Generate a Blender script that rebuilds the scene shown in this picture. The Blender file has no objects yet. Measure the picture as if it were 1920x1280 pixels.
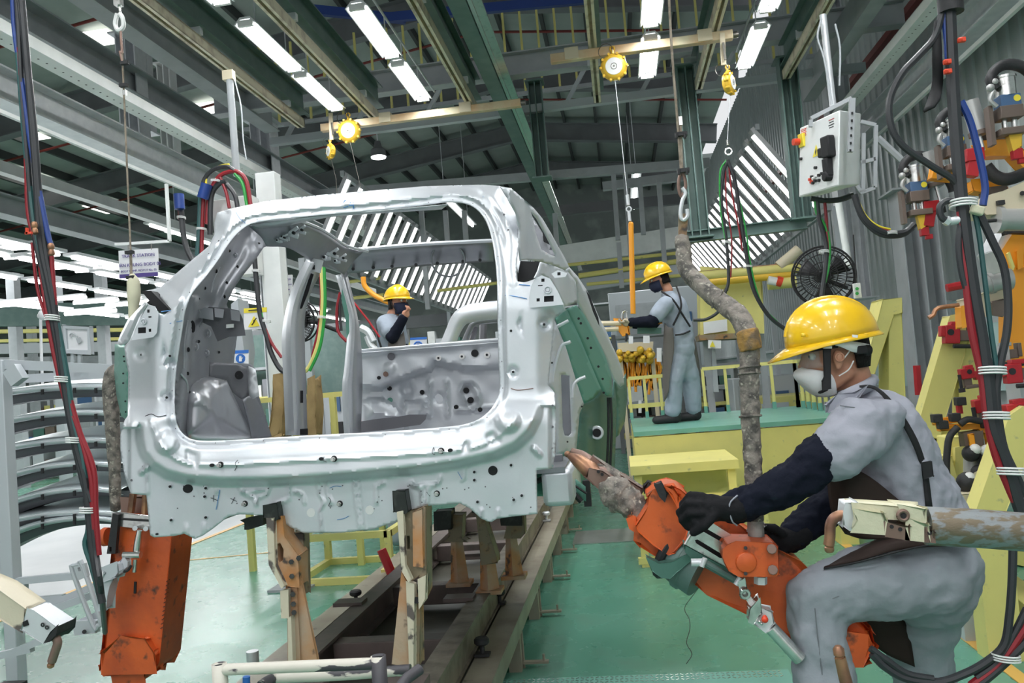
import bpy, math, random
import numpy as np
from mathutils import Vector as V, Matrix, noise
from mathutils.geometry import tessellate_polygon, delaunay_2d_cdt
random.seed(7)
SC = bpy.context.scene
COL = SC.collection
PI = math.pi
# ---------------------------------------------------------------- camera
CAM = V((0, 0, 1.55)); FPX = 1530.0
yaw, pitch, roll = math.radians(7.39), math.radians(2.85), math.radians(4.77)
FWD = V((-math.sin(yaw)*math.cos(pitch), math.cos(yaw)*math.cos(pitch), math.sin(pitch)))
_r = V((math.cos(yaw), math.sin(yaw), 0)); _u = _r.cross(FWD)
RGT = _r*math.cos(roll) - _u*math.sin(roll)
UPV = _r*math.sin(roll) + _u*math.cos(roll)
cd = bpy.data.cameras.new('camera'); cam = bpy.data.objects.new('camera', cd); COL.objects.link(cam)
cd.lens = FPX/1920*36; cd.sensor_width = 36; cd.clip_start = 0.05; cd.clip_end = 200
mw = Matrix((RGT, UPV, -FWD)).transposed().to_4x4(); mw.translation = CAM
cam.matrix_world = mw; SC.camera = cam
# ---------------------------------------------------------------- world and exposure
w = bpy.data.worlds.new('hall'); SC.world = w; w.use_nodes = True
w.node_tree.nodes['Background'].inputs[0].default_value = (0.86, 0.88, 0.90, 1)
w.node_tree.nodes['Background'].inputs[1].default_value = 0.84
SC.view_settings.view_transform = 'Standard'; SC.view_settings.look = 'None'
SC.view_settings.gamma = 1; SC.view_settings.exposure = 0.16
LAMP_W = 34
def area_lamp(loc, sx, sy, watt, rot=(0, 0, 0)):
    l = bpy.data.lights.new('lamp_light', 'AREA'); l.shape = 'RECTANGLE'; l.size = sx; l.size_y = sy
    l.energy = watt; l.color = (0.97, 0.99, 1.0)
    o = bpy.data.objects.new('lamp_light', l); o.location = loc; o.rotation_euler = rot; COL.objects.link(o)
    return o
# ---------------------------------------------------------------- pixel rays (1920x1280 frame) to world points
def ray(px, py):
    return RGT*((px-960)/FPX) - UPV*((py-640)/FPX) + FWD
def at(px, py, Y):
    d = ray(px, py); return CAM + d*(Y/d.y)
def atz(px, py, z):
    d = ray(px, py); return CAM + d*((z-CAM.z)/d.z)
def atx(px, py, x):
    d = ray(px, py); return CAM + d*(x/d.x)
def A(pts, Y=None):
    """list of (px,py) or (px,py,Y) to world points"""
    return [at(p[0], p[1], p[2] if len(p) > 2 else Y) for p in pts]
# ---------------------------------------------------------------- materials
M = {}
def mat(name, col, rough=0.5, metal=0.0, col2=None, scale=8.0, thr=(0.45, 0.6), bump=0.0, bscale=30.0, emit=0.0, detail=5.0, stretch=None, spec=0.5, alpha=1.0, trans=0.0, coat=0.0, col3=None, thr3=(0.6, 0.7), scale3=20.0, rough2=None):
    m = bpy.data.materials.new(name); m.use_nodes = True; nt = m.node_tree; N = nt.nodes; L = nt.links
    b = N['Principled BSDF']
    b.inputs['Base Color'].default_value = (*col, 1); b.inputs['Roughness'].default_value = rough
    b.inputs['Metallic'].default_value = metal; b.inputs['Specular IOR Level'].default_value = spec
    b.inputs['Coat Weight'].default_value = coat
    if emit: b.inputs['Emission Color'].default_value = (*col, 1); b.inputs['Emission Strength'].default_value = emit
    if alpha < 1: b.inputs['Alpha'].default_value = alpha
    if trans: b.inputs['Transmission Weight'].default_value = trans
    tc = None
    def coords():
        nonlocal tc
        if tc is None:
            t = N.new('ShaderNodeTexCoord'); mp = N.new('ShaderNodeMapping'); L.new(t.outputs['Object'], mp.inputs[0])
            if stretch: mp.inputs['Scale'].default_value = stretch
            tc = mp.outputs[0]
        return tc
    def ns(sc, dt=5.0):
        n = N.new('ShaderNodeTexNoise'); n.inputs['Scale'].default_value = sc; n.inputs['Detail'].default_value = dt
        L.new(coords(), n.inputs['Vector']); return n.outputs['Fac']
    def ramp(f, t):
        r = N.new('ShaderNodeMapRange'); r.inputs['From Min'].default_value = t[0]; r.inputs['From Max'].default_value = t[1]
        L.new(f, r.inputs['Value']); return r.outputs[0]
    cur = None
    if col2:
        f = ramp(ns(scale, detail), thr)
        mx = N.new('ShaderNodeMix'); mx.data_type = 'RGBA'; mx.inputs[6].default_value = (*col, 1); mx.inputs[7].default_value = (*col2, 1)
        L.new(f, mx.inputs[0]); cur = mx.outputs[2]
        if rough2 is not None:
            mr = N.new('ShaderNodeMapRange'); mr.inputs['To Min'].default_value = rough; mr.inputs['To Max'].default_value = rough2
            L.new(f, mr.inputs['Value']); L.new(mr.outputs[0], b.inputs['Roughness'])
        if col3:
            m2 = N.new('ShaderNodeMix'); m2.data_type = 'RGBA'; m2.inputs[7].default_value = (*col3, 1)
            L.new(ramp(ns(scale3), thr3), m2.inputs[0]); L.new(cur, m2.inputs[6]); cur = m2.outputs[2]
        L.new(cur, b.inputs['Base Color'])
        if emit: L.new(cur, b.inputs['Emission Color'])
    if bump:
        bp = N.new('ShaderNodeBump'); bp.inputs['Strength'].default_value = bump; bp.inputs['Distance'].default_value = 0.01
        L.new(ns(bscale), bp.inputs['Height']); L.new(bp.outputs[0], b.inputs['Normal'])
    M[name] = m; return m
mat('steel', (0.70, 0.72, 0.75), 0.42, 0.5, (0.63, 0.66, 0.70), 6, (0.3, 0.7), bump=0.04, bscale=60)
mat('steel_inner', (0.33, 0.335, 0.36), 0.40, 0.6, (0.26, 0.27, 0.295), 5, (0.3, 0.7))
mat('steel_dark', (0.16, 0.16, 0.175), 0.45, 0.4)
mat('hole_black', (0.008, 0.008, 0.01), 0.7)
mat('green_tint', (0.14, 0.34, 0.27), 0.4, 0.3)
mat('galv', (0.74, 0.76, 0.78), 0.4, 0.4, (0.64, 0.66, 0.69), 12, (0.3, 0.7))
mat('chrome', (0.72, 0.72, 0.70), 0.22, 0.95, (0.4, 0.39, 0.37), 25, (0.5, 0.8))
mat('white_paint', (0.82, 0.84, 0.83), 0.5, 0, (0.74, 0.76, 0.75), 5, (0.4, 0.7))
mat('grey_paint', (0.42, 0.44, 0.46), 0.55, 0, (0.36, 0.38, 0.40), 5, (0.4, 0.7))
mat('light_grey', (0.50, 0.53, 0.56), 0.5, 0.1)
mat('green_beam', (0.10, 0.17, 0.155), 0.45, 0, (0.14, 0.21, 0.19), 6, (0.4, 0.7))
mat('rail_cream', (0.78, 0.71, 0.54), 0.38, 0.25, (0.42, 0.33, 0.24), 9, (0.5, 0.75))
mat('crossrail', (0.62, 0.42, 0.24), 0.4, 0.3, (0.72, 0.66, 0.46), 4, (0.4, 0.7))
mat('rail_dark', (0.20, 0.19, 0.17), 0.3, 0.8)
mat('roof_deck', (0.36, 0.40, 0.375), 0.75, 0, (0.30, 0.34, 0.32), 1.5, (0.3, 0.7))
mat('purlin', (0.055, 0.06, 0.06), 0.7)
mat('rafter', (0.15, 0.155, 0.165), 0.6, 0, (0.18, 0.19, 0.20), 2, (0.4, 0.7))
mat('skylight', (1.0, 0.97, 0.92), 0.5, emit=1.8)
mat('tube', (1.0, 1.0, 1.0), 0.5, emit=6.0)
mat('tube_soft', (1.0, 1.0, 1.0), 0.5, emit=3.0)
mat('reflector_dull', (0.42, 0.43, 0.44), 0.35, 0.5)
mat('reflector', (0.85, 0.87, 0.88), 0.35, 0.3)
mat('white_gloss', (0.80, 0.80, 0.79), 0.35)
mat('yellow_helmet', (0.90, 0.56, 0.012), 0.28, 0, (0.84, 0.50, 0.012), 3, (0.4, 0.7), coat=0.4)
mat('balancer_yellow', (0.80, 0.50, 0.05), 0.35, 0.1)
mat('pale_yellow', (0.74, 0.67, 0.22), 0.5, 0, (0.68, 0.62, 0.21), 4, (0.4, 0.7), col3=(0.42, 0.42, 0.20), thr3=(0.66, 0.75), scale3=14)
mat('orange', (0.66, 0.115, 0.022), 0.45, 0, (0.46, 0.075, 0.02), 5, (0.4, 0.65), bump=0.12, bscale=40, col3=(0.08, 0.035, 0.022), thr3=(0.58, 0.70), scale3=16)
mat('robot_orange', (0.86, 0.34, 0.02), 0.4)
mat('hose_black', (0.028, 0.030, 0.034), 0.42)
mat('hose_red', (0.27, 0.012, 0.02), 0.42)
mat('hose_blue', (0.015, 0.05, 0.24), 0.42)
mat('hose_green', (0.03, 0.34, 0.06), 0.42)
mat('hose_teal', (0.03, 0.10, 0.10), 0.42)
mat('rubber', (0.018, 0.018, 0.02), 0.6, bump=0.2, bscale=60)
mat('strap_black', (0.012, 0.012, 0.014), 0.75)
mat('insul', (0.25, 0.22, 0.19), 0.75, 0, (0.085, 0.078, 0.07), 30, (0.42, 0.60), bump=1.0, bscale=34, col3=(0.46, 0.42, 0.35), thr3=(0.56, 0.70), scale3=60)
mat('insul_orange', (0.36, 0.20, 0.05), 0.75, 0, (0.14, 0.10, 0.06), 26, (0.45, 0.6), bump=0.8, bscale=40)
mat('chalk_pipe', (0.40, 0.40, 0.38), 0.6, 0.3, (0.20, 0.20, 0.19), 20, (0.4, 0.6), bump=0.3)
mat('copper', (0.46, 0.24, 0.13), 0.4, 0.6, (0.20, 0.10, 0.07), 12, (0.4, 0.65))
mat('copper_dull', (0.25, 0.16, 0.13), 0.45, 0.5)
mat('masking', (0.66, 0.63, 0.46), 0.8, bump=0.5, bscale=30)
mat('worn_arm', (0.26, 0.28, 0.29), 0.5, 0.4, (0.20, 0.16, 0.11), 60, (0.46, 0.54), bump=0.3, bscale=60, stretch=(0.5, 1, 1))
mat('chipped', (0.70, 0.66, 0.58), 0.5, 0, (0.07, 0.065, 0.075), 9, (0.505, 0.52), bump=0.15, detail=8, stretch=(0.35, 1, 1))
mat('rust_fixture', (0.46, 0.34, 0.24), 0.6, 0, (0.50, 0.21, 0.06), 5, (0.40, 0.62), bump=0.2, col3=(0.07, 0.05, 0.04), thr3=(0.60, 0.68), scale3=12)
mat('olive_fixture', (0.26, 0.21, 0.14), 0.6, 0.1, (0.36, 0.19, 0.07), 7, (0.5, 0.65), bump=0.2, col3=(0.05, 0.045, 0.04), thr3=(0.55, 0.66), scale3=14)
mat('cream_chip', (0.62, 0.56, 0.43), 0.55, 0, (0.12, 0.10, 0.09), 10, (0.56, 0.60), bump=0.2)
mat('skid', (0.165, 0.125, 0.115), 0.5, 0.1, (0.10, 0.085, 0.075), 6, (0.4, 0.7), bump=0.1)
mat('skid_top', (0.23, 0.20, 0.155), 0.45, 0.15, (0.12, 0.10, 0.08), 10, (0.4, 0.65), bump=0.2)
mat('conveyor', (0.34, 0.31, 0.24), 0.42, 0.1, (0.24, 0.20, 0.15), 5, (0.4, 0.7), col3=(0.08, 0.07, 0.05), thr3=(0.66, 0.75), scale3=9)
mat('pit', (0.13, 0.125, 0.10), 0.35, 0.2, (0.085, 0.08, 0.065), 3, (0.4, 0.7))
mat('block_black', (0.02, 0.024, 0.022), 0.5, 0.2, (0.05, 0.055, 0.05), 30, (0.5, 0.7))
mat('shirt', (0.34, 0.35, 0.405), 0.85, bump=0.6, bscale=14)
mat('trouser', (0.285, 0.31, 0.345), 0.85, bump=0.6, bscale=14)
mat('shirt_far', (0.32, 0.37, 0.44), 0.85, bump=0.2, bscale=9)
mat('navy', (0.010, 0.012, 0.022), 0.9, spec=0.12, bump=0.5, bscale=22)
mat('glove', (0.010, 0.010, 0.012), 0.8, spec=0.2, bump=0.4, bscale=30)
mat('glove_tan', (0.46, 0.40, 0.30), 0.8)
mat('apron', (0.030, 0.019, 0.016), 0.7, spec=0.2, bump=0.2, bscale=8)
mat('apron_grey', (0.12, 0.11, 0.10), 0.6)
mat('skin', (0.50, 0.245, 0.155), 0.55, 0, (0.44, 0.20, 0.125), 10, (0.4, 0.7))
mat('hair', (0.010, 0.008, 0.007), 0.7, spec=0.2, bump=0.5, bscale=120)
mat('mask_white', (0.74, 0.75, 0.76), 0.8, bump=0.12, bscale=20)
mat('mask_navy', (0.012, 0.018, 0.05), 0.8)
mat('goggle', (0.75, 0.80, 0.84), 0.05, alpha=0.13)
mat('boot', (0.02, 0.02, 0.022), 0.6)
mat('red', (0.42, 0.012, 0.02), 0.4)
mat('red_bright', (0.75, 0.06, 0.02), 0.4)
mat('brown_block', (0.16, 0.12, 0.10), 0.5, 0.2)
mat('cream_cast', (0.66, 0.58, 0.42), 0.45)
mat('cyl_grey', (0.46, 0.46, 0.45), 0.35, 0.4)
mat('blue_steel', (0.06, 0.13, 0.26), 0.45)
mat('yellow_sign', (0.85, 0.70, 0.05), 0.5)
mat('blue_sign', (0.03, 0.16, 0.55), 0.5)
mat('purple_ink', (0.09, 0.06, 0.25), 0.5)
mat('ink_black', (0.02, 0.02, 0.03), 0.6)
mat('ink_blue', (0.10, 0.28, 0.60), 0.5)
mat('rope', (0.34, 0.28, 0.22), 0.8, 0, (0.20, 0.16, 0.12), 40, (0.4, 0.6))
mat('wall_panel', (0.50, 0.54, 0.55), 0.45, 0.15, (0.44, 0.48, 0.49), 1.5, (0.35, 0.7))
mat('plate_green', (0.16, 0.40, 0.32), 0.4, 0.0, (0.13, 0.34, 0.27), 3, (0.4, 0.7))
mat('glass_tint', (0.55, 0.72, 0.72), 0.3)
mat('tarp', (0.36, 0.25, 0.11), 0.8, 0, (0.22, 0.14, 0.06), 5, (0.4, 0.7), bump=0.6, bscale=8)
mat('red_pipe', (0.22, 0.03, 0.025), 0.5)
mat('seam', (0.17, 0.18, 0.20), 0.8)
mat('dark_room', (0.26, 0.29, 0.28), 0.8, 0, (0.42, 0.46, 0.44), 0.9, (0.5, 0.7))
mat('roof_panel', (0.62, 0.68, 0.70), 0.28, 0.6)
mat('tag_white', (0.80, 0.80, 0.82), 0.6)
# ---------------------------------------------------------------- mesh builder
def crom(pts, n, closed=False):
    """Catmull-Rom through pts, n segments each"""
    pts = [V(p) for p in pts]
    if len(pts) < 3 and not closed:
        return [pts[0].lerp(pts[-1], i/max(1, n)) for i in range(n+1)]
    out = []; m = len(pts)
    for i in range(m if closed else m-1):
        p1 = pts[i]; p2 = pts[(i+1) % m]
        p0 = pts[i-1] if (i > 0 or closed) else p1*2-p2
        p3 = pts[(i+2) % m] if (i+2 < m or closed) else p2*2-p1
        for k in range(n):
            t = k/n
            out.append(0.5*((2*p1)+(p2-p0)*t+(2*p0-5*p1+4*p2-p3)*t*t+(3*p1-p0-3*p2+p3)*t**3))
    if not closed: out.append(pts[-1].copy())
    return out
def frame(d):
    d = d.normalized(); a = V((0, 0, 1)) if abs(d.z) < 0.9 else V((0, 1, 0))
    x = a.cross(d).normalized(); return x, d.cross(x)
class MB:
    def __init__(s): s.v = []; s.f = []
    def add(s, vs, fs):
        o = len(s.v); s.v += [V(p) for p in vs]; s.f += [tuple(i+o for i in f) for f in fs]; return s
    def box(s, c, sz, rot=None):
        c = V(c); R = rot if rot is not None else Matrix.Identity(3)
        vs = [c + R @ V((x*sz[0]/2, y*sz[1]/2, z*sz[2]/2)) for x in (-1, 1) for y in (-1, 1) for z in (-1, 1)]
        return s.add(vs, [(0, 1, 3, 2), (4, 6, 7, 5), (0, 4, 5, 1), (2, 3, 7, 6), (0, 2, 6, 4), (1, 5, 7, 3)])
    def bar(s, a, b, w, h, up=(0, 0, 1)):
        a = V(a); b = V(b); d = (b-a); L = d.length; d.normalize(); up = V(up)
        if abs(d.dot(up)) > 0.98: up = V((0, 1, 0))
        x = d.cross(up).normalized(); z = x.cross(d)
        return s.box((a+b)/2, (w, L, h), Matrix((x, d, z)).transposed())
    def ibeam(s, a, b, w, h, t=0.015, up=(0, 0, 1)):
        a = V(a); b = V(b); d = (b-a).normalized(); up = V(up)
        if abs(d.dot(up)) > 0.98: up = V((0, 1, 0))
        x = d.cross(up).normalized(); z = x.cross(d)
        s.bar(a+z*(h/2), b+z*(h/2), w, t, up); s.bar(a-z*(h/2), b-z*(h/2), w, t, up); s.bar(a, b, t, h, up); return s
    def tube(s, pts, r, seg=8, smooth=0, cap=True):
        pts = [V(p) for p in pts]
        n0 = len(pts)
        rs = list(r) if isinstance(r, (list, tuple)) else None
        if smooth and n0 > 2:
            pts2 = crom(pts, smooth)
            if rs: rs = [rs[min(n0-2, i//smooth)]*(1-(i % smooth)/smooth)+rs[min(n0-1, i//smooth+1)]*((i % smooth)/smooth) for i in range(len(pts2))]
            pts = pts2
        if rs is None: rs = [r]*len(pts)
        o = len(s.v); x = None
        for i, p in enumerate(pts):
            d = (pts[min(i+1, len(pts)-1)]-pts[max(i-1, 0)])
            if d.length < 1e-9: d = V((0, 0, 1))
            d.normalize()
            if x is None: x, y = frame(d)
            else:
                x = (x-d*x.dot(d))
                if x.length < 1e-6: x, y = frame(d)
                x.normalize(); y = d.cross(x)
            for k in range(seg):
                a = 2*PI*k/seg; s.v.append(p+(x*math.cos(a)+y*math.sin(a))*rs[i])
        m = len(pts)
        for i in range(m-1):
            for k in range(seg):
                k2 = (k+1) % seg
                s.f.append((o+i*seg+k, o+i*seg+k2, o+(i+1)*seg+k2, o+(i+1)*seg+k))
        if cap:
            s.f.append(tuple(o+k for k in reversed(range(seg)))); s.f.append(tuple(o+(m-1)*seg+k for k in range(seg)))
        return s
    def cyl(s, a, b, r, r2=None, seg=16):
        return s.tube([a, b], [r, r if r2 is None else r2], seg)
    def ring(s, c, n, R, r, seg=24, sg=6):
        c = V(c); x, y = frame(V(n))
        pts = [c+(x*math.cos(2*PI*i/seg)+y*math.sin(2*PI*i/seg))*R for i in range(seg+1)]
        return s.tube(pts, r, sg, cap=False)
    def sphere(s, c, r, seg=12, rings=8, R=None):
        c = V(c); r = V(r) if not isinstance(r, (int, float)) else V((r, r, r)); R = R or Matrix.Identity(3); o = len(s.v)
        for i in range(1, rings):
            t = PI*i/rings
            for k in range(seg):
                a = 2*PI*k/seg
                s.v.append(c+R@V((r.x*math.sin(t)*math.cos(a), r.y*math.sin(t)*math.sin(a), r.z*math.cos(t))))
        s.v += [c+R@V((0, 0, r.z)), c-R@V((0, 0, r.z))]; tp = len(s.v)-2; bt = tp+1
        for i in range(rings-2):
            for k in range(seg):
                k2 = (k+1) % seg
                s.f.append((o+i*seg+k, o+(i+1)*seg+k, o+(i+1)*seg+k2, o+i*seg+k2))
        for k in range(seg):
            k2 = (k+1) % seg
            s.f.append((tp, o+k, o+k2)); s.f.append((bt, o+(rings-2)*seg+k2, o+(rings-2)*seg+k))
        return s
    def lathe(s, a, axis, prof, seg=24):
        """prof: list of (distance along axis, radius)"""
        a = V(a); d = V(axis).normalized(); x, y = frame(d); o = len(s.v)
        for (h, r) in prof:
            for k in range(seg):
                t = 2*PI*k/seg; s.v.append(a+d*h+(x*math.cos(t)+y*math.sin(t))*r)
        for i in range(len(prof)-1):
            for k in range(seg):
                k2 = (k+1) % seg; s.f.append((o+i*seg+k, o+i*seg+k2, o+(i+1)*seg+k2, o+(i+1)*seg+k))
        s.f.append(tuple(o+k for k in reversed(range(seg)))); s.f.append(tuple(o+(len(prof)-1)*seg+k for k in range(seg)))
        return s
    def prism(s, loop, ext, holes=()):
        """closed 3-D outline (and holes) extruded by a vector"""
        ext = V(ext); loops = [[V(p) for p in loop]]+[[V(p) for p in h] for h in holes]
        tris = tessellate_polygon(loops); flat = [p for l in loops for p in l]; n = len(flat); o = len(s.v)
        s.v += flat + [p+ext for p in flat]
        for t in tris: s.f.append(tuple(o+i for i in t)); s.f.append(tuple(o+n+i for i in reversed(t)))
        k = 0
        for l in loops:
            m = len(l)
            for i in range(m): a = o+k+i; b = o+k+(i+1) % m; s.f.append((a, b, b+n, a+n))
            k += m
        return s
    def loft(s, rows, nu=0, nv=0, closed=False):
        """rows of world points; smoothed along and across"""
        rows = [[V(p) for p in r] for r in rows]
        if nu: rows = [crom(r, nu) for r in rows]
        if nv:
            cols = [crom([r[i] for r in rows], nv) for i in range(len(rows[0]))]
            rows = [[c[j] for c in cols] for j in range(len(cols[0]))]
        o = len(s.v); n = len(rows[0])
        for r in rows: s.v += r
        for j in range(len(rows)-1):
            for i in range(n if closed else n-1):
                i2 = (i+1) % n
                s.f.append((o+j*n+i, o+j*n+i2, o+(j+1)*n+i2, o+(j+1)*n+i))
        return s
    def build(s, name, m, parent=None, smooth=40, bevel=0, solid=0, off=None, **kw):
        if parent is not None:
            base = parent
            loc = V((0, 0, 0))
            while base is not None: loc += base.location; base = base.parent
        else:
            loc = V(kw.pop('loc')) if 'loc' in kw else V((0, 0, 0))
        me = bpy.data.meshes.new(name); me.from_pydata([p-loc for p in s.v], [], s.f)
        if smooth:
            me.polygons.foreach_set('use_smooth', [True]*len(me.polygons))
            me.set_sharp_from_angle(angle=math.radians(smooth))
        me.materials.append(M[m] if isinstance(m, str) else m)
        ob = bpy.data.objects.new(name, me); COL.objects.link(ob)
        if parent is not None: ob.parent = parent
        else: ob.location = loc
        if bevel:
            md = ob.modifiers.new('b', 'BEVEL'); md.width = bevel; md.segments = 2; md.limit_method = 'ANGLE'
        if solid:
            md = ob.modifiers.new('s', 'SOLIDIFY'); md.thickness = solid; md.offset = 0 if off is None else off
        if kw: tag(ob, **kw)
        return ob
def ordw(n):
    u = 'first second third fourth fifth sixth seventh eighth ninth tenth eleventh twelfth thirteenth fourteenth fifteenth sixteenth seventeenth eighteenth nineteenth'.split()
    if n < 20: return u[n-1]
    return {20: 'twentieth', 30: 'thirtieth'}.get(n) or ('twenty-' if n < 30 else 'thirty-')+u[n % 10-1]
def tag(o, label=None, cat=None, group=None, kind=None):
    if label: o['label'] = label
    if cat: o['category'] = cat
    if group: o['group'] = group
    if kind: o['kind'] = kind
    return o
def thing(name, label, cat, loc=(0, 0, 0), group=None):
    o = bpy.data.objects.new(name, None); COL.objects.link(o); o.location = loc; o.empty_display_size = 0.05
    return tag(o, label, cat, group)
def dup(root, loc, label=None, rotz=None, group=None):
    r = root.copy(); COL.objects.link(r); r.location = loc
    if rotz is not None: r.rotation_euler = (0, 0, rotz)
    if label: r['label'] = label
    if group: r['group'] = group
    for ch in list(root.children):
        c = ch.copy(); COL.objects.link(c); c.parent = r
        for g in list(ch.children):
            d = g.copy(); COL.objects.link(d); d.parent = c
    return r
def text(name, body, size, m, org, xdir, ydir, parent=None, ext=0.001, align='CENTER'):
    """flat lettering as a mesh, standing at org"""
    cu = bpy.data.curves.new(name, 'FONT'); cu.body = body; cu.size = size; cu.extrude = ext; cu.align_x = align; cu.align_y = 'CENTER'; cu.resolution_u = 2
    t = bpy.data.objects.new(name, cu); COL.objects.link(t); bpy.context.view_layer.update()
    me = bpy.data.meshes.new_from_object(t.evaluated_get(bpy.context.evaluated_depsgraph_get())); bpy.data.objects.remove(t)
    x = V(xdir).normalized(); y = V(ydir).normalized(); z = x.cross(y)
    R = Matrix((x, y, z)).transposed().to_4x4(); R.translation = V(org)
    if parent is not None: R.translation -= parent.location if parent.parent is None else parent.location+parent.parent.location
    me.transform(R); me.materials.clear(); me.materials.append(M[m])
    ob = bpy.data.objects.new(name, me); COL.objects.link(ob)
    if parent is not None: ob.parent = parent
    return ob
def sdist(P, poly, closed=False):
    """distance of points P (n,2) to polyline"""
    P = np.asarray(P, float); Q = np.asarray(poly, float)
    if closed: Q = np.vstack([Q, Q[:1]])
    d = np.full(len(P), 1e9)
    for a, b in zip(Q[:-1], Q[1:]):
        ab = b-a; L = (ab@ab) or 1e-9
        t = np.clip(((P-a)@ab)/L, 0, 1); d = np.minimum(d, np.hypot(*(P-(a+t[:, None]*ab)).T))
    return d
def inside(P, poly):
    P = np.asarray(P, float); x, y = P.T; r = np.zeros(len(P), bool); n = len(poly)
    for i in range(n):
        x1, y1 = poly[i][:2]; x2, y2 = poly[(i+1) % n][:2]
        c = ((y1 > y) != (y2 > y)) & (x < (x2-x1)*(y-y1)/((y2-y1) or 1e-9)+x1); r ^= c
    return r
def sstep(a, b, x):
    t = np.clip((x-a)/(b-a), 0, 1); return t*t*(3-2*t)
def dense(poly, step):
    out = []
    n = len(poly)
    for i in range(n):
        a = V(poly[i][:2]); b = V(poly[(i+1) % n][:2]); k = max(1, int((b-a).length/step))
        out += [tuple(a.lerp(b, j/k)) for j in range(k)]
    return out
def spl(poly, n=6):
    return [tuple(p)[:2] for p in crom([(x, y, 0) for x, y in poly], n, True)]
def stamped(outer, holes, depth, step=6, extra=()):
    """pressed sheet: outline and holes in pixels, trimmed triangulation, depth(P)->Y for each point"""
    loops = [dense(outer, step)]+[dense(h, step) for h in holes]
    pts = []; edges = []
    for l in loops:
        o = len(pts); pts += l; edges += [(o+i, o+(i+1) % len(l)) for i in range(len(l))]
    xs = [p[0] for p in outer]; ys = [p[1] for p in outer]
    gx, gy = np.meshgrid(np.arange(min(xs), max(xs), step), np.arange(min(ys), max(ys), step))
    gx = gx + (np.arange(gx.shape[0]) % 2)[:, None]*step*0.5
    G = np.stack([gx.ravel(), gy.ravel()], 1)
    ok = inside(G, outer)
    for h in holes: ok &= ~inside(G, h)
    G = G[ok]
    bd = np.full(len(G), 1e9)
    for l in loops: bd = np.minimum(bd, sdist(G, l, True))
    G = G[bd > step*0.45]
    pts += [tuple(g) for g in G]
    for e in extra: pts += [tuple(p) for p in e]
    vs, es, fs, *_ = delaunay_2d_cdt([V(p) for p in pts], edges, [], 0, 0.01)
    Pn = np.array([tuple(v) for v in vs]); cen = np.array([Pn[list(f)].mean(0) for f in fs])
    keep = inside(cen, outer)
    for h in holes: keep &= ~inside(cen, h)
    Y = depth(Pn)
    mb = MB(); mb.v = [at(p[0], p[1], float(y)) for p, y in zip(Pn, Y)]
    mb.f = [tuple(f) for f, k in zip(fs, keep) if k]
    # face the camera
    out = []
    for f in mb.f:
        a, b, c = (mb.v[i] for i in f[:3]); n = (b-a).cross(c-a)
        out.append(f if n.dot(CAM-a) > 0 else tuple(reversed(f)))
    mb.f = out
    return mb
# ================================================================ the shell of the hall
XW = 3.9
def struct(name, mb, m, **k):
    return tag(mb.build(name, m, **k), kind='structure')
# floor: green epoxy
fm = bpy.data.materials.new('floor_epoxy'); fm.use_nodes = True; nt = fm.node_tree; N = nt.nodes; L = nt.links
b = N['Principled BSDF']; b.inputs['Roughness'].default_value = 0.24
tcn = N.new('ShaderNodeTexCoord'); n1 = N.new('ShaderNodeTexNoise'); n1.inputs['Scale'].default_value = 0.9; n1.inputs['Detail'].default_value = 6
L.new(tcn.outputs['Object'], n1.inputs['Vector'])
cr = N.new('ShaderNodeValToRGB'); cr.color_ramp.elements[0].position = 0.3; cr.color_ramp.elements[0].color = (0.075, 0.24, 0.165, 1)
cr.color_ramp.elements[1].position = 0.7; cr.color_ramp.elements[1].color = (0.115, 0.31, 0.225, 1)
L.new(n1.outputs['Fac'], cr.inputs[0])
n2 = N.new('ShaderNodeTexNoise'); n2.inputs['Scale'].default_value = 3.5; n2.inputs['Detail'].default_value = 9; L.new(tcn.outputs['Object'], n2.inputs['Vector'])
mx = N.new('ShaderNodeMix'); mx.data_type = 'RGBA'; mx.inputs[7].default_value = (0.13, 0.20, 0.15, 1); L.new(cr.outputs[0], mx.inputs[6])
mr = N.new('ShaderNodeMapRange'); mr.inputs[1].default_value = 0.55; mr.inputs[2].default_value = 1.1; L.new(n2.outputs['Fac'], mr.inputs[0]); L.new(mr.outputs[0], mx.inputs[0])
L.new(mx.outputs[2], b.inputs['Base Color'])
mr2 = N.new('ShaderNodeMapRange'); mr2.inputs[3].default_value = 0.18; mr2.inputs[4].default_value = 0.36; L.new(n2.outputs['Fac'], mr2.inputs[0]); L.new(mr2.outputs[0], b.inputs['Roughness'])
M['floor'] = fm
mat('floor_white', (0.62, 0.63, 0.64), 0.3, 0, (0.52, 0.54, 0.55), 1.2, (0.4, 0.7))
mat('line_orange', (0.72, 0.42, 0.10), 0.4)
mat('plate_steel', (0.42, 0.45, 0.43), 0.3, 0.7, (0.34, 0.38, 0.35), 4, (0.4, 0.7))
fl = struct('floor', MB().box((-8, 16, -0.05), (46, 50, 0.1)), 'floor')
MB().box((-8.2, 16, 0.002), (6.2, 50, 0.004)).build('aisle_coating', 'floor_white', fl)
for x in (-5.06, -11.34, 1.69):
    MB().box((x, 16, 0.0035), (0.07, 50, 0.005)).build('painted_line', 'line_orange', fl)
MB().bar((-5.0, 7.9, 0.003), (-3.4, 8.2, 0.003), 0.03, 0.004).build('painted_line', 'line_orange', fl)
ck = []
for (x, y) in [(1288, 1244), (1300, 1225), (1286, 1205), (1296, 1180), (1292, 1160), (1284, 1140), (1300, 1118), (1320, 1090), (1345, 1070)]:
    ck.append(atz(x, y, 0.001)+V((random.uniform(-.01, .01), 0, 0)))
MB().tube(ck, 0.0022, 4, 3).build('crack', 'rubber', fl)
p0 = atz(1075, 1015, 0)
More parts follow.
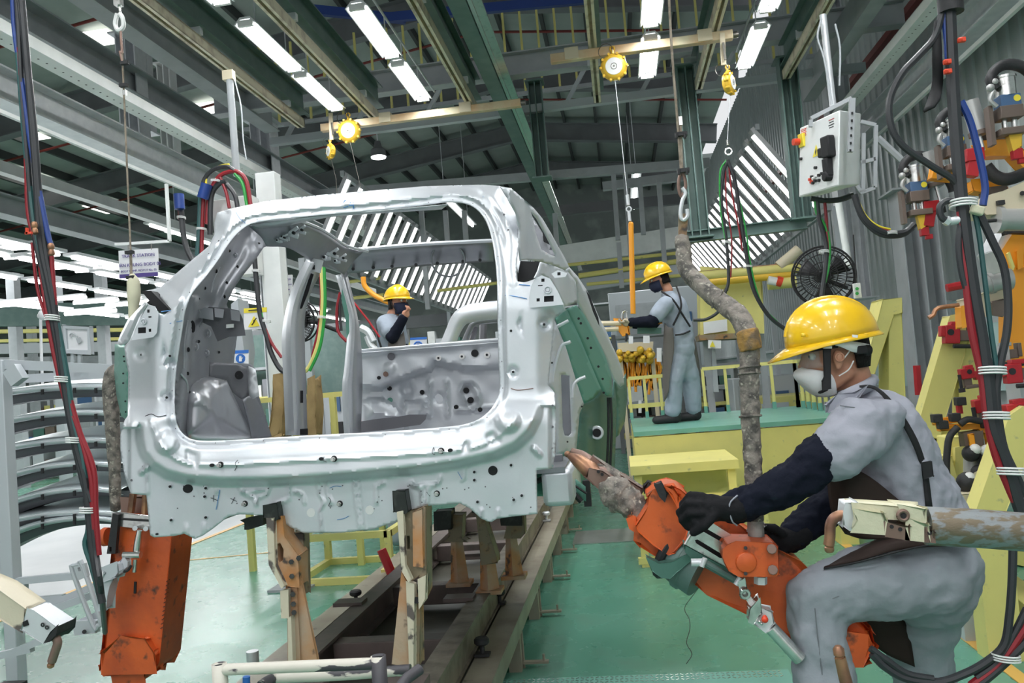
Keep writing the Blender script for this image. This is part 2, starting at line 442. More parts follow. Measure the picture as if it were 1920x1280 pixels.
MB().box((p0.x+0.75, p0.y+0.15, 0.006), (1.5, 0.62, 0.008)).build('steel_plate', 'plate_steel', fl)
# right wall: corrugated cladding, ribs every 0.25 m
mb = MB(); rows = []
y = -2.0; prof = []
while y < 40:
    prof += [(y, 0), (y+0.13, 0), (y+0.15, -0.022), (y+0.23, -0.022), (y+0.25, 0)]; y += 0.25
mb.loft([[V((XW+p[1], p[0], z)) for p in prof] for z in (1.75, 9.0)])
wr = struct('wall_right', mb, 'wall_panel', smooth=20)
MB().box((XW+0.06, 19, 0.88), (0.12, 42, 1.76)).build('plinth', 'light_grey', wr)
MB().box((XW-0.03, 19, 1.78), (0.1, 42, 0.06)).build('sill', 'galv', wr)
# windows low in the right wall
for i, (y0, y1) in enumerate([(8.6, 10.0), (11.0, 13.2)]):
    wn = struct('window_%d' % (i+1), MB().box((XW-0.05, (y0+y1)/2, 1.55), (0.05, y1-y0, 1.0)), 'glass_tint')
    for yy in (y0, (y0+y1)/2, y1): MB().box((XW-0.08, yy, 1.55), (0.05, 0.05, 1.05)).build('frame_bar', 'galv', wn)
# far wall and left side wall
struct('wall_back', MB().box((-8, 41, 6), (46, 0.2, 12)), 'dark_room')
struct('wall_left', MB().box((-30.9, 16, 4.2), (0.2, 50, 8.4)), 'dark_room')
# roof deck, gently pitched, with purlins running down the hall and dark rafters across
ZR = 8.6
def zroof(x): return ZR + 2.6 - 0.13*abs(x+3.0)
ce = struct('ceiling', MB().loft([[V((x, yy, zroof(x)+0.25)) for x in (-31, -17, -3, 4.2)] for yy in (-9, 41)]), 'roof_deck', smooth=0, solid=0.05)
x = -30.0
while x < 4:
    MB().bar((x, -9, zroof(x)+0.10), (x, 41, zroof(x)+0.10), 0.09, 0.24).build('purlin', 'purlin', ce); x += 1.15
for i, yy in enumerate((8.0, 13.5, 19.0, 24.5, 30.0, 35.5)):
    mb = MB()
    for xa, xb in ((-31, -17), (-17, -3), (-3, 4.2)):
        mb.ibeam((xa, yy, zroof(xa)-0.35), (xb, yy, zroof(xb)-0.35), 0.30, 0.62, 0.03)
    mb.build('rafter', 'rafter', ce)
for yy in (10.4, 16.0, 21.5, 27):
    mb = MB()
    for xa, xb in ((-31, -3), (-3, 4.2)): mb.tube([(xa, yy, zroof(xa)-0.12), (xb, yy, zroof(xb)-0.12)], 0.035, 6)
    mb.build('sprinkler_pipe', 'red_pipe', ce)
# skylights
def zhit(px, py):
    lo, hi = 1.0, 60.0
    for _ in range(40):
        m = (lo+hi)/2; p = at(px, py, m)
        if p.z < zroof(p.x)+0.16: lo = m
        else: hi = m
    return at(px, py, lo)
for (px, py, w_, l_) in [(196, 66, 0.55, 0.8), (400, 201, 0.6, 1.2), (48, 332, 0.8, 1.6), (200, 388, 0.9, 1.6), (318, 428, 0.8, 2.0), (60, 250, .5, .9)]:
    p = zhit(px, py)
    MB().box((p.x, p.y, p.z-0.05), (w_*1.1, l_*0.9, 0.03)).build('skylight', 'skylight', ce)
# ================================================================ overhead steelwork, rails, lamps
def steel(name, mb, m, label, cat='beam', **k):
    return mb.build(name, m, label=label, cat=cat, **k)
# six trolley rails hung below green beams
ZR_ = 4.70
rail_words = ['leftmost cream trolley rail under its green beam', 'second trolley rail from the left, over the left balancers', 'third trolley rail, crossing the left cross rail end', 'short-looking trolley rail above the right-hand big balancer', 'fifth trolley rail, behind the hanging hook wire', 'rightmost trolley rail, above the control cabinet pole']
for i, (x, e) in enumerate([(-3.37, 8.85), (-2.51, 8.96), (-1.39, 9.1), (0.01, 9.28), (1.15, 9.26), (2.11, 9.28)]):
    t = thing('trolley_rail', rail_words[i], 'rail', (x, 4, ZR_), 'overhead trolley rails')
    s0, s1 = -3.0, e
    MB().bar((x-0.035, s0, ZR_), (x-0.035, s1, ZR_), 0.012, 0.09).bar((x+0.035, s0, ZR_), (x+0.035, s1, ZR_), 0.012, 0.09).bar((x, s0, ZR_+0.045), (x, s1, ZR_+0.045), 0.082, 0.012).bar((x-.028, s0, ZR_-.045), (x-.028, s1, ZR_-.045), 0.026, 0.01).bar((x+.028, s0, ZR_-.045), (x+.028, s1, ZR_-.045), 0.026, 0.01).build('channel', 'rail_cream', t)
    MB().ibeam((x+0.02, s0, ZR_+0.24), (x+0.02, s1+0.05, ZR_+0.24), 0.13, 0.24, 0.014).build('green_beam', 'green_beam', t)
    for yy in (0.5, 2.5, 4.5, 6.5, 8.4):
        MB().box((x, yy, ZR_+0.085), (0.13, 0.05, 0.07)).cyl((x-.06, yy, ZR_+.05), (x-.06, yy, ZR_+.14), 0.01, seg=6).build('hanger_clamp', 'galv', t)
    MB().box((x, e, ZR_), (0.09, 0.02, 0.10)).build('end_stop', 'rail_dark', t)
# green grid beams across, on which the rail beams hang
for i, (yy, lab) in enumerate([(2.0, 'green cross beam above the camera side rails'), (5.6, 'green cross beam at top of picture over the rails'), (9.25, 'grey-green cross beam at the far ends of the trolley rails')]):
    steel('cross_beam', MB().ibeam((-4.6, yy, ZR_+0.50), (3.4, yy, ZR_+0.50), 0.16, 0.26, 0.015), 'grey_paint' if i == 2 else 'green_beam', lab)
# sloped light grey truss member over the lamps
t = thing('lattice_girder', 'light grey lattice girder crossing behind the batten lamps', 'girder', (-2, 10.4, 5.3))
MB().bar((-4.4, 10.4, 5.05), (3.3, 10.4, 5.05), 0.1, 0.1).build('lower_chord', 'light_grey', t)
MB().bar((-4.4, 10.4, 5.75), (3.3, 10.4, 5.75), 0.12, 0.12).build('upper_chord', 'light_grey', t)
for k in range(8):
    xx = -4.2+k*0.95
    MB().bar((xx, 10.4, 5.05), (xx+0.45, 10.4, 5.75), 0.05, 0.05).build('lattice_bar', 'light_grey', t)
# row of pale yellow hanger bars under the roof deck behind the lamps
tag(MB().add([], []).box((-1.2, 13.0, 6.2), (9.5, 0.06, 0.06)).build('hanger_bar_rail', 'grey_paint', label='grey rail carrying the row of pale yellow hanger bars', cat='rail'))
for k in range(34):
    xx = -5.6+k*0.28
    o = MB().box((xx, 13.0, 6.9), (0.035, 0.035, 1.4)).build('hanger_bar', 'pale_yellow', label='thin pale yellow hanger bar at the left end of the row below the roof', cat='bar', group='yellow hanger bars') if k == 0 else None
    if k == 0: hb = o
    else:
        c = hb.copy(); COL.objects.link(c); c.location = (k*0.28, 0, 0); c['label'] = 'thin pale yellow hanger bar below the roof, %s from the left end' % ordw(k+1)
# blue crane rail
steel('blue_rail', MB().bar(at(560, 16, 11.5), at(760, 36, 12.2), 0.08, 0.14).bar(at(700, 36, 12), at(1100, -2, 12), 0.08, 0.14), 'hose_blue', 'dark blue crane rail just under the roof at top centre', 'rail')
# long green beam running away to the middle distance
t = thing('long_green_beam', 'long dark green beam running diagonally down to the far station', 'beam', (-1.02, 10, 4.9))
MB().bar((-1.10, 2, 4.9), (-1.10, 25, 4.9), 0.16, 0.20).build('beam_web', 'green_beam', t)
MB().bar((-0.985, 2, 4.86), (-0.985, 25, 4.86), 0.035, 0.16).bar((-0.93, 2, 4.80), (-0.93, 25, 4.80), 0.09, 0.02).build('bright_rail', 'chrome', t)
# batten lamps (nearest rows continue over the camera)
def batten(loc, L=1.18, label=None, group='twin tube batten lamps under the overhead rails'):
    t = thing('batten_lamp', label, 'lamp', loc, group); x, y, z = loc
    MB().prism([(x-.10, y-L/2, z-.01), (x-.045, y-L/2, z+.05), (x+.045, y-L/2, z+.05), (x+.10, y-L/2, z-.01), (x+.09, y-L/2, z-.012), (x+.04, y-L/2, z+.03), (x-.04, y-L/2, z+.03), (x-.09, y-L/2, z-.012)], (0, L, 0)).build('reflector', 'reflector', t)
    for s in (-1, 1): MB().cyl((x+s*.045, y-L/2+.02, z-.012), (x+s*.045, y+L/2-.02, z-.012), 0.017, seg=8).build('tube', 'tube', t)
    for s in (-1, 1): MB().box((x, y+s*(L/2-.01), z-.005), (0.13, 0.03, 0.05)).build('end_cap', 'white_gloss', t)
    for s in (-1, 1): MB().cyl((x, y+s*(L/2-.2), z+.04), (x, y+s*(L/2-.2), z+.31), 0.006, seg=6).build('hanger', 'galv', t)
    return t
lamp_xy = [(-2.82, 6.83), (-2.82, 8.0), (-1.86, 6.83), (-1.86, 8.05), (0.55, 6.93), (0.56, 8.24), (1.59, 6.95), (1.59, 8.33), (-2.82, 5.4)]
words = ['near twin-tube batten lamp in the leftmost row', 'far twin-tube batten lamp in the leftmost row', 'near twin-tube batten lamp in the second row', 'far twin-tube batten lamp in the second row, just above the cross rail', 'near twin-tube batten lamp in the third row, right of centre', 'far twin-tube batten lamp in the third row, below the cross rail', 'near twin-tube batten lamp in the right row', 'far twin-tube batten lamp in the right row beside the small balancer', 'batten lamp cut by the top edge, leftmost row']
bl = None
for i, (x, y) in enumerate(lamp_xy):
    if bl is None: bl = batten((x, y, 4.7), 1.05, words[i])
    else: dup(bl, (x, y, 4.7), words[i])
    area_lamp((x, y, 4.695), 0.14, 1.0, LAMP_W)
for x in (-2.82, -1.86, 0.55, 1.59):
    for y in (4.0, 1.6, -0.8, -3.2):
        dup(bl, (x, y, 4.7), 'batten lamp out of view overhead in the %s row, %s' % ({-2.82: 'leftmost', -1.86: 'second', 0.55: 'third', 1.59: 'rightmost'}[x], {4.0: 'just ahead of the camera', 1.6: 'above the camera', -0.8: 'behind the camera', -3.2: 'farthest behind the camera'}[y]))
        area_lamp((x, y, 4.695), 0.14, 1.0, LAMP_W*1.25)
# lamp conduit rods on which the battens hang
for x, w_ in ((-2.82, 'first'), (-1.86, 'second'), (0.55, 'third'), (1.59, 'fourth')):
    steel('lamp_conduit', MB().cyl((x, -4, 5.0), (x, 9.2, 5.0), 0.012, seg=8), 'galv', 'thin grey conduit carrying the %s row of batten lamps from the left' % w_, 'conduit')
# cross rails carrying the balancers
for (a, b_, lab) in [(at(600, 205, 8.75), at(975, 172, 8.75), 'copper-coloured square cross rail carrying the left balancers'), (at(1030, 84, 7.65), at(1372, 49, 7.65), 'copper-coloured square cross rail carrying the right balancers')]:
    a.z = b_.z = 4.58
    t = thing('cross_rail', lab, 'rail', (a+b_)/2)
    MB().bar(a, b_, 0.075, 0.085).build('square_tube', 'crossrail', t, bevel=0.006)
    for q in (0.33, 0.73) if a.x < -1 else (0.12, 0.85):
        p = a.lerp(b_, q); MB().box(p+V((0, 0, 0.02)), (0.13, 0.10, 0.11)).build('trolley_bracket', 'cream_cast', t)
    MB().cyl(b_, b_+V((.05, 0, 0)), 0.03).build('end_plug', 'rail_dark', t)
# spring balancers
def balancer(px, py, Y, r, label, face=V((0, -1, -.12))):
    c = at(px, py, Y); t = thing('spring_balancer', label, 'balancer', c, 'yellow spring balancers'); face = face.normalized()
    x, y = frame(face)
    MB().lathe(c-face*r*.42, face, [(0, r*.55), (r*.05, r*.8), (r*.28, r*.98), (r*.5, r*1.0), (r*.62, r*.92), (r*.78, r*.66)], 28).build('housing', 'balancer_yellow', t)
    MB().lathe(c+face*r*.36, face, [(0, r*.64), (r*.03, r*.62)], 28).build('dial_plate', 'white_gloss', t); dp = [c_ for c_ in t.children if c_.name.startswith('dial_plate')][0]
    MB().ring(c+face*r*.40, face, r*.22, r*.02, 20, 4).cyl(c+face*r*.38, c+face*r*.42, r*.06, seg=10).build('hub', 'rail_dark', dp)
    b = MB()
    for k in range(10):
        a = 2*PI*k/10; p = c+(x*math.cos(a)+y*math.sin(a))*r*.98
        b.cyl(p-face*r*.1, p+face*r*.30, r*.10, seg=8)
    tag(b.build('rim_bolts', 'balancer_yellow', t), kind='stuff')
    MB().ring(c+V((0, 0, r*1.42)), (0, 1, 0.1), r*.16, r*.07, 14, 6).cyl(c+V((0, 0, r*.85)), c+V((0, 0, r*1.28)), r*.13, seg=8).build('top_hook', 'balancer_yellow', t)
    MB().ring(c+V((-r*.5, 0, r*1.3)), (0.2, 1, 0), r*.55, r*.03, 20, 4).build('safety_loop', 'rail_dark', t)
    return c
c1 = balancer(655, 246, 8.7, 0.13, 'yellow spring balancer with a round white dial on the left cross rail')
c2 = balancer(620, 284, 8.7, 0.085, 'small yellow spring balancer hanging lowest on the left', V((-1, -.9, 0)))
c3 = balancer(1151, 126, 7.6, 0.125, 'large yellow spring balancer with white dial on the right cross rail')
c4 = balancer(1367, 156, 7.6, 0.105, 'yellow spring balancer seen from its side at right cross rail end', V((1, -.5, 0)))
for (px, py, Y, x1, y1) in [(620, 212, 8.7, 622, 262), (1354, 62, 7.6, 1357, 122)]:
    t = thing('limit_bracket', 'cream bracket strip above the small %s balancer' % ('left' if px < 1000 else 'right'), 'bracket', at(px, py, Y))
    MB().bar(at(px, py, Y), at(x1, y1, Y), 0.045, 0.02, (0, 1, 0)).build('strip', 'cream_cast', t)
    MB().bar(at(px+2, py+18, Y-.03), at(x1+3, y1-10, Y-.03), 0.02, 0.02, (0, 1, 0)).build('dark_insert', 'rail_dark', t)
def wire(pts, r, m, name, lab, cat='wire'):
    return MB().tube(pts, r, 6).build(name, m, label=lab, cat=cat)
wire([c1-V((0, 0, .12)), at(675, 345, 8.7), at(684, 430, 8.7)], 0.004, 'rail_dark', 'balancer_wire', 'thin wire dropping from the white-dial balancer at left')
wire([c2-V((0, 0, .08)), at(630, 335, 8.7), at(634, 390, 8.7)], 0.004, 'rail_dark', 'balancer_wire', 'thin wire dropping from the small left balancer')
wire([c3-V((0, 0, .11)), at(1176, 365, 7.6)], 0.004, 'galv', 'balancer_wire', 'thin wire from the large right balancer to the orange strap')
wire([c4-V((0, 0, .09)), at(1364, 262, 7.6)], 0.004, 'galv', 'balancer_wire', 'thin wire from the right side-on balancer to the looped hoses')
# snap hook and orange strap down to worker's gun
t = thing('orange_sling', 'orange sleeved sling hanging above the far worker on the platform', 'sling', at(1183, 480, 7.7))
MB().cyl(at(1183, 420, 7.6), at(1187, 588, 7.6), 0.024, seg=10).sphere(at(1183, 420, 7.6), 0.024).build('sleeve', 'robot_orange', t)
MB().cyl(at(1176, 365, 7.6), at(1178, 385, 7.6), 0.016).ring(at(1179, 392, 7.6), (0, 1, 0), .022, .007).cyl(at(1179, 396, 7.6), at(1181, 414, 7.6), 0.014).build('snap_hook', 'galv', t)
# columns
def col(name, top, bot, Y, wpx, m, lab, kind='h'):
    a = at(*top, Y); b_ = at(*bot, Y); a.x = b_.x = (a.x+b_.x)/2; w_ = wpx*Y/FPX
    t = thing(name, lab, 'column', b_)
    mb = MB(); mb.box(((a.x), Y, (a.z+b_.z)/2), (0.014, w_, a.z-b_.z))
    for s in (-1, 1): mb.box((a.x+s*w_*.5, Y, (a.z+b_.z)/2), (0.014, w_, a.z-b_.z))
    mb.box((a.x, Y+w_*.2, (a.z+b_.z)/2), (w_, .014, a.z-b_.z))
    mb.build('shaft', m, t)
    MB().box((a.x, Y, a.z), (w_*1.5, w_*1.5, 0.02)).build('head_plate', m, t)
    MB().box((b_.x, Y, b_.z), (w_*1.5, w_*1.5, 0.02)).build('base_plate', m, t)
    return t
col('green_column', (1283, 128), (1313, 446), 9.4, 30, 'green_beam', 'green steel column behind the hanging hook, centre right')
col('green_column', (1478, 112), (1500, 412), 9.4, 30, 'green_beam', 'green hanging column left of the control cabinet')
col('green_column', (1004, 155), (1016, 335), 10.4, 24, 'green_beam', 'short green hanging post behind the long green beam')
steel('tie_beam', MB().ibeam(at(1275, 447, 9.4), at(1512, 418, 9.4), 0.12, 0.12, 0.012), 'green_beam', 'short green tie beam joining the two right green columns')
col('grey_column', (236, 70), (262, 260), 8.6, 40, 'galv', 'silver box column at upper left behind the white hook')
col('grey_column', (266, 80), (280, 250), 8.9, 22, 'galv', 'narrow silver column just right of the upper left box column')
col('grey_column', (303, 124), (330, 290), 9.6, 26, 'white_paint', 'white column behind the perforated tray, upper left')
col('grey_column', (482, 232), (560, 1015), 12.2, 40, 'galv', 'grey column beside the looped red and green hoses')
col('grey_column', (1545, 5), (1612, 560), 11, 38, 'galv', 'grey wall column behind the control cabinet')
col('grey_column', (1700, 360), (1764, 830), 9.6, 58, 'grey_paint', 'wide dark grey wall column right of the yellow stands')
# big longitudinal members, left and right
def longi(px, py, X, z0, w_, h_, m, name, lab, y0=-1, y1=14, holes=False, ib=False):
    p = atx(px, py, X); z = p.z if z0 is None else z0
    t = thing(name, lab, 'beam', (X, 6, z))
    mb = MB()
    (mb.ibeam if ib else mb.bar)((X, y0, z), (X, y1, z), w_, h_)
    mb.build('web', m, t)
    if holes:
        h = MB(); y = 2.5
        while y < 12: h.cyl((X-.01, y, z-h_*.501), (X-.01, y, z-h_*.49), .009, seg=6); y += .09
        h.build('slot_holes', 'hole_black', t)
    return t
longi(266, 205, -4.0, None, 0.16, 0.09, 'white_paint', 'cable_tray', 'white perforated cable tray, upper of the long left members', y1=14, holes=True)
t = longi(250, 280, -4.55, None, 0.22, 0.26, 'galv', 'steel_girder', 'big galvanised I-girder running along the left side', y1=15, ib=True)
longi(240, 310, -4.35, None, 0.03, 0.03, 'white_paint', 'conduit_pipe', 'thin white pipe below the big left girder', y1=14)
t = longi(1679, 92, 3.0, None, 0.16, 0.09, 'white_paint', 'cable_tray', 'white perforated cable tray at upper right', y1=12, holes=True)
longi(1760, 105, 3.45, None, 0.22, 0.24, 'galv', 'steel_girder', 'big galvanised I-girder at upper right behind the hose bundle', y1=12, ib=True)
longi(1760, 150, 3.45, None, 0.04, 0.04, 'white_paint', 'conduit_pipe', 'white pipe below the right girder', y1=12)
longi(160, 110, -5.2, None, .3, .3, 'grey_paint', 'steel_girder', 'dark grey girder beneath the roof, far upper left', y0=5, y1=26, ib=True)
longi(200, 380, -7.2, None, .12, .14, 'white_paint', 'steel_girder', 'white roof-side girder at mid left', y1=24)
longi(150, 425, -6.6, None, .20, .22, 'grey_paint', 'steel_girder', 'grey girder above the left lamp rows', y1=24, ib=True)
longi(400, 150, -4.2, None, .2, .26, 'grey_paint', 'steel_girder', 'grey beam left of the leftmost trolley rail', y1=10, ib=True)
longi(1600, 40, 2.75, None, .16, .3, 'grey_paint', 'steel_girder', 'grey beam right of the rightmost trolley rail', y1=11)
longi(1560, 200, 3.6, None, .08, .08, 'red_pipe', 'red_pipe_run', 'dark red pipe run under the roof at right', y0=6, y1=26)
for (a, b_, w_, m, lab) in [
    (at(1050, 480, 17), at(1290, 442, 17), .42, 'white_paint', 'broad white mezzanine beam behind the orange sling'),
    (at(1090, 535, 17), at(1290, 505, 17), .25, 'light_grey', 'light mezzanine floor beam behind the far worker'),
    (at(400, 380, 14), at(1330, 305, 14), .14, 'grey_paint', 'grey cross girder above the car roof'),
    (at(1130, 350, 15), at(1290, 330, 15), .15, 'grey_paint', 'dull grey girder behind the right balancer wire'),
    (at(1000, 400, 18), at(1290, 372, 18), .22, 'rafter', 'dark cross girder behind the balancer wire'),
    (at(370, 640, 20), at(930, 590, 20), .3, 'rafter', 'dark girder seen through the car body'),
    (at(380, 700, 19), at(700, 668, 19), 1.6, 'green_beam', 'green painted crash barrier wall behind the middle worker')]:
    steel('mezzanine_beam', MB().bar(a, b_, 0.15, w_), m, lab)
for k, (px, y0, y1, Y) in enumerate([(1150, 325, 450, 14.5), (1172, 325, 480, 15.5), (1200, 345, 440, 16), (1160, 455, 540, 16.5), (1040, 400, 490, 14.5), (835, 395, 470, 14), (790, 395, 580, 14), (870, 395, 450, 15), (1235, 335, 560, 16)]):
    MB().bar(at(px, y0, 14), at(px+(y1-y0)*.07, y1, 14), .08, .08).build('mezzanine_post', 'grey_paint', label='grey mezzanine post, %s' % ['left of the orange sling', 'just behind the orange sling', 'third in the far row', 'below the white beam', 'right of the car roof', 'inside the rear opening top', 'seen through the roof opening', 'inside right of the roof opening', 'behind the far worker helmet'][k], cat='post')
for k, (x0, y0, x1, y1, Y, lab) in enumerate([(1060, 497, 1290, 472, 16.5, 'upper pale yellow guard rail behind the orange sling'), (1085, 517, 1290, 487, 14, 'bright pale yellow guard rail at the far worker helmet height'), (1100, 533, 1290, 515, 16.5, 'lower pale yellow guard rail behind the orange sling'), (640, 530, 720, 520, 15, 'upper pale yellow guard rail left of the middle worker'), (650, 560, 720, 552, 15, 'lower pale yellow guard rail left of the middle worker'), (820, 545, 935, 530, 15, 'pale yellow guard rail right of the middle worker')]):
    MB().cyl(at(x0, y0, 14), at(x1, y1, 14), .03 if k != 1 else .045, seg=8).build('guard_rail', 'pale_yellow', label=lab, cat='railing')
for (a, b_, hh, m, lab) in [(at(-40, 590, 17), at(420, 588, 21), .55, 'green_beam', 'deep green painted girder far off at left under the tube lamps'), (at(-40, 655, 22), at(300, 648, 24), .3, 'light_grey', 'pale grey girder at the far left above the stored racks'),
    (at(-40, 622, 20), at(400, 616, 23), .10, 'pale_yellow', 'thin yellow guard rail far off at left'), (at(-40, 640, 20), at(400, 632, 23), .08, 'pale_yellow', 'lower thin yellow guard rail far off at left'), (at(-40, 680, 26), at(420, 672, 26), .35, 'grey_paint', 'grey girder low behind the racks at left')]:
    steel('mezzanine_beam', MB().bar(a, b_, 0.2, hh), m, lab)
for k, (px, Y) in enumerate([(30, 18), (110, 19), (195, 19), (310, 21), (60, 25), (260, 25)]):
    c = at(px, 640, Y); MB().box((c.x, Y, 2.6), (.22, .22, 5.2)).build('bay_column', 'light_grey' if k % 2 else 'grey_paint', label='pale column of the left bay, %s' % ['leftmost', 'behind the hose bundle', 'right of the hose bundle', 'left of the car corner', 'farther one near the left edge', 'farther one behind the station sign'][k], cat='column')
# inspection tunnel: leaning battens, a row on either side
def tunnel(side):
    n = 24; base = None; ORD = 'nearest second third fourth fifth sixth seventh eighth ninth tenth eleventh twelfth thirteenth fourteenth fifteenth sixteenth seventeenth eighteenth nineteenth twentieth twenty-first twenty-second twenty-third farthest'.split()
    for k in range(n):
        y = 10.1+k*0.50
        if side < 0: a = V((-3.80, y, 3.36)); b_ = V((-3.25, y, 4.40))
        else: a = V((2.55, y, 3.30)); b_ = V((1.82, y, 4.36))
        lab = '%s leaning tube lamp from the near end of the %s slanted lamp wall' % (ORD[k], 'left' if side < 0 else 'right')
        grp = 'tube lamps of the %s tunnel wall' % ('left' if side < 0 else 'right')
        dy = 0
        if base is None:
            c = (a+b_)/2; base = thing('tunnel_lamp', lab, 'lamp', c, grp); d = (b_-a).normalized(); nrm = V((-d.z, 0, d.x))*(1 if side < 0 else -1)
            nrm = V((d.z, 0, -d.x)) if side < 0 else V((-d.z, 0, d.x))
            MB().bar(a, b_, 0.16, 0.05, nrm).build('reflector', 'reflector_dull', base)
            MB().cyl(a.lerp(b_, .06)+nrm*.045+V((0, -.04, 0)), a.lerp(b_, .94)+nrm*.045+V((0, -.04, 0)), 0.026, seg=6).build('tube', 'tube_soft', base)
            MB().cyl(a.lerp(b_, .06)+nrm*.045+V((0, .045, 0)), a.lerp(b_, .94)+nrm*.045+V((0, .045, 0)), 0.010, seg=6).build('edge_trim', 'chrome', base)
            cc = c
        else: dup(base, cc+V((0, k*0.50, 0)), lab)
    ln = n*0.50
    t = thing('lamp_gantry', 'grey frame holding the %s slanted lamp wall' % ('left' if side < 0 else 'right'), 'frame', (a.x, 16, 3))
    for (p, q) in ((a, 3), (b_, 4)):
        MB().bar((p.x-side*-.06, 10, p.z), (p.x-side*-.06, 10+ln, p.z), .05, .07).build('long_rail', 'grey_paint', t)
    for yy in (10, 14.5, 19): MB().bar((a.x+side*.12, yy, 0), (a.x+side*.12, yy, a.z), .08, .08).build('support_post', 'light_grey', t)
tunnel(-1); tunnel(1)

# neighbouring bay, left: long rows of tubes at low height
for i, (px, py, X, L_) in enumerate([(40, 462, -7.4, 9), (120, 500, -8.2, 12), (80, 530, -9.4, 12), (60, 575, -11, 12)]):
    p = atx(px, py, X); z = p.z
    t = thing('lamp_row', 'long bright lamp row in the next bay, %s from the top' % ['first', 'second', 'third', 'fourth'][i], 'lamp', (X, 10, z), 'lamp rows of the neighbouring bay')
    yy = 6.0
    while yy < 6+L_*1.6:
        MB().box((X, yy, z+.04), (.22, 1.5, .04)).build('reflector', 'reflector', t); MB().cyl((X, yy-.7, z), (X, yy+.7, z), .03, seg=6).build('tube', 'tube', t); yy += 1.7
    area_lamp((X, 6+L_*.8, z-.03), .12, L_*1.6, 130)
for i, (px, py, Y) in enumerate([(15, 466, 12), (60, 480, 13), (130, 500, 13), (190, 505, 14), (30, 570, 12), (120, 560, 16), (180, 565, 16), (240, 570, 16), (170, 585, 14), (290, 560, 18)]):
    p = at(px, py, Y)
    t0_ = thing('far_tube_lamp', 'small glowing tube lamp at the very left edge of the far bay', 'lamp', p, 'far tube lamps in the left bay') if i == 0 else None
    if i == 0:
        ftl = t0_; MB().cyl(p-V((.45, .1, 0)), p+V((.45, .1, 0)), .035, seg=8).build('tube', 'tube', ftl); MB().box(p+V((0, 0, .06)), (.95, .12, .03)).build('reflector', 'reflector', ftl)
    else: dup(ftl, p, 'small glowing tube lamp in the left bay, %s' % ['', 'just left of the hose bundle', 'just right of the hose bundle', 'left of the station sign', 'low by the left edge', 'low beside the hose bundle', 'low left of the station sign', 'below the station sign', 'lowest, right of the hose bundle', 'beside the taped handle'][i])
p = at(710, 296, 14)
t = thing('pendant_lamp', 'round high-bay pendant lamp below the left cross rail', 'lamp', p)
MB().lathe(p+V((0, 0, .30)), (0, 0, -1), [(0, .05), (.1, .07), (.16, .13), (.28, .14)]).build('shade', 'rafter', t)
MB().lathe(p+V((0, 0, .03)), (0, 0, -1), [(0, .135), (.03, .13)]).build('diffuser', 'tube', t)
MB().cyl(p+V((0, 0, .3)), p+V((0, 0, 1.6)), .012, seg=6).build('rod', 'galv', t)
# ================================================================ the bare car body shell
car = thing('car_body', 'bare silver unpainted car body shell with open tailgate frame, on the line fixtures', 'car', (-1.05, 4.0, 1.0))
OPEN = spl([(331, 690), (342, 617), (348, 581), (361, 549), (384, 521), (408, 489), (431, 454), (455, 429), (486, 416), (586, 405), (720, 393), (800, 384), (845, 379), (882, 385), (906, 406), (920, 439), (928, 483), (932, 528), (933, 600), (935, 676), (937, 725), (928, 757), (908, 779), (880, 793), (838, 800), (720, 809), (600, 815), (497, 821), (408, 826), (368, 825), (348, 817), (334, 800), (328, 773), (328, 730)], 3)
OUT = [(408, 399), (437, 391), (497, 378), (600, 366), (720, 356), (794, 350), (850, 348), (905, 347), (936, 349), (950, 362), (961, 385), (969, 405), (973, 430), (972, 465), (968, 500), (970, 528), (985, 530), (1001, 524), (1016, 518), (1031, 524), (1046, 548), (1058, 573), (1061, 581), (1040, 596), (1036, 640), (1031, 688), (1028, 722), (1040, 737), (1043, 785), (1041, 850), (1036, 878), (1006, 881), (1007, 930), (1008, 963), (960, 968), (932, 972), (922, 978), (914, 977), (903, 972), (880, 952), (862, 943), (836, 945), (790, 949), (768, 962), (745, 976), (700, 992), (640, 998), (570, 999), (545, 988), (515, 966), (450, 964), (428, 968), (400, 990), (380, 1004), (366, 1010), (346, 1000), (330, 1004), (290, 1007), (282, 1003), (278, 960), (275, 928), (246, 925), (234, 890), (226, 840), (226, 815), (234, 788), (240, 780), (241, 700), (233, 650), (244, 638), (262, 594), (278, 570), (296, 586), (308, 590), (322, 580), (300, 556), (270, 546), (300, 540), (330, 514), (365, 484), (392, 462), (402, 440), (403, 418)]
GC = [(262, 800), (263, 825), (270, 850), (286, 872), (312, 888), (350, 898), (420, 903), (500, 902), (600, 897), (700, 888), (800, 878), (860, 869), (930, 853), (968, 835), (994, 810), (1007, 785), (1012, 762)]
GR = GC + [(1100, 762), (1100, 300), (150, 300), (150, 800)]
CREASE_L = [(322, 580), (345, 560), (372, 515), (398, 470), (420, 440), (436, 402)]
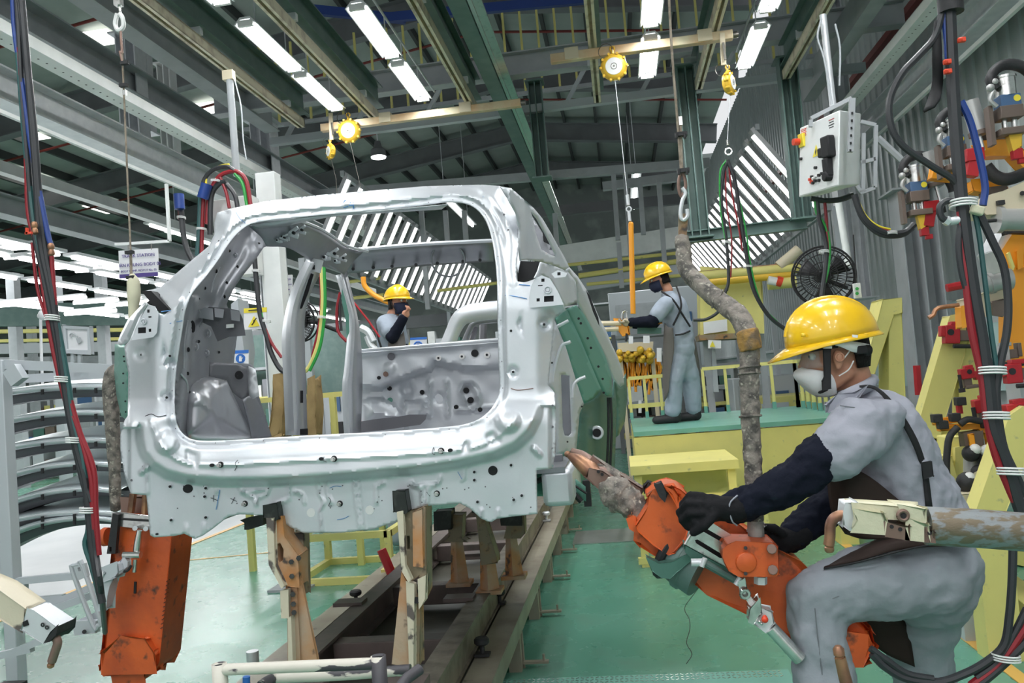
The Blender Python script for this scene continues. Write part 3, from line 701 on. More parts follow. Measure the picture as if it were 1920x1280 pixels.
def rear_depth(P):
    x, y = P.T
    Y = np.full(len(P), 3.0)
    Y += 0.30*sstep(585, 350, y)
    dO = sdist(P, OPEN, True); dE = sdist(P, OUT, True)
    top = sstep(470, 420, y)
    Y += top*0.10*(1-np.clip(dE/26, 0, 1))**2
    # flange around the opening, set back, with a bright fold
    Y += 0.030*(1-sstep(9, 17, dO))
    low = sstep(770, 800, y)
    Y += low*0.020*(1-sstep(12, 40, dO)); Y -= low*0.014*np.clip((dO-40)/50, 0, 1)*sstep(-4, 6, np.where(inside(P, GR), sdist(P, GC), -sdist(P, GC)))
    Y -= low*0.010*(1-sstep(0, 5, np.abs(dO-46)))
    # header ridge
    Y += top*0.02*np.sin(np.clip((dO-14)/22, 0, 1)*PI)
    # bumper step: proud above, plate set back below
    s = sdist(P, GC); s = np.where(inside(P, GR), s, -s)
    body = sstep(745, 790, y)
    Y -= 0.030*sstep(720, 800, y)
    Y -= body*0.088*sstep(-9, 9, s)
    # outer side flange set back
    Y += body*0.03*sstep(246, 240, x); Y += body*0.03*sstep(1028, 1034, x)
    # quarter wings fold back at the outside
    q = inside(P, [(322, 582), (345, 560), (372, 515), (398, 470), (420, 440), (436, 400), (380, 380), (240, 540)])
    dq = sdist(P, CREASE_L)
    Y += np.where(q, 0.010*np.minimum(dq, 200)*0.55, 0)
    Y += np.where(q, 0.02*np.cos(np.minimum(dq, 90)/90*2*PI)-0.02, 0)
    Y += 0.10*sstep(300, 235, x)*sstep(560, 600, y)*sstep(800, 760, y)
    Y += 0.05*sstep(1000, 1045, x)*sstep(560, 600, y)*sstep(760, 720, y)
    # right pillar: fold line along its outer third
    fr = [(905, 372), (945, 400), (962, 440), (958, 500), (962, 528)]
    df = sdist(P, fr); Y -= 0.018*(1-np.clip(df/14, 0, 1))*(x > 880)*(y < 540)
    def bump(cx, cy, r0, r1, h, sy=1.0):
        d = np.hypot(x-cx, (y-cy)*sy); return h*(1-sstep(r0, r1, d))
    Y -= bump(313, 829, 13, 25, .035); Y -= bump(953, 787, 14, 26, .035)
    for cx, cy, r in ((265, 665, 15), (312, 745, 14), (1020, 608, 14), (962, 697, 13)):
        Y += bump(cx, cy, r-7, r, .014); Y -= bump(cx, cy, 3, 6, .010)
    for tri in ([(981, 574), (966, 608), (982, 640)], [(937, 585), (946, 608), (936, 632)], [(306, 622), (299, 690), (318, 664)], [(299, 690), (318, 664), (340, 686)]):
        i_ = inside(P, tri); Y += np.where(i_, 0.020*sstep(0, 9, sdist(P, tri, True)), 0)
    def bead(pl, h=.007, w_=4.0):
        return h*(1-sstep(0.8, w_, sdist(P, pl)))
    for pl in ([(595, 897), (601, 927), (609, 942), (601, 958), (604, 995)], [(612, 897), (615, 930), (622, 942)], [(663, 894), (668, 940), (675, 989)], [(672, 894), (676, 940), (682, 989)], [(448, 905), (455, 923), (475, 932), (480, 945)], [(508, 903), (500, 925), (484, 934), (481, 945)], [(455, 922), (497, 919)], [(543, 903), (542, 935), (522, 944)], [(552, 921), (568, 927), (571, 942)], [(771, 903), (777, 912), (818, 906)], [(769, 908), (790, 915), (793, 950)], [(826, 890), (824, 905), (803, 915), (801, 945)], [(706, 942), (706, 912), (720, 905)], [(870, 873), (870, 895), (866, 900)], [(405, 905), (407, 922)], [(278, 925), (275, 850), (262, 815)], [(350, 985), (350, 1000)], [(382, 982), (382, 996)], [(903, 955), (903, 970)], [(934, 955), (934, 970)]):
        Y -= bead(pl)
    for pl in ([(1000, 840), (1012, 852)], [(265, 885), (277, 874)]): Y -= bead(pl, .02, 6)
    # faceted indentations beside the cups
    for tri in ([(905, 815), (925, 805), (945, 830), (915, 838)], [(868, 828), (880, 822), (882, 845), (862, 852)], [(345, 838), (375, 850), (372, 880), (345, 865)]):
        i_ = inside(P, tri); Y += np.where(i_, 0.014*sstep(0, 6, sdist(P, tri, True)), 0)
    Y += 0.0012*np.sin(x*.045)*np.sin(y*.05)
    return Y
mb = stamped(OUT, [OPEN], rear_depth, 4)
rf = mb.build('rear_frame', 'steel', car, smooth=60, solid=0.004)
def rd(px, py): return float(rear_depth(np.array([[px, py]], float))[0])
def ar(px, py, off=0.0): return at(px, py, rd(px, py)-off)
# inward return all round the opening
N_ = len(OPEN); cx0, cy0 = 640, 600
rows = []
for k, (dz, gr) in enumerate([(0.0, 0), (0.02, 5), (0.07, 9)]):
    rr = []
    for (x, y) in OPEN+[OPEN[0]]:
        d = math.hypot(x-cx0, y-cy0); rr.append(at(x+(x-cx0)/d*gr, y+(y-cy0)/d*gr, rd(x, y)+dz))
    rows.append(rr)
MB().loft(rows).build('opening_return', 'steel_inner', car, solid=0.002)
# header box section behind the upper edge
def strip(pts_a, pts_b, Ya, Yb, m, name, nv=2, par=car, **k):
    ra = A(pts_a, Ya); rb = A(pts_b, Yb); return MB().loft([ra, rb], 4, 0).build(name, m, par, smooth=60, solid=0.003, **k)
strip([(470, 421), (600, 405), (720, 394), (840, 383)], [(500, 432), (610, 408), (720, 399), (828, 392)], 3.30, 3.45, 'steel', 'header_underside')
# lamp plates
def plate(pl, hs, Y, m, name, off=0.012):
    mb = MB(); l = [at(x, y, Y) for x, y in pl]; mb.prism(l, (0, 0.003, 0), [[at(x, y, Y) for x, y in h] for h in hs]); return mb.build(name, m, car, smooth=0)
def sq(cx, cy, w_, h_, sh=-.06): return [(cx-w_/2, cy-h_/2-sh*w_/2), (cx+w_/2, cy-h_/2+sh*w_/2), (cx+w_/2, cy+h_/2+sh*w_/2), (cx-w_/2, cy+h_/2-sh*w_/2)]
PR = [(994, 577), (992, 557), (996, 536), (1003, 522), (1016, 516), (1031, 522), (1046, 546), (1057, 571)]
plate(PR, [sq(1018, 525, 6, 6), sq(1013, 535, 9, 2), sq(1029, 560, 18, 11), sq(1009, 562, 6, 6)], 2.985, 'steel', 'lamp_plate')
PL_ = [(278, 571), (290, 574), (297, 587), (294, 624), (287, 632), (246, 638), (262, 600)]
plate(PL_, [sq(278, 583, 5, 6), sq(281, 594, 6, 2.5), sq(266, 619, 15, 11), sq(281, 619, 5, 6)], 2.985, 'steel', 'lamp_plate')
mbk = MB()
for (cx, cy, w_, h_) in [(1018, 525, 7, 7), (1013, 535, 10, 3), (1029, 560, 19, 12), (1009, 562, 7, 7), (278, 583, 6, 7), (281, 594, 7, 3.5), (266, 619, 16, 12), (281, 619, 6, 7)]:
    mbk.prism([at(x, y, 3.0) for x, y in sq(cx, cy, w_, h_)], (0, .002, 0))
mbk.build('plate_recess', 'hole_black', car, smooth=0)
def rosette(px, py, r, Y, m='steel'):
    p = at(px, py, Y); MB().ring(p, (0, 1, 0), r, r*.25, 16, 6).cyl(p+V((0, .004, 0)), p+V((0, -.001, 0)), r*.5, seg=10).build('raised_boss', m, car)
rosette(1027, 543, .012, 2.98); rosette(269, 603, .010, 2.98)
# dark lamp pockets
for pl, Y in (([(976, 489), (1013, 491), (1008, 508), (1001, 522), (970, 528), (972, 508)], 3.14), ([(265, 545), (283, 545), (318, 580), (300, 586), (290, 577)], 3.12), ([(262, 588), (266, 572), (284, 561), (290, 566), (275, 574), (264, 588)], 3.14)):
    MB().prism(A(pl, Y), (0, .05, 0)).build('lamp_pocket', 'hole_black', car, smooth=0)
# left side: green strip and rear skin edge
def sheet(outer, holes, dfun, m, name, step=7, par=None, solid=0.004, smooth=60):
    f = (lambda P: np.full(len(P), dfun)) if isinstance(dfun, (int, float)) else (lambda P: dfun(*P.T))
    return stamped(outer, holes, f, step).build(name, m, par or car, smooth=smooth, solid=solid)
sheet([(216, 645), (233, 646), (243, 655), (243, 778), (236, 786), (228, 780), (219, 740), (215, 700)], [], lambda x, y: 3.10+(243-x)*.012, 'green_tint', 'side_flange')
sheet([(244, 638), (262, 594), (278, 570), (272, 566), (258, 580), (240, 600), (226, 628), (220, 645), (232, 648)], [], lambda x, y: 3.02+(270-x)*.006, 'steel', 'quarter_corner')
# right side: quarter upper with the small side glass opening
sheet([(936, 349), (958, 353), (981, 373), (1000, 390), (1016, 409), (1032, 436), (1046, 462), (1058, 482), (1067, 501), (1060, 507), (1040, 498), (1013, 490), (985, 486), (975, 489), (972, 465), (973, 430), (967, 400), (950, 370)],
      [[(995, 397), (1006, 410), (1018, 432), (1030, 455), (1042, 481), (1030, 477), (1014, 467), (1005, 440)]],
      lambda x, y: 3.27+np.clip(x-975, -20, 200)*.0065-.03*np.sin(np.clip((x-945)/45, 0, 1)*PI)+.022*np.exp(-((x-984-(y-380)*.05)/6)**2), 'steel', 'quarter_upper', 5)
sheet([(990, 392), (1046, 484), (1010, 478), (1000, 440)], [], 4.05, 'steel_inner', 'inner_quarter_trim')
MB().prism(A([(1017, 430), (1023, 438), (1031, 458), (1019, 452)], 4.0), (0, .02, 0)).build('trim_cutout', 'hole_black', car)
sheet([(1013, 491), (1040, 499), (1064, 509), (1079, 528), (1082, 566), (1058, 575), (1046, 548), (1031, 524), (1016, 516), (1001, 522), (1008, 508)], [], lambda x, y: 3.02+(x-1010)*.0045+.02*np.sin((x-1010)*.12), 'steel', 'shoulder_panel', 5)
plate([(1034, 513), (1046, 506), (1064, 512), (1060, 519), (1040, 521)], [sq(1048, 513, 6, 6)], 2.99, 'steel', 'shoulder_tab')
MB().prism(A(sq(1048, 513, 7, 7), 3.005), (0, .004, 0)).build('tab_hole', 'hole_black', car)
SK = [(1060, 507), (1067, 501), (1083, 519), (1099, 543), (1112, 570), (1123, 596), (1136, 620), (1147, 647), (1157, 668), (1165, 690), (1170, 720), (1163, 725), (1150, 712), (1134, 668), (1113, 623), (1094, 589), (1082, 568), (1079, 530)]
sheet(SK, [], lambda x, y: 3.25+(x-1060)*.0085+.0010*np.abs(y-501-(x-1067)*1.9), 'steel', 'side_skin', 5)
MB().prism(A([(1098, 542), (1106, 555), (1122, 595), (1124, 612), (1112, 585)], 3.45), (0, .01, 0)).build('side_glass_gap', 'hole_black', car)
sheet([(1062, 579), (1080, 572), (1094, 589), (1113, 623), (1134, 668), (1146, 706), (1147, 744), (1138, 742), (1127, 730), (1110, 690), (1085, 630)], [], lambda x, y: 3.32+(x-1060)*.006, 'green_tint', 'gutter_strip', 6)
sheet([(1041, 597), (1062, 580), (1085, 630), (1110, 690), (1127, 730), (1112, 748), (1094, 757), (1080, 715), (1060, 650)], [], lambda x, y: 3.20+(x-1040)*.005, 'green_tint', 'lamp_well_side', 6)
sheet([(1038, 598), (1060, 650), (1080, 715), (1094, 757), (1086, 775), (1080, 841), (1043, 852), (1043, 785), (1040, 737), (1029, 722), (1032, 680)], [[(1051, 702), (1068, 704), (1070, 760), (1072, 812), (1067, 817), (1058, 816), (1054, 800)]], lambda x, y: 3.10+(x-1028)*.0045, 'steel', 'rear_return_panel', 6)
sheet([(1048, 698), (1072, 700), (1076, 818), (1052, 820)], [], 3.42, 'steel_inner', 'slot_back')
sheet([(1094, 757), (1112, 748), (1127, 730), (1147, 744), (1151, 712), (1156, 760), (1152, 877), (1143, 890), (1110, 885), (1082, 860), (1080, 840), (1086, 775)], [], lambda x, y: 3.50+(x-1085)*.008-.05*np.exp(-((x-1100)/8)**2)*(y > 775), 'green_dark', 'inner_fender', 6) if 'green_dark' in M else None
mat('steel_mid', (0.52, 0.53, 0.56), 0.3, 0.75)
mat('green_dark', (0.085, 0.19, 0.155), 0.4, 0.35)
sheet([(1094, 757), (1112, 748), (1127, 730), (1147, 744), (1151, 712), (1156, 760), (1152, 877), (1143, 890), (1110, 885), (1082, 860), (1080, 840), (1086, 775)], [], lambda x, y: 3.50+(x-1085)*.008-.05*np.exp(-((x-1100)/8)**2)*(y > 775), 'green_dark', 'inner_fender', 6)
sheet([(1151, 712), (1163, 722), (1173, 700), (1176, 740), (1171, 790), (1160, 815), (1154, 820), (1156, 760)], [], lambda x, y: 4.2+(x-1150)*.02, 'green_dark', 'front_door_edge', 6)
p = at(1119, 811, 3.70); MB().ring(p, (0, 1, 0), .024, .008, 20, 6).build('grommet_ring', 'steel', car); MB().cyl(p, p-V((0, .008, 0)), .018, seg=16).build('grommet_hole', 'hole_black', car)
for pl in ([(1140, 745), (1141, 800), (1138, 880)], [(1145, 745), (1147, 800), (1144, 880)]): MB().tube(A(pl, 3.86), .006, 6, 4).build('edge_seal', 'rubber', car)
for pl in ([(1036, 716), (1040, 690), (1052, 650), (1066, 642), (1070, 640)], [(1073, 745), (1076, 722), (1084, 712), (1098, 706)], [(1045, 612), (1066, 601)]): MB().tube(A(pl, 3.14), .0065, 8, 3).build('bent_rod', 'steel', car)
mbk = MB()
for (x, y, Y) in [(1085, 597, 3.42), (1089, 606, 3.42), (1102, 634, 3.5), (1108, 652, 3.5), (1122, 687, 3.62), (1130, 710, 3.68), (1132, 736, 3.7), (1033, 620, 3.08), (1034, 650, 3.08), (1035, 680, 3.08), (1064, 828, 3.2), (1091, 762, 3.3), (232, 668, 3.18), (233, 677, 3.18), (231, 700, 3.18), (231, 718, 3.18), (235, 752, 3.18), (236, 772, 3.18)]:
    mbk.cyl(at(x, y, Y-.02), at(x, y, Y-.012), .0055 if Y > 3.3 else .004, seg=8)
tag(mbk.build('flange_holes', 'hole_black', car), kind='stuff')
# underbody seen below the right corner
sheet([(1006, 882), (1037, 879), (1043, 851), (1080, 842), (1100, 870), (1108, 905), (1100, 932), (1060, 930), (1007, 930)], [], lambda x, y: 3.35+(x-1000)*.004, 'green_tint', 'underbody_end')
MB().tube(A([(1006, 902), (1035, 890), (1045, 893), (1090, 940)], 3.3), .012, 6, 3).tube(A([(1040, 885), (1100, 925)], 3.3), .005, 6).build('brake_line', 'rubber', car)
sheet([(1045, 880), (1080, 898), (1098, 912), (1099, 940), (1070, 925), (1048, 905)], [], 3.32, 'green_tint', 'side_member')
MB().bar(at(1099, 900, 3.4), at(1103, 948, 3.4), .03, .04, (0, 1, 0)).build('tow_bracket', 'rubber', car)
# floor pan, sills, and mirrored right-hand structure for views from the side
zf = 1.20
MB().box((-1.02, 4.25, zf), (1.55, 2.2, .02)).build('floor_pan', 'steel_inner', car)
for k in range(5): MB().box((-1.02, 3.4+k*.42, zf+.02), (1.5, .06, .03)).build('floor_crossmember', 'steel_inner', car)
for s, x in ((0, -1.80), (1, -0.28)): MB().bar((x, 3.15, 1.13), (x, 5.6, 1.13), .12, .14).build('sill', 'steel', car, bevel=.02)
# ---- interior left
def plain(x, y): return 3.12+np.clip(x-330, 0, 400)*.0042
INN = [(328, 690), (340, 610), (346, 578), (358, 545), (382, 518), (406, 485), (429, 450), (455, 424), (490, 414), (541, 411), (560, 418), (556, 440), (530, 452), (509, 458), (494, 464), (479, 486), (455, 516), (438, 540), (424, 570), (432, 590), (445, 620), (440, 660), (438, 680), (470, 682), (479, 692), (485, 743), (509, 818), (480, 826), (366, 828), (340, 812), (325, 775)]
def inn(x, y):
    P = np.stack([x, y], 1)
    Y = plain(x, y)
    tube_ = [(462, 430), (440, 480), (405, 530), (392, 565)]
    Y += .05*(1-sstep(4, 26, sdist(P, tube_)))
    Y += .035*(1-sstep(5, 22, np.hypot(x-478, (y-440)*.5)))
    Y -= .03*(1-sstep(0, 12, np.abs(x-(352+(700-y)*.10))))*(y > 560)
    Y += 0.03*sstep(372, 388, x)*sstep(560, 600, y)
    return Y
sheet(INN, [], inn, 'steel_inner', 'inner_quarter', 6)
mbk = MB()
for (x, y, rx, rz) in [(361, 612, .011, .026), (372, 560, .006, .006), (384, 540, .006, .007), (405, 508, .007, .010), (430, 470, .006, .007), (372, 640, .007, .007), (353, 655, .006, .010), (410, 660, .006, .006), (400, 690, .005, .005), (352, 700, .005, .008), (355, 735, .004, .006), (425, 530, .006, .008), (445, 500, .006, .008), (500, 440, .008, .008), (515, 425, .006, .004), (485, 456, .007, .005), (421, 556, .005, .008)]:
    Yq = float(inn(np.array([x*1.0]), np.array([y*1.0]))[0])-.006; c = at(x, y, Yq)
    mbk.prism([c+V((math.cos(2*PI*k/12)*rx, 0, math.sin(2*PI*k/12)*rz)) for k in range(12)], (0, .003, 0))
tag(mbk.build('quarter_holes', 'hole_black', car, smooth=0), kind='stuff')
for (x, y, s_) in [(388, 625, .016), (366, 650, .014), (386, 662, .014), (508, 437, .012), (441, 478, .010)]:
    Yq = float(inn(np.array([x*1.0]), np.array([y*1.0]))[0])-.004; c = at(x, y, Yq); MB().ring(c, (0, 1, 0), s_, s_*.28, 16, 6).cyl(c, c-V((0, .012, 0)), s_*.4, seg=8).build('quarter_boss', 'steel_mid', car)
for pl in ([(352, 600), (346, 640), (344, 690)], [(338, 700), (350, 715), (352, 735)], [(372, 580), (378, 598), (374, 612)], [(412, 500), (400, 525), (396, 548)]):
    MB().tube([at(x, y, float(inn(np.array([x*1.0]), np.array([y*1.0]))[0])-.003) for x, y in pl], .004, 6, 4).build('quarter_bead', 'steel_mid', car)
# wheelhouse dome
WH = spl([(350, 822), (346, 770), (352, 728), (372, 709), (395, 705), (424, 711), (436, 735), (452, 768), (466, 800), (470, 823), (410, 828)], 4)
def wh(x, y):
    P = np.stack([x, y], 1); d = sdist(P, WH, True)
    Y = 3.17+(x-330)*.0042 - .20*np.sqrt(np.clip(d/52, 0, 1))
    for pl in ([(362, 755), (375, 752), (400, 775), (412, 815)], [(410, 716), (418, 745), (424, 790)], [(380, 715), (400, 714), (412, 725)]): Y -= .010*(1-sstep(1, 5, sdist(P, pl)))
    return Y
sheet(WH, [], wh, 'steel_mid', 'wheelhouse', 5)
sheet([(393, 678), (445, 682), (463, 690), (466, 742), (452, 748), (436, 735), (426, 713), (392, 705)], [], lambda x, y: 3.33+(x-393)*.002, 'steel_dark', 'inner_box_panel', 8)
sheet([(455, 750), (466, 742), (478, 742), (490, 765), (509, 818), (472, 822), (468, 800)], [], lambda x, y: 3.58+(x-455)*.004, 'steel_inner', 'wheelhouse_flank', 6)
sheet([(466, 686), (479, 692), (486, 742), (474, 748), (466, 740)], [], 3.48, 'galv', 'pillar_foot', 8)
p = at(449, 703, 3.41); MB().cyl(p, p-V((0, .006, 0)), .019, seg=18).build('panel_hole', 'hole_black', car)
# bracket with dark plate high on the inner quarter
plate([(364, 592), (392, 575), (430, 578), (448, 582), (455, 598), (460, 629), (430, 631), (408, 640), (396, 612), (362, 596)], [], 3.34, 'steel_dark', 'seatbelt_bracket')
plate([(366, 584), (384, 576), (398, 578), (400, 600), (364, 594)], [], 3.30, 'steel_mid', 'hinge_plate')
plate([(402, 577), (420, 580), (418, 596), (403, 594)], [], 3.31, 'steel_mid', 'hinge_plate')
plate([(432, 580), (450, 584), (449, 602), (434, 600)], [], 3.31, 'steel_mid', 'hinge_plate')
plate([(424, 608), (438, 607), (438, 614), (424, 615)], [], 3.32, 'white_gloss', 'bracket_window')
# roof rail, left
RL = [[(467, 424, 3.36), (541, 413, 3.45), (590, 426, 3.7), (620, 444, 3.95), (650, 464, 4.3), (680, 472, 4.6)], [(490, 445, 3.42), (545, 440, 3.52), (585, 455, 3.75), (615, 470, 4.0), (640, 486, 4.3), (660, 492, 4.55)], [(500, 462, 3.45), (538, 464, 3.55), (572, 482, 3.8), (600, 497, 4.05), (625, 505, 4.3), (645, 515, 4.5)]]
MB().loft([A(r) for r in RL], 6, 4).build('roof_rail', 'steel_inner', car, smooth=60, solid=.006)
MB().tube(A([(478, 421, 3.34), (541, 411, 3.44), (590, 424, 3.7), (620, 441, 3.95), (650, 461, 4.3), (690, 471, 4.6)]), .008, 6, 4).build('rail_edge', 'steel', car)
for (x, y, s, Y) in [(545, 440, 1.0, 3.5), (562, 434, .8, 3.55), (622, 478, 1.0, 4.0), (640, 486, .8, 4.1), (531, 448, .6, 3.48)]:
    c = at(x, y, Y); b_ = MB(); u = .035*s
    b_.box(c, (u*2.2, .012, u*.5), Matrix.Rotation(.4, 3, 'Y')).box(c+V((u*.5, -.005, u*.5)), (u*1.4, .012, u*.45), Matrix.Rotation(-.5, 3, 'Y')).box(c+V((-u*.6, -.004, -u*.5)), (u*.9, .012, u*.6)).cyl(c+V((-u, -.02, -u*.3)), c+V((-u, .01, -u*.3)), u*.4, seg=10)
    b_.build('grip_bracket', 'steel', car, bevel=.003)
    MB().cyl(c+V((-u, -.024, -u*.3)), c+V((-u, -.018, -u*.3)), u*.2, seg=8).cyl(c+V((u*.6, -.022, u*.1)), c+V((u*.6, -.010, u*.1)), u*.22, seg=8).build('bracket_hole', 'hole_black', car)
# front roof bow
FB = [[(645, 472), (700, 466), (800, 458), (925, 452)], [(648, 480), (700, 474), (800, 466), (925, 458)], [(650, 498), (700, 492), (800, 482), (925, 474)], [(652, 512), (700, 506), (740, 502), (800, 496), (925, 488)][:1]+[(700, 508), (800, 498), (925, 490)]]
MB().loft([A(r, 4.62+.05*i) for i, r in enumerate(FB)], 5, 3).build('roof_bow', 'steel_inner', car, smooth=60, solid=.006)
MB().tube(A([(645, 471), (700, 465), (800, 457), (925, 451)], 4.6), .012, 6, 4).build('bow_edge', 'steel', car)
for x in (662, 700, 735, 780, 820, 868, 900): MB().cyl(at(x, 505-(x-650)*.07, 4.70), at(x, 505-(x-650)*.07, 4.74), .010, seg=8).build('bow_hole', 'hole_black', car)
MB().ring(at(840, 487, 4.70), (0, 1, .3), .10, .006, 24, 6).build('bow_emboss', 'steel_inner', car)
# door pillars, left
def pillar(rows, name, m, par=car, ms=6): return MB().loft([A(r) for r in rows], ms, 2).build(name, m, par, smooth=60, solid=.004)
pc = [[(575, 486, 3.9), (562, 510, 3.88), (547, 545, 3.86), (535, 587, 3.86), (529, 634, 3.86), (531, 690, 3.86), (533, 740, 3.86), (536, 816, 3.86)],
      [(584, 490, 3.86), (573, 512, 3.83), (559, 545, 3.80), (548, 587, 3.80), (545, 634, 3.80), (547, 690, 3.80), (549, 740, 3.80), (552, 816, 3.80)],
      [(590, 492, 3.88), (580, 515, 3.86), (566, 548, 3.84), (556, 587, 3.84), (553, 634, 3.84), (554, 690, 3.84), (556, 740, 3.84), (557, 816, 3.84)]]
pillar(pc, 'centre_pillar_outer', 'steel')
pc2 = [[(588, 490, 3.9), (580, 515, 3.88), (564, 552, 3.86), (556, 587, 3.86), (553, 634, 3.86), (554, 690, 3.86), (556, 740, 3.86), (557, 816, 3.86)],
       [(606, 490, 3.98), (596, 520, 3.96), (584, 545, 3.94), (572, 587, 3.94), (571, 634, 3.94), (572, 690, 3.94), (574, 740, 3.94), (576, 816, 3.94)]]
pillar(pc2, 'centre_pillar_inner', 'steel_mid')
for pl in ([(583, 512), (588, 514), (578, 548), (566, 578), (561, 579), (570, 545)], [(563, 732), (568, 732), (568, 755), (563, 755)], [(562, 804), (577, 803), (577, 815), (562, 815)]): MB().prism(A(pl, 3.88), (0, .003, 0)).build('pillar_slot', 'hole_black', car)
MB().prism(A([(578, 482), (606, 488), (600, 512), (576, 504)], 3.89), (0, .006, 0)).build('pillar_gusset', 'galv', car)
MB().prism(A(sq(586, 501, 8, 8), 3.885), (0, .004, 0)).build('gusset_hole', 'hole_black', car)
pb = [[(630, 516, 4.4), (642, 557, 4.38), (652, 593, 4.36), (651, 634, 4.36), (646, 690, 4.36), (642, 730, 4.36), (646, 814, 4.36)],
      [(637, 514, 4.36), (650, 557, 4.34), (660, 593, 4.32), (659, 634, 4.32), (655, 690, 4.32), (652, 730, 4.32), (656, 814, 4.32)],
      [(640, 514, 4.42), (653, 557, 4.40), (664, 593, 4.38), (664, 634, 4.38), (661, 690, 4.38), (660, 730, 4.38), (662, 814, 4.38)]]
pillar(pb, 'front_pillar_outer', 'steel')
pb2 = [[(640, 512, 4.5), (653, 557, 4.48), (663, 593, 4.46), (664, 634, 4.46), (661, 690, 4.46), (660, 730, 4.46), (662, 814, 4.46)],
       [(650, 510, 4.6), (660, 550, 4.6), (671, 600, 4.6), (677, 650, 4.6), (679, 690, 4.6), (679, 730, 4.6), (676, 814, 4.6)]]
pillar(pb2, 'front_pillar_inner', 'steel_mid')
plate([(641, 540), (646, 556), (654, 590), (655, 622), (650, 634), (648, 600), (640, 560)], [], 4.29, 'green_tint', 'pillar_green_strip')  # thin green plate along the upper front pillar
# bulkhead and cowl far inside
BK = [(662, 664), (672, 655), (740, 651), (800, 646), (870, 641), (950, 634), (950, 806), (662, 816)]
def bk(x, y):
    P = np.stack([x, y], 1); Y = np.full(len(P), 4.95)
    cv = [(655, 722), (712, 724), (740, 712), (780, 697), (805, 690), (812, 676), (870, 688), (960, 684)]
    reg = cv+[(960, 600), (640, 600), (640, 722)]
    s = np.where(inside(P, reg), sdist(P, cv), -sdist(P, cv))
    Y -= .16*sstep(-9, 3, s); Y -= .05*sstep(14, 0, y-(656-(x-672)*.078))
    for (cx, cy, r, h) in [(763, 730, 14, .03), (824, 746, 11, .03), (730, 690, 12, -.02), (705, 806, 60, -.10)]: Y += h*(1-sstep(r-5, r, np.hypot(x-cx, y-cy)))
    for pl in ([(757, 748), (795, 746), (797, 775), (757, 778), (757, 748)], [(806, 716), (804, 780)], [(838, 714), (840, 780)], [(862, 735), (868, 720), (885, 718), (896, 735), (900, 760), (888, 768), (872, 758), (862, 735)], [(855, 770), (930, 764)], [(890, 690), (935, 688)]): Y -= .022*(1-sstep(1, 5, sdist(P, pl)))
    tr = [(683, 745), (700, 750), (758, 780), (756, 786), (680, 796)]
    i_ = inside(P, tr); Y += np.where(i_, -.10*sstep(0, 25, sdist(P, tr, True)), 0)
    Y += .003*np.sin(x*.11)*np.sin(y*.13)
    return Y
bkh = sheet(BK, [], bk, 'steel', 'front_bulkhead', 5)
MB().loft([A([(668, 662, 4.72), (760, 655, 4.74), (935, 642, 4.74)]), A([(668, 656, 4.9), (760, 648, 4.92), (935, 634, 4.92)])], 3).build('cowl_top', 'steel', car, solid=.004)
plate([(664, 792), (700, 786), (752, 780), (768, 777), (800, 777), (798, 786), (788, 796), (720, 806), (664, 812)], [], 4.70, 'steel_dark', 'crossmember')
for i, (x, y, r, m) in enumerate([(733, 668, .022, 'steel_dark'), (822, 671, .017, 'white_gloss'), (866, 668, .017, 'white_gloss'), (890, 662, .022, 'hole_black'), (913, 665, .019, 'white_gloss'), (710, 708, .011, 'hole_black'), (723, 701, .016, 'copper_dull'), (730, 728, .014, 'hole_black'), (791, 735, .014, 'hole_black'), (855, 763, .014, 'hole_black'), (900, 768, .014, 'hole_black'), (820, 749, .036, 'steel'), (731, 750, .016, 'green_tint'), (874, 732, .018, 'hole_black'), (882, 750, .020, 'hole_black'), (740, 797, .010, 'galv')]):
    Yb = float(bk(np.array([x]), np.array([y]))[0]); p = at(x, y, Yb-.015)
    MB().cyl(p+V((0, .01, 0)), p, r, seg=16).build('boss', m, bkh)
    if m in ('white_gloss', 'steel') and r < .03: MB().cyl(p, p-V((0, .004, 0)), r*.4, seg=8).build('boss_hole', 'hole_black', bkh)
MB().bar(at(668, 700, 4.6), at(668, 730, 4.6), .06, .05, (0, 1, 0)).build('door_hinge', 'steel', car, bevel=.006)
# right-hand mirrored pieces, hidden behind the rear pillar from the front
for ob in list(car.children):
    if ob.name.split('.')[0] in ('centre_pillar_outer', 'centre_pillar_inner', 'front_pillar_outer', 'front_pillar_inner'):
        me = ob.data.copy(); nb = bpy.data.objects.new(ob.name.split('.')[0], me); COL.objects.link(nb); nb.parent = car
        for v in me.vertices: v.co.x = (-1.01-car.location.x)*2 - v.co.x + 0.06
        for md in ob.modifiers:
            m2 = nb.modifiers.new('s', 'SOLIDIFY'); m2.thickness = md.thickness; m2.offset = 0
# ---- studs, holes and hand marks on the rear panel
def disc(px, py, r, m, name, sx=1.0, off=.004, th=.004):
    p = ar(px, py, off); pts = [p+V((math.cos(2*PI*k/18)*r*sx, 0, math.sin(2*PI*k/18)*r)) for k in range(18)]
    return MB().prism(pts, (0, th, 0)).build(name, m, rf, smooth=0)
for (x, y) in [(413, 871), (626, 860), (827, 845), (459, 944), (637, 944), (819, 925)]:
    disc(x, y, .0115, 'hole_black', 'weld_ring', off=.004)
    p = ar(x, y, 0); MB().cyl(p, p-V((0, .020, 0)), .0062, seg=10).cyl(p-V((0, .004, 0)), p-V((0, .008, 0)), .009, seg=6).build('weld_stud', 'chrome', rf)
for (x, y, r, s) in [(397, 872, .0065, 1.5), (602, 860, .0065, 1.4), (844, 844, .0065, 1.4), (352, 916, .0165, 1.25), (924, 882, .0175, 1.0), (294, 1001, .004, 1.6), (445, 704, .001, 1)]: disc(x, y, r, 'hole_black', 'punched_hole', s)
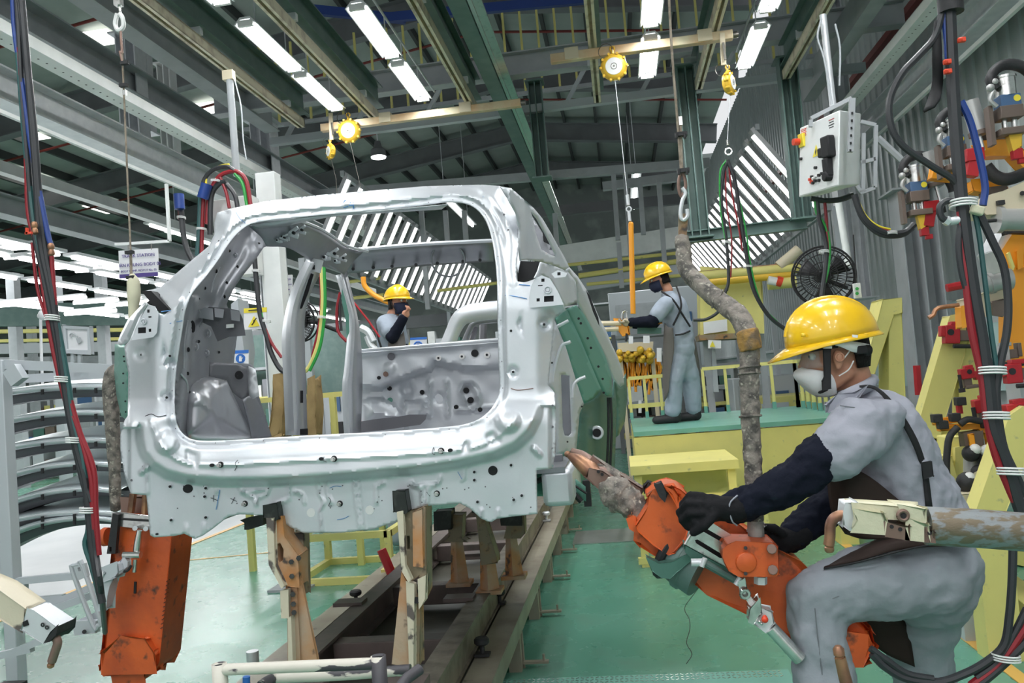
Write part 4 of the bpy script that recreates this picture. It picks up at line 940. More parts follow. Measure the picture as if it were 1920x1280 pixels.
for (x, y) in [(318, 912), (385, 915), (320, 975), (385, 970), (383, 931), (958, 872), (963, 937), (895, 941), (889, 900), (889, 885), (978, 929)]:
    disc(x, y, .0085, 'steel', 'nut_boss', off=.006); disc(x, y, .0048, 'hole_black', 'nut_hole', off=.011)
for (x, y) in [(583, 961), (693, 956)]: disc(x, y, .0165, 'white_gloss', 'hole_plug', off=.004)
for (x, y) in [(265, 665), (312, 745), (1020, 608), (962, 697), (318, 667), (958, 620)]: disc(x, y, .0048, 'hole_black', 'dimple_hole', off=.004)
mbk = MB()
for i in range(150):
    x = random.uniform(300, 1000); y = random.uniform(908, 960)
    if inside(np.array([[x, y]]), OUT)[0] and i < 42: p = ar(x, y, .003); mbk.cyl(p, p+V((0, .003, 0)), .0028, seg=6)
for k in range(0, len(OPEN), 3):
    x, y = OPEN[k]; d = math.hypot(x-cx0, y-cy0); x += (x-cx0)/d*6; y += (y-cy0)/d*6
    p = ar(x, y, .0035); mbk.cyl(p, p+V((0, .003, 0)), .0022, seg=6)
for (x, y) in [(410, 452), (392, 476), (945, 402), (953, 431), (268, 875), (245, 800), (243, 845), (246, 900), (1036, 760), (1036, 800), (1034, 840)]: p = ar(x, y, .004); mbk.cyl(p, p+V((0, .003, 0)), .0045, seg=8)
tag(mbk.build('spot_weld_dimples', 'steel_dark', rf), kind='stuff')
def mark(pts, m='ink_black', r=.0011, name='pen_mark'): MB().tube([ar(x, y, .0055) for x, y in pts], r, 4, 3).build(name, m, rf)
mark([(446, 862), (441, 868), (444, 874), (448, 866), (440, 882)]); mark([(608, 856), (604, 862), (612, 866)]); mark([(813, 838), (810, 848), (815, 852), (813, 838)])
mark([(395, 933), (408, 938)]); mark([(400, 928), (400, 940)]); mark([(412, 918), (407, 945), (405, 955)], 'ink_blue', .0014); mark([(432, 934), (444, 940)]); mark([(440, 932), (434, 944)])
mark([(616, 932), (620, 938), (616, 948), (622, 948)]); mark([(800, 922), (806, 930)])
mark([(618, 915), (628, 911), (640, 912)], 'ink_blue'); mark([(632, 974), (644, 972), (654, 967)], 'ink_blue'); mark([(858, 884), (866, 898)], 'ink_blue')
mark([(644, 380), (648, 375), (649, 388)], 'ink_blue', .0026); mark([(644, 389), (653, 387)], 'ink_blue', .0022); mark([(657, 379), (656, 385), (664, 384)], 'ink_blue', .0026); mark([(662, 380), (663, 391)], 'ink_blue', .0026)
mark([(442, 397), (450, 410), (460, 418)], 'ink_blue', .0014); mark([(902, 382), (906, 368)], 'ink_blue'); mark([(947, 553), (970, 556), (988, 560)], 'ink_blue', .0016); mark([(973, 533), (994, 535)], 'ink_blue', .0018); mark([(302, 584), (320, 582)], 'ink_blue', .0018); mark([(318, 606), (342, 601)], 'ink_blue', .0014)
mark([(272, 780), (284, 776), (296, 781), (312, 778)], 'ink_black', .0016); mark([(958, 728), (970, 731), (984, 730), (1000, 728)], 'copper_dull', .0016)
# ================================================================ conveyor bed, skid and fixtures under the car
def m_of(px, Y): return px*Y/FPX
cv = thing('conveyor_bed', 'long cream conveyor bed on legs running under the car body', 'conveyor', (-1.2, 6, 0.28))
MB().box((-1.27, 7.2, .255), (1.02, 8.6, .03)).build('bed_plate', 'pit', cv)
MB().box((-.725, 7.2, .275), (.13, 8.6, .025)).box((-1.80, 7.2, .275), (.13, 8.6, .025)).build('side_walkway', 'conveyor', cv)
MB().box((-.665, 7.2, .235), (.012, 8.6, .09)).box((-1.865, 7.2, .235), (.012, 8.6, .09)).build('side_skirt', 'conveyor', cv)
for k in range(9):
    y = 3.5+k*.95
    b = MB().box((-.70, y, .12), (.07, .09, .24)).build('leg', 'conveyor', cv)
    if k < 6:
        MB().box((-.60, y+.02, .03), (.15, .035, .012)).cyl((-.55, y+.02, .02), (-.55, y+.02, .07), .007, seg=8).cyl((-.66, y+.02, 0), (-.66, y+.02, .2), .006, seg=6).build('anchor_foot', 'conveyor', cv)
    MB().box((-1.83, y, .12), (.07, .09, .24)).build('leg', 'conveyor', cv)
for (x, y) in [(1025, 975), (937, 1130), (905, 1226), (668, 1130)]:
    p = atz(x, y, .30)
    MB().cyl(p, p+V((0, 0, .05)), .012, seg=8).lathe(p+V((0, 0, .045)), (0, 0, 1), [(0, .028), (.008, .036), (.024, .036), (.032, .028)], 20).box(p, (.07, .05, .012)).build('guide_roller', 'galv' if y < 1000 else 'rubber', cv)
MB().cyl((-1.93, 3.9, .27), (-1.93, 3.9, .33), .03).build('guide_roller', 'galv', cv)
sk = thing('skid_frame', 'brown steel skid frame of two long rails lying on the conveyor', 'frame', (-1.15, 5, .33))
for x in (-1.48, -.85):
    MB().ibeam((x, 2.75, .36), (x, 8.0, .36), .10, .13, .014).bar((x+(.035 if x > -1 else -.035), 2.75, .36), (x+(.035 if x > -1 else -.035), 8.0, .36), .012, .13).build('long_rail', 'skid_top' if x > -1 else 'skid', sk)
for y in (2.95, 3.75, 4.75, 5.9, 7.0, 7.9):
    MB().box((-1.165, y, .355), (.54, .10, .11)).build('crossmember', 'skid', sk, bevel=.004)
for (x, y) in [(-1.56, 4.32), (-.95, 4.30), (-1.1, 5.4)]: MB().box((x, y, .436), (.16, .10, .02)).build('stop_pad', 'skid', sk)
# rear support posts
def post(name, label, x0, m1, m2, flip):
    t = thing(name, label, 'post', (at(x0, 1240, 3.0).x, 3.0, .42)); s = -1 if flip else 1
    return t
def blk(poly, Y, dpt, m, name, par, bevel=.004, **k):
    return MB().prism(A(poly, Y), (0, dpt, 0)).build(name, m, par, bevel=bevel, smooth=30, **k)
L1 = thing('fixture_post', 'rusty orange support post holding the left of the rear panel', 'post', (-1.30, 3.0, .42), 'support posts under the rear panel')
MB().prism(A([(494, 948), (520, 942), (524, 972), (516, 975), (494, 970)], 2.93), (0, .07, 0)).build('rubber_pad', 'block_black', L1, bevel=.003)
blk([(500, 971), (513, 971), (516, 1060), (534, 1098), (528, 1102), (504, 1058)], 2.92, .02, 'cream_chip', 'edge_flat', L1, .002)
MB().prism(A([(512, 971), (528, 968), (534, 1005), (560, 1040), (560, 1100), (536, 1098), (515, 1058)], 2.94), (0, .09, 0), [A([(519, 1020), (525, 1018), (531, 1030), (530, 1050), (524, 1055), (519, 1045)], 2.94)]).build('upper_plate', 'rust_fixture', L1, bevel=.003)
blk([(546, 1000), (570, 998), (572, 1115), (556, 1110), (548, 1060)], 3.02, .05, 'olive_fixture', 'back_plate', L1)
blk([(534, 1045), (556, 1048), (562, 1250), (541, 1250), (540, 1150)], 2.95, .03, 'rust_fixture', 'web', L1)
blk([(556, 1048), (596, 1240), (596, 1252), (560, 1252)], 2.96, .012, 'rust_fixture', 'gusset', L1, .002)
blk([(526, 1108), (541, 1104), (541, 1158), (528, 1158)], 2.93, .03, 'cream_chip', 'side_flat', L1, .002)
blk([(540, 1158), (546, 1156), (549, 1255), (541, 1255)], 2.92, .03, 'cream_chip', 'side_flat', L1, .002)
MB().box((-1.30, 3.0, .45), (.16, .16, .05)).build('base_plate', 'skid', L1)
mb = MB()
for (x, y) in [(546, 1053), (547, 1080), (549, 1114), (550, 1132), (551, 1148), (560, 1046)]: mb.cyl(at(x, y, 2.945), at(x, y, 2.925), .010, seg=6)
tag(mb.build('bolt_heads', 'block_black', L1), kind='stuff')
R1 = thing('fixture_post', 'tall rusty cream support post holding the middle of the rear panel', 'post', (-.90, 3.0, .42), 'support posts under the rear panel')
MB().prism(A([(737, 921), (760, 919), (766, 958), (760, 962), (738, 959)], 2.92), (0, .07, 0)).build('rubber_pad', 'block_black', R1, bevel=.003)
blk([(745, 960), (755, 958), (760, 1060), (772, 1086), (766, 1090), (752, 1068)], 2.91, .02, 'cream_chip', 'edge_flat', R1, .002)
MB().prism(A([(755, 960), (800, 948), (800, 1110), (790, 1132), (785, 1080), (772, 1088), (760, 1064)], 2.95), (0, .08, 0), [A([(762, 1005), (768, 1005), (768, 1030), (763, 1030)], 2.95)]).build('upper_plate', 'olive_fixture', R1, bevel=.003)
blk([(775, 962), (792, 952), (792, 1062), (776, 1060)], 2.93, .02, 'rust_fixture', 'face_plate', R1)
blk([(753, 1072), (762, 1090), (768, 1250), (735, 1244)], 2.94, .015, 'rust_fixture', 'gusset', R1, .002)
blk([(762, 1090), (776, 1096), (776, 1250), (768, 1252)], 2.92, .03, 'cream_chip', 'edge_flat', R1, .002)
blk([(774, 1100), (786, 1120), (788, 1245), (776, 1250)], 2.95, .05, 'olive_fixture', 'web', R1)
blk([(784, 1086), (797, 1080), (797, 1125), (786, 1140)], 2.93, .03, 'cream_chip', 'side_flat', R1, .002)
MB().box((-.90, 3.0, .45), (.16, .16, .05)).build('base_plate', 'skid', R1)
MB().cyl(at(781, 1125, 2.93), at(781, 1125, 2.95), .012).build('plate_slot', 'hole_black', R1)
# inner posts seen behind
for (lab, pl, pad, x_, y_) in [('dark post with black pad behind the middle support post', [(838, 965), (868, 965), (866, 1010), (874, 1015), (836, 1014), (842, 1005)], [(814, 960), (845, 958), (846, 992), (815, 994)], -1.3, 4.6),
                    ('tapered brown post under the right rear corner', [(893, 960), (904, 960), (932, 1046), (932, 1055), (903, 1058), (898, 1010)], [(886, 945), (906, 944), (906, 960), (886, 960)], -1, 4.4),
                    ('short post with black pad beside the right conveyor edge', [(954, 975), (982, 968), (984, 1000), (976, 1008), (946, 1008)], [(938, 962), (978, 960), (978, 984), (940, 984)], -.8, 4.7)]:
    t = thing('fixture_post', lab, 'post', at(pl[0][0], pl[0][1]+50, y_), 'support posts under the rear panel')
    p = at(pl[-1][0]+10, pl[-1][1], y_)
    blk(pl, y_, .09, 'olive_fixture', 'post_body', t); blk(pad, y_-.05, .10, 'block_black', 'rubber_pad', t)
    if p.z > .45: MB().lathe((p.x, y_+.05, .42), (0, 0, 1), [(0, .055), (p.z-.40, .03)], 4).box((p.x, y_+.05, .43), (.14, .12, .02)).build('foot', 'rust_fixture', t, smooth=0)
# chipped white tube frame close to the camera
tf = thing('tube_frame', 'chipped white tubular frame at the bottom edge in front of the posts', 'frame', at(600, 1280, 2.6))
MB().tube(A([(418, 1255), (560, 1249), (712, 1243)], 2.55), .0185, 16).build('front_tube', 'chipped', tf)
for (x, y) in [(411, 1244), (709, 1229)]:
    a = at(x, y, 2.55); MB().tube([a, a-V((0, 0, .25))], .0225, 16, cap=False).build('corner_post', 'chipped', tf, solid=.004); MB().cyl(a-V((0, 0, .006)), a-V((0, 0, .012)), .018).build('post_opening', 'hole_black', tf)
MB().tube(A([(490, 1285, 2.62), (505, 1275, 2.66), (530, 1270, 2.7), (640, 1265, 2.7), (770, 1255, 2.7)]), .018, 14, 3).build('rear_tube', 'chipped', tf)
MB().tube(A([(787, 1254, 2.6), (762, 1272, 2.55), (742, 1300, 2.5)]), .018, 14).build('side_tube', 'chipped', tf)
MB().cyl(at(462, 1268, 2.6), at(462, 1300, 2.6), .012).build('blue_tip', 'blue_sign', tf)
# dark clamp hanging under the left of the panel
MB().prism(A([(450, 975), (494, 965), (492, 985), (466, 993), (458, 993), (458, 980)], 3.1), (0, .06, 0)).build('rear_clamp', 'block_black', label='black clamp block under the rear panel left of the support post', cat='clamp')
# green chequer plate step right at the bottom edge
a = atz(905, 1275, .14); b_ = atz(1484, 1266, .14)
t = thing('step_platform', 'low green chequer plate step cut by the bottom edge', 'platform', (a.x+.3, a.y-.3, 0))
MB().box(((a.x+b_.x)/2, a.y-.35, .125), (b_.x-a.x, .7, .03)).build('tread', 'plate_green', t)
for xx in (a.x+.05, b_.x-.05):
    for yy in (a.y-.06, a.y-.64): MB().box((xx, yy, .055), (.05, .05, .11)).build('leg', 'pale_yellow', t)
mb = MB()
for i in range(60):
    for j in range(3):
        c = V((a.x+.02+i*(b_.x-a.x-.04)/60, a.y-.02-j*.03, .141)); mb.box(c, (.018, .005, .003), Matrix.Rotation(.78 if (i+j) % 2 else -.78, 3, 'Z'))
tag(mb.build('tread_bars', 'chrome', t), kind='stuff')
# yellow steps left behind the skid
def framebox(name, label, X0, X1, Y0, Y1, H_, top, bars, m='pale_yellow', cat='step', th=.055, low=True):
    t = thing(name, label, cat, ((X0+X1)/2, (Y0+Y1)/2, 0))
    for x in (X0, X1):
        for y in (Y0, Y1): MB().box((x, y, H_/2), (th, th, H_)).build('leg', m, t)
    for y in (Y0, Y1):
        MB().box(((X0+X1)/2, y, H_-th/2), (X1-X0, th, th)).build('rail', m, t)
        if low: MB().box(((X0+X1)/2, y, th/2), (X1-X0, th, th)).build('rail', m, t)
    for x in (X0, X1):
        MB().box((x, (Y0+Y1)/2, H_-th/2), (th, Y1-Y0, th)).build('rail', m, t)
        if low: MB().box((x, (Y0+Y1)/2, th/2), (th, Y1-Y0, th)).build('rail', m, t)
    if top: MB().box(((X0+X1)/2, (Y0+Y1)/2, H_), (X1-X0+.02, Y1-Y0+.02, .02)).build('tread', top, t)
    return t
framebox('yellow_step_stool', 'pale yellow tubular step stool on the green floor left of the skid', -2.85, -2.02, 6.6, 7.4, .42, None, 0)
framebox('yellow_step_stool', 'taller pale yellow step stool partly hidden behind the rear panel', -3.55, -2.5, 7.3, 8.0, .60, None, 0, low=False)
MB().tube(A([(715, 1030, 5.6), (738, 1085, 5.6)]), .035, 6).build('red_lever', 'red', label='dark red lever leaning by the step frame', cat='lever')
MB().box(at(728, 1078, 5.7), (.08, .08, .10)).build('lever_block', 'pale_yellow', label='small yellow block beside the dark red lever', cat='block')
# ---- platform of the far worker
pz = 1.0
p1 = at(1188, 812, 7.6); p2 = at(1512, 793, 7.6)
t = thing('work_platform', 'pale yellow work platform with green top, worker standing on it', 'platform', (.9, 8.6, 0))
MB().box(((p1.x+2.0)/2, 8.75, pz-.02), (2.0-p1.x, 2.3, .04)).build('deck', 'plate_green', t)
MB().box(((p1.x+2.0)/2, 7.64, .48), (2.0-p1.x, .05, .94)).build('front_panel', 'pale_yellow', t)
MB().box((p1.x+.02, 8.75, .48), (.05, 2.2, .94)).build('side_panel', 'pale_yellow', t)
s = thing('step_box', 'pale yellow two-level step box in front of the work platform', 'step', (.4, 7.1, 0))
MB().prism([(.03, 6.62, 0), (.09, 6.62, 0), (.09, 6.62, .74), (.03, 6.62, .74)], (0, .06, 0)).build('leg', 'pale_yellow', s); MB().prism([(.76, 6.62, 0), (.82, 6.62, 0), (.82, 6.62, .74), (.76, 6.62, .74)], (0, .06, 0)).build('leg', 'pale_yellow', s)
MB().box((.425, 7.0, .77), (.84, .85, .07)).build('upper_tread', 'pale_yellow', s)
MB().box((.425, 6.64, .52), (.84, .06, .06)).build('rail', 'pale_yellow', s)
MB().box((.425, 6.95, .65), (.72, .02, .22)).build('riser_panel', 'pale_yellow', s)
MB().box((.425, 6.64, .05), (.84, .05, .05)).build('rail', 'pale_yellow', s)
MB().box((.62, 6.4, .50), (.7, .4, .04)).build('lower_tread', 'pale_yellow', s); MB().box((.95, 6.25, .25), (.05, .05, .5)).build('leg', 'pale_yellow', s); MB().box((.3, 6.55, .25), (.05, .05, .5)).build('leg', 'pale_yellow', s)
def railing(name, label, pts, H_, n, th=.04, z0=pz):
    t = thing(name, label, 'railing', pts[0])
    for a, b_ in zip(pts[:-1], pts[1:]):
        a = V(a); b_ = V(b_)
        MB().bar(a+V((0, 0, H_)), b_+V((0, 0, H_)), th, th).build('top_rail', 'pale_yellow', t)
        k = max(1, round((b_-a).length/n))
        for i in range(k+1):
            p = a.lerp(b_, i/k); MB().box(p+V((0, 0, H_/2)), (th*.8, th*.8, H_)).build('baluster', 'pale_yellow', t)
            MB().box(p+V((0, 0, .04)), (th, th, .08)).build('green_foot', 'plate_green', t)
    return t
q = [atz(1385, 765, pz), atz(1520, 800, pz)]
q0 = at(1388, 690, 9.6); 
railing('railing', 'pale yellow railing on the right of the platform behind the wrapped pipe', [(.95, 9.85, pz), (1.95, 9.6, pz), (2.0, 7.75, pz)], .52, .24)
railing('railing', 'small pale yellow railing gate left of the far worker legs', [(.08, 9.7, pz), (.62, 9.7, pz)], .48, .2)
MB().box((.35, 9.72, pz+.15), (.6, .03, .05)).build('kick_rail', 'pale_yellow', label='low cross rail of the small gate left of the far worker', cat='railing')
# ================================================================ weld guns and their hangers
# ---- near weld gun held by the front worker
g = thing('spot_weld_gun', 'big worn orange spot weld gun held by the front worker', 'weld gun', at(1300, 1010, 2.8))
def G(poly, Y, d, m, name, bevel=.006, par=None): return MB().prism(A(poly), (0, d, 0)).build(name, m, par or g, bevel=bevel, smooth=35) if len(poly[0]) > 2 else blk(poly, Y, d, m, name, par or g, bevel)
MB().tube(A([(1066, 853, 3.0), (1082, 862, 2.99), (1105, 880, 2.97), (1122, 896, 2.95)]), [.010, .024, .033, .026], 14, 3).sphere(at(1064, 851, 3.0), .012).build('lower_electrode', 'copper', g)
MB().tube(A([(1071, 845, 3.06), (1090, 853, 3.05), (1108, 866, 3.03)]), [.012, .018, .022], 12, 3).build('upper_electrode', 'copper_dull', g)
G([(1103, 872), (1112, 858), (1133, 870), (1162, 898), (1150, 905), (1130, 890), (1116, 882)], 3.0, .05, 'copper_dull', 'upper_shank')
G([(1106, 880), (1130, 882), (1152, 897), (1148, 920), (1136, 925), (1098, 895)], 2.92, .07, 'copper_dull', 'lower_shank')
mb = MB()
for (x, y) in [(1122, 884), (1129, 889)]: mb.cyl(at(x, y, 2.92), at(x, y, 2.905), .006, seg=8)
tag(mb.build('screws', 'hole_black', g), kind='stuff')
MB().tube(A([(1138, 905, 2.93), (1152, 920, 2.91), (1166, 932, 2.9), (1178, 940, 2.89), (1196, 955, 2.87), (1212, 968, 2.86)]), [.040, .058, .062, .055, .045, .042], 12, 3).build('lower_arm_wrap', 'insul', g, smooth=60)
dm = bpy.data.textures.new('crumple', 'CLOUDS'); dm.noise_scale = .03
def crumple(o, s, sub=1):
    if sub: m_ = o.modifiers.new('u', 'SUBSURF'); m_.levels = m_.render_levels = sub
    m_ = o.modifiers.new('d', 'DISPLACE'); m_.texture = dm; m_.strength = s; m_.texture_coords = 'LOCAL'

for o in g.children:
    if o.name.startswith('lower_arm_wrap'): 
        if not o.modifiers: crumple(o, .035)
G([(1190, 948), (1222, 962), (1212, 983), (1200, 984), (1182, 968)], 2.84, .08, 'masking', 'tape_wrap')
MB().tube(A([(1108, 862, 3.03), (1160, 898, 3.0), (1200, 925, 2.97)]), [.022, .028, .030], 12).build('upper_arm', 'insul', g)
G([(1166, 893), (1172, 895), (1205, 915), (1200, 935), (1182, 925), (1168, 905)], 2.93, .06, 'copper_dull', 'upper_arm_block')
G([(1208, 912), (1216, 906), (1224, 910), (1220, 920), (1210, 922)], 2.9, .05, 'rubber', 'black_fitting')
HD = [(1214, 930), (1226, 920), (1240, 914), (1256, 912), (1275, 916), (1289, 928), (1284, 945), (1285, 970), (1291, 990), (1286, 1010), (1265, 1036), (1254, 1038), (1225, 1022), (1196, 996), (1192, 985), (1208, 960), (1218, 950)]
MB().prism(A(HD, 2.72), (0, .20, 0)).build('gun_head', 'orange', g, bevel=.022, smooth=60)
G([(1180, 975), (1190, 972), (1200, 985), (1195, 995), (1184, 988)], 2.76, .1, 'orange', 'head_lug', .01)
G([(1194, 1000), (1206, 1004), (1242, 1030), (1236, 1042), (1198, 1022), (1193, 1012)], 2.78, .14, 'orange', 'head_flange', .012)
G([(1229, 910), (1240, 907), (1252, 925), (1246, 938), (1238, 930)], 2.70, .05, 'rubber', 'head_strap', .004)
G([(1252, 914), (1262, 912), (1275, 930), (1270, 944), (1258, 930)], 2.70, .03, 'orange', 'head_boss', .008)
# rotation ring
c = at(1238, 1058, 2.75); ax = (at(1300, 1100, 2.70)-at(1238, 1058, 2.75)).normalized()
c0 = at(1240, 1040, 2.78)
MB().ring(at(1262, 1030, 2.82), ax, .095, .016, 32, 8).build('ring_edge', 'rubber', g)
MB().lathe(at(1262, 1030, 2.82), ax, [(0, .090), (.05, .098), (.055, .104), (.075, .104), (.08, .098), (.12, .098)], 32).build('slewing_ring', 'green_beam', g)
G([(1212, 1045), (1236, 1056), (1262, 1052), (1282, 1042), (1300, 1035), (1296, 1052), (1270, 1072), (1256, 1084), (1240, 1082), (1222, 1070)], 2.69, .04, 'green_dark', 'ring_guard', .004)
# body
BD = [(1275, 1068), (1300, 1022), (1340, 985), (1375, 985), (1430, 1015), (1500, 1050), (1560, 1110), (1632, 1180), (1640, 1215), (1622, 1240), (1560, 1240), (1480, 1200), (1400, 1150), (1330, 1108)]
MB().prism(A([(x, y, 2.78-(x-1275)*.0004) for x, y in BD]), (0, .18, 0)).build('transformer_body', 'orange', g, bevel=.028, smooth=60)
G([(1590, 1190), (1625, 1195), (1635, 1212), (1615, 1245), (1600, 1245), (1585, 1225)], 2.60, .1, 'orange', 'body_end_cap', .012)
# slotted steel plate
SP = [(1310, 970), (1316, 968), (1400, 1020), (1396, 1052), (1372, 1068), (1284, 1020)]
SL1 = [(1316, 990), (1320, 988), (1365, 1014), (1366, 1020), (1360, 1020), (1318, 996)]; SL2 = [(1303, 1012), (1308, 1011), (1356, 1040), (1356, 1046), (1350, 1046), (1305, 1018)]
MB().prism(A(SP, 2.66), (0, .006, 0), [A(SL1, 2.66), A(SL2, 2.66)]).build('slotted_plate', 'chrome', g, smooth=0)
G([(1312, 992), (1318, 986), (1370, 1015), (1366, 1024), (1358, 1024)], 2.70, .01, 'hole_black', 'slot_shadow', 0); G([(1300, 1016), (1306, 1008), (1358, 1038), (1358, 1048), (1350, 1050)], 2.70, .01, 'hole_black', 'slot_shadow', 0)
G([(1284, 1020), (1372, 1068), (1400, 1054), (1402, 1062), (1376, 1092), (1300, 1052), (1286, 1034)], 2.66, .05, 'green_dark', 'plate_lower_side', .003)
MB().tube(A([(1315, 968), (1284, 1020)], 2.655), .005, 8).build('plate_edge', 'chrome', g)
# trunnion
TR = [(1356, 1045), (1356, 1030), (1364, 1020), (1380, 1015), (1450, 1017), (1459, 1024), (1461, 1076), (1454, 1080), (1385, 1080), (1366, 1070)]
MB().prism(A(TR, 2.56), (0, .12, 0)).build('trunnion_block', 'orange', g, bevel=.012, smooth=50)
MB().lathe(at(1399, 1054, 2.56), (0, -1, 0), [(0, .032), (.006, .030), (.008, .027)], 24).build('trunnion_boss', 'orange', g)
for (x, y) in [(1447, 1029), (1449, 1068)]: MB().cyl(at(x, y, 2.57), at(x, y, 2.54), .0155, seg=8).build('hex_bolt', 'copper_dull', g, bevel=.002)
for (x, y) in [(1398, 1027), (1398, 1075)]: MB().cyl(at(x, y, 2.57), at(x, y, 2.55), .006, seg=6).build('small_bolt', 'rubber', g)
MB().cyl(at(1426, 1080, 2.6), at(1426, 1094, 2.6), .020, seg=6).build('under_nut', 'galv', g)
# linkage
MB().tube(A([(1318, 1052), (1386, 1090)], 2.62), .010, 8).build('air_pipe', 'green_beam', g)
MB().cyl(at(1296, 1054, 2.62), at(1318, 1054, 2.62), .012).cyl(at(1322, 1046, 2.61), at(1316, 1062, 2.61), .008).build('pipe_fitting', 'galv', g); MB().cyl(at(1388, 1082, 2.61), at(1380, 1096, 2.61), .009).build('pipe_fitting', 'galv', g)
G([(1386, 1092), (1396, 1086), (1402, 1108), (1398, 1122), (1390, 1120)], 2.60, .02, 'chrome', 'link_arm', .003)
MB().ring(at(1397, 1113, 2.59), (0, 1, 0), .012, .006, 16, 6).build('link_eye', 'chrome', g)
G([(1398, 1120), (1406, 1118), (1416, 1132), (1408, 1138)], 2.60, .015, 'chrome', 'link_arm', .002)
G([(1405, 1140), (1424, 1124), (1428, 1142), (1428, 1150), (1412, 1168), (1405, 1165)], 2.57, .05, 'chrome', 'switch_box', .004)
G([(1428, 1142), (1448, 1146), (1452, 1168), (1436, 1184), (1412, 1168)], 2.575, .05, 'galv', 'switch_box_face', .004)
MB().sphere(at(1434, 1161, 2.56), .0105).sphere(at(1434, 1157, 2.56), .007).build('red_button', 'red_bright', g); MB().sphere(at(1424, 1165, 2.56), .006).sphere(at(1428, 1169, 2.56), .005).build('chrome_button', 'chrome', g)
MB().tube(A([(1445, 1176), (1500, 1235)], 2.58), .021, 14).build('handle_tube', 'chrome', g)
G([(1418, 965), (1436, 985), (1420, 1000), (1402, 995)], 2.70, .02, 'galv', 'rear_bracket', .003)
# hanger pipe wrapped in worn insulation
hp = thing('wrapped_hanger_pipe', 'bent hanger pipe wrapped in worn grey insulation above the weld gun', 'pipe', at(1400, 700, 2.75))
YP = 2.66
o = MB().tube(A([(1279, 442, 2.9), (1281, 470, 2.88), (1287, 505, 2.86), (1310, 530, 2.82), (1350, 565, 2.76), (1385, 592, 2.70), (1400, 625, 2.66), (1406, 668, YP), (1405, 710, YP), (1407, 780, YP), (1411, 860, YP), (1414, 925, YP)]), [.024, .026, .030, .031, .033, .034, .034, .033, .031, .030, .028, .026], 14, 5).build('wrapped_pipe', 'insul', hp, smooth=60); crumple(o, .012)
o = MB().tube(A([(1399, 618, 2.655), (1405, 640, 2.65), (1409, 658, 2.65)]), [.035, .037, .035], 14, 4).build('orange_wrap', 'insul_orange', hp, smooth=60); crumple(o, .012)
for (y, x) in ((688, 1405), (700, 1405), (780, 1407), (560, 1345)): MB().ring(at(x, y, YP if y > 600 else 2.765), (0, .1, 1) if y > 600 else (1, 0, -.7), .033, .004, 18, 5).build('wrap_band', 'insul', hp)
MB().cyl(at(1414, 920, YP), at(1416, 975, YP), .027).build('chalky_pipe', 'insul', hp)
MB().cyl(at(1415, 960, YP), at(1419, 1022, YP), .0255, seg=18).build('bare_pipe', 'chalk_pipe', hp)
# eye plate, carabiner, cable
MB().prism(A([(1272, 400, 2.92), (1290, 400, 2.92), (1288, 442, 2.92), (1272, 442, 2.92)]), (0, .012, 0)).build('eye_plate', 'olive_fixture', hp)
t = thing('steel_cable', 'brown steel hanging cable with carabiner above the wrapped pipe', 'cable', at(1270, 250, 2.92))
MB().tube(A([(1254, -10), (1260, 100), (1270, 225), (1277, 320)], 2.92), .0045, 8, 3).tube(A([(1276, 225), (1279, 320)], 2.92), .0045, 8).build('rope', 'rope', t)
MB().tube(A([(1277, 320), (1272, 345), (1277, 368), (1285, 352), (1284, 335), (1278, 320)], 2.92), .006, 8, 3).build('thimble', 'copper_dull', t)
for (x, y) in [(1277, 252), (1281, 320)]: MB().box(at(x, y, 2.915), (.042, .025, .014)).cyl(at(x-8, y-2, 2.9), at(x-8, y+7, 2.9), .005).cyl(at(x+7, y-2, 2.9), at(x+7, y+7, 2.9), .005).build('cable_clamp', 'rubber', t)
MB().box(at(1276, 227, 2.92), (.012, .012, .03)).build('ferrule', 'chrome', t)
MB().tube(A([(1279, 352), (1285, 362), (1280, 375), (1276, 395), (1277, 408), (1283, 412), (1289, 404), (1288, 392)], 2.91), .007, 8, 4).build('carabiner', 'galv', t)
# ---- hanging gun at left, behind the panel
g2 = thing('hanging_weld_gun', 'large orange weld gun hanging vertically at lower left behind the panel', 'weld gun', at(265, 1110, 3.45))
YG = 3.42
MB().prism(A([(216, 995), (236, 968), (300, 968), (328, 985), (302, 1240), (290, 1258), (196, 1262), (190, 1250)], YG), (0, .15, 0)).build('transformer_body', 'orange', g2, bevel=.03, smooth=60)
MB().prism(A([(192, 1222), (228, 1196), (275, 1196), (292, 1222), (290, 1258), (194, 1260)], YG-.02), (0, .05, 0)).build('end_cover', 'orange', g2, bevel=.012, smooth=60)
MB().prism(A([(210, 1258), (274, 1256), (270, 1276), (214, 1278)], YG+.02), (0, .16, 0)).build('end_cap', 'orange', g2, bevel=.01)
MB().cyl(at(242, 1270, YG+.1), at(242, 1300, YG+.1), .05).build('end_spigot', 'orange', g2)
MB().prism(A([(229, 935), (276, 930), (278, 975), (232, 975)], YG+.05), (0, .12, 0)).build('neck_block', 'copper_dull', g2, bevel=.01)
MB().tube(A([(272, 925), (270, 970)], YG), .012).tube(A([(250, 925), (244, 970)], YG), .016).build('neck_rods', 'copper', g2)
MB().prism(A([(210, 960), (280, 968), (281, 992), (209, 984)], YG-.03), (0, .012, 0)).build('clamp_band', 'chrome', g2, bevel=.002)
MB().prism(A([(214, 970), (281, 974), (281, 978), (213, 974)], YG-.034), (0, .004, 0)).build('band_groove', 'rubber', g2)
MB().prism(A([(200, 1038), (211, 962), (222, 965), (216, 1038)], YG-.05), (0, .02, 0), [A([(205, 1025), (209, 1025), (209, 1034), (205, 1034)], YG-.05)]).build('side_bracket', 'rubber', g2)
MB().lathe(at(196, 1006, YG), (-1, 0, 0), [(-.02, .04), (.0, .042), (.02, .03)], 20).build('side_knob', 'orange', g2)
mb = MB()
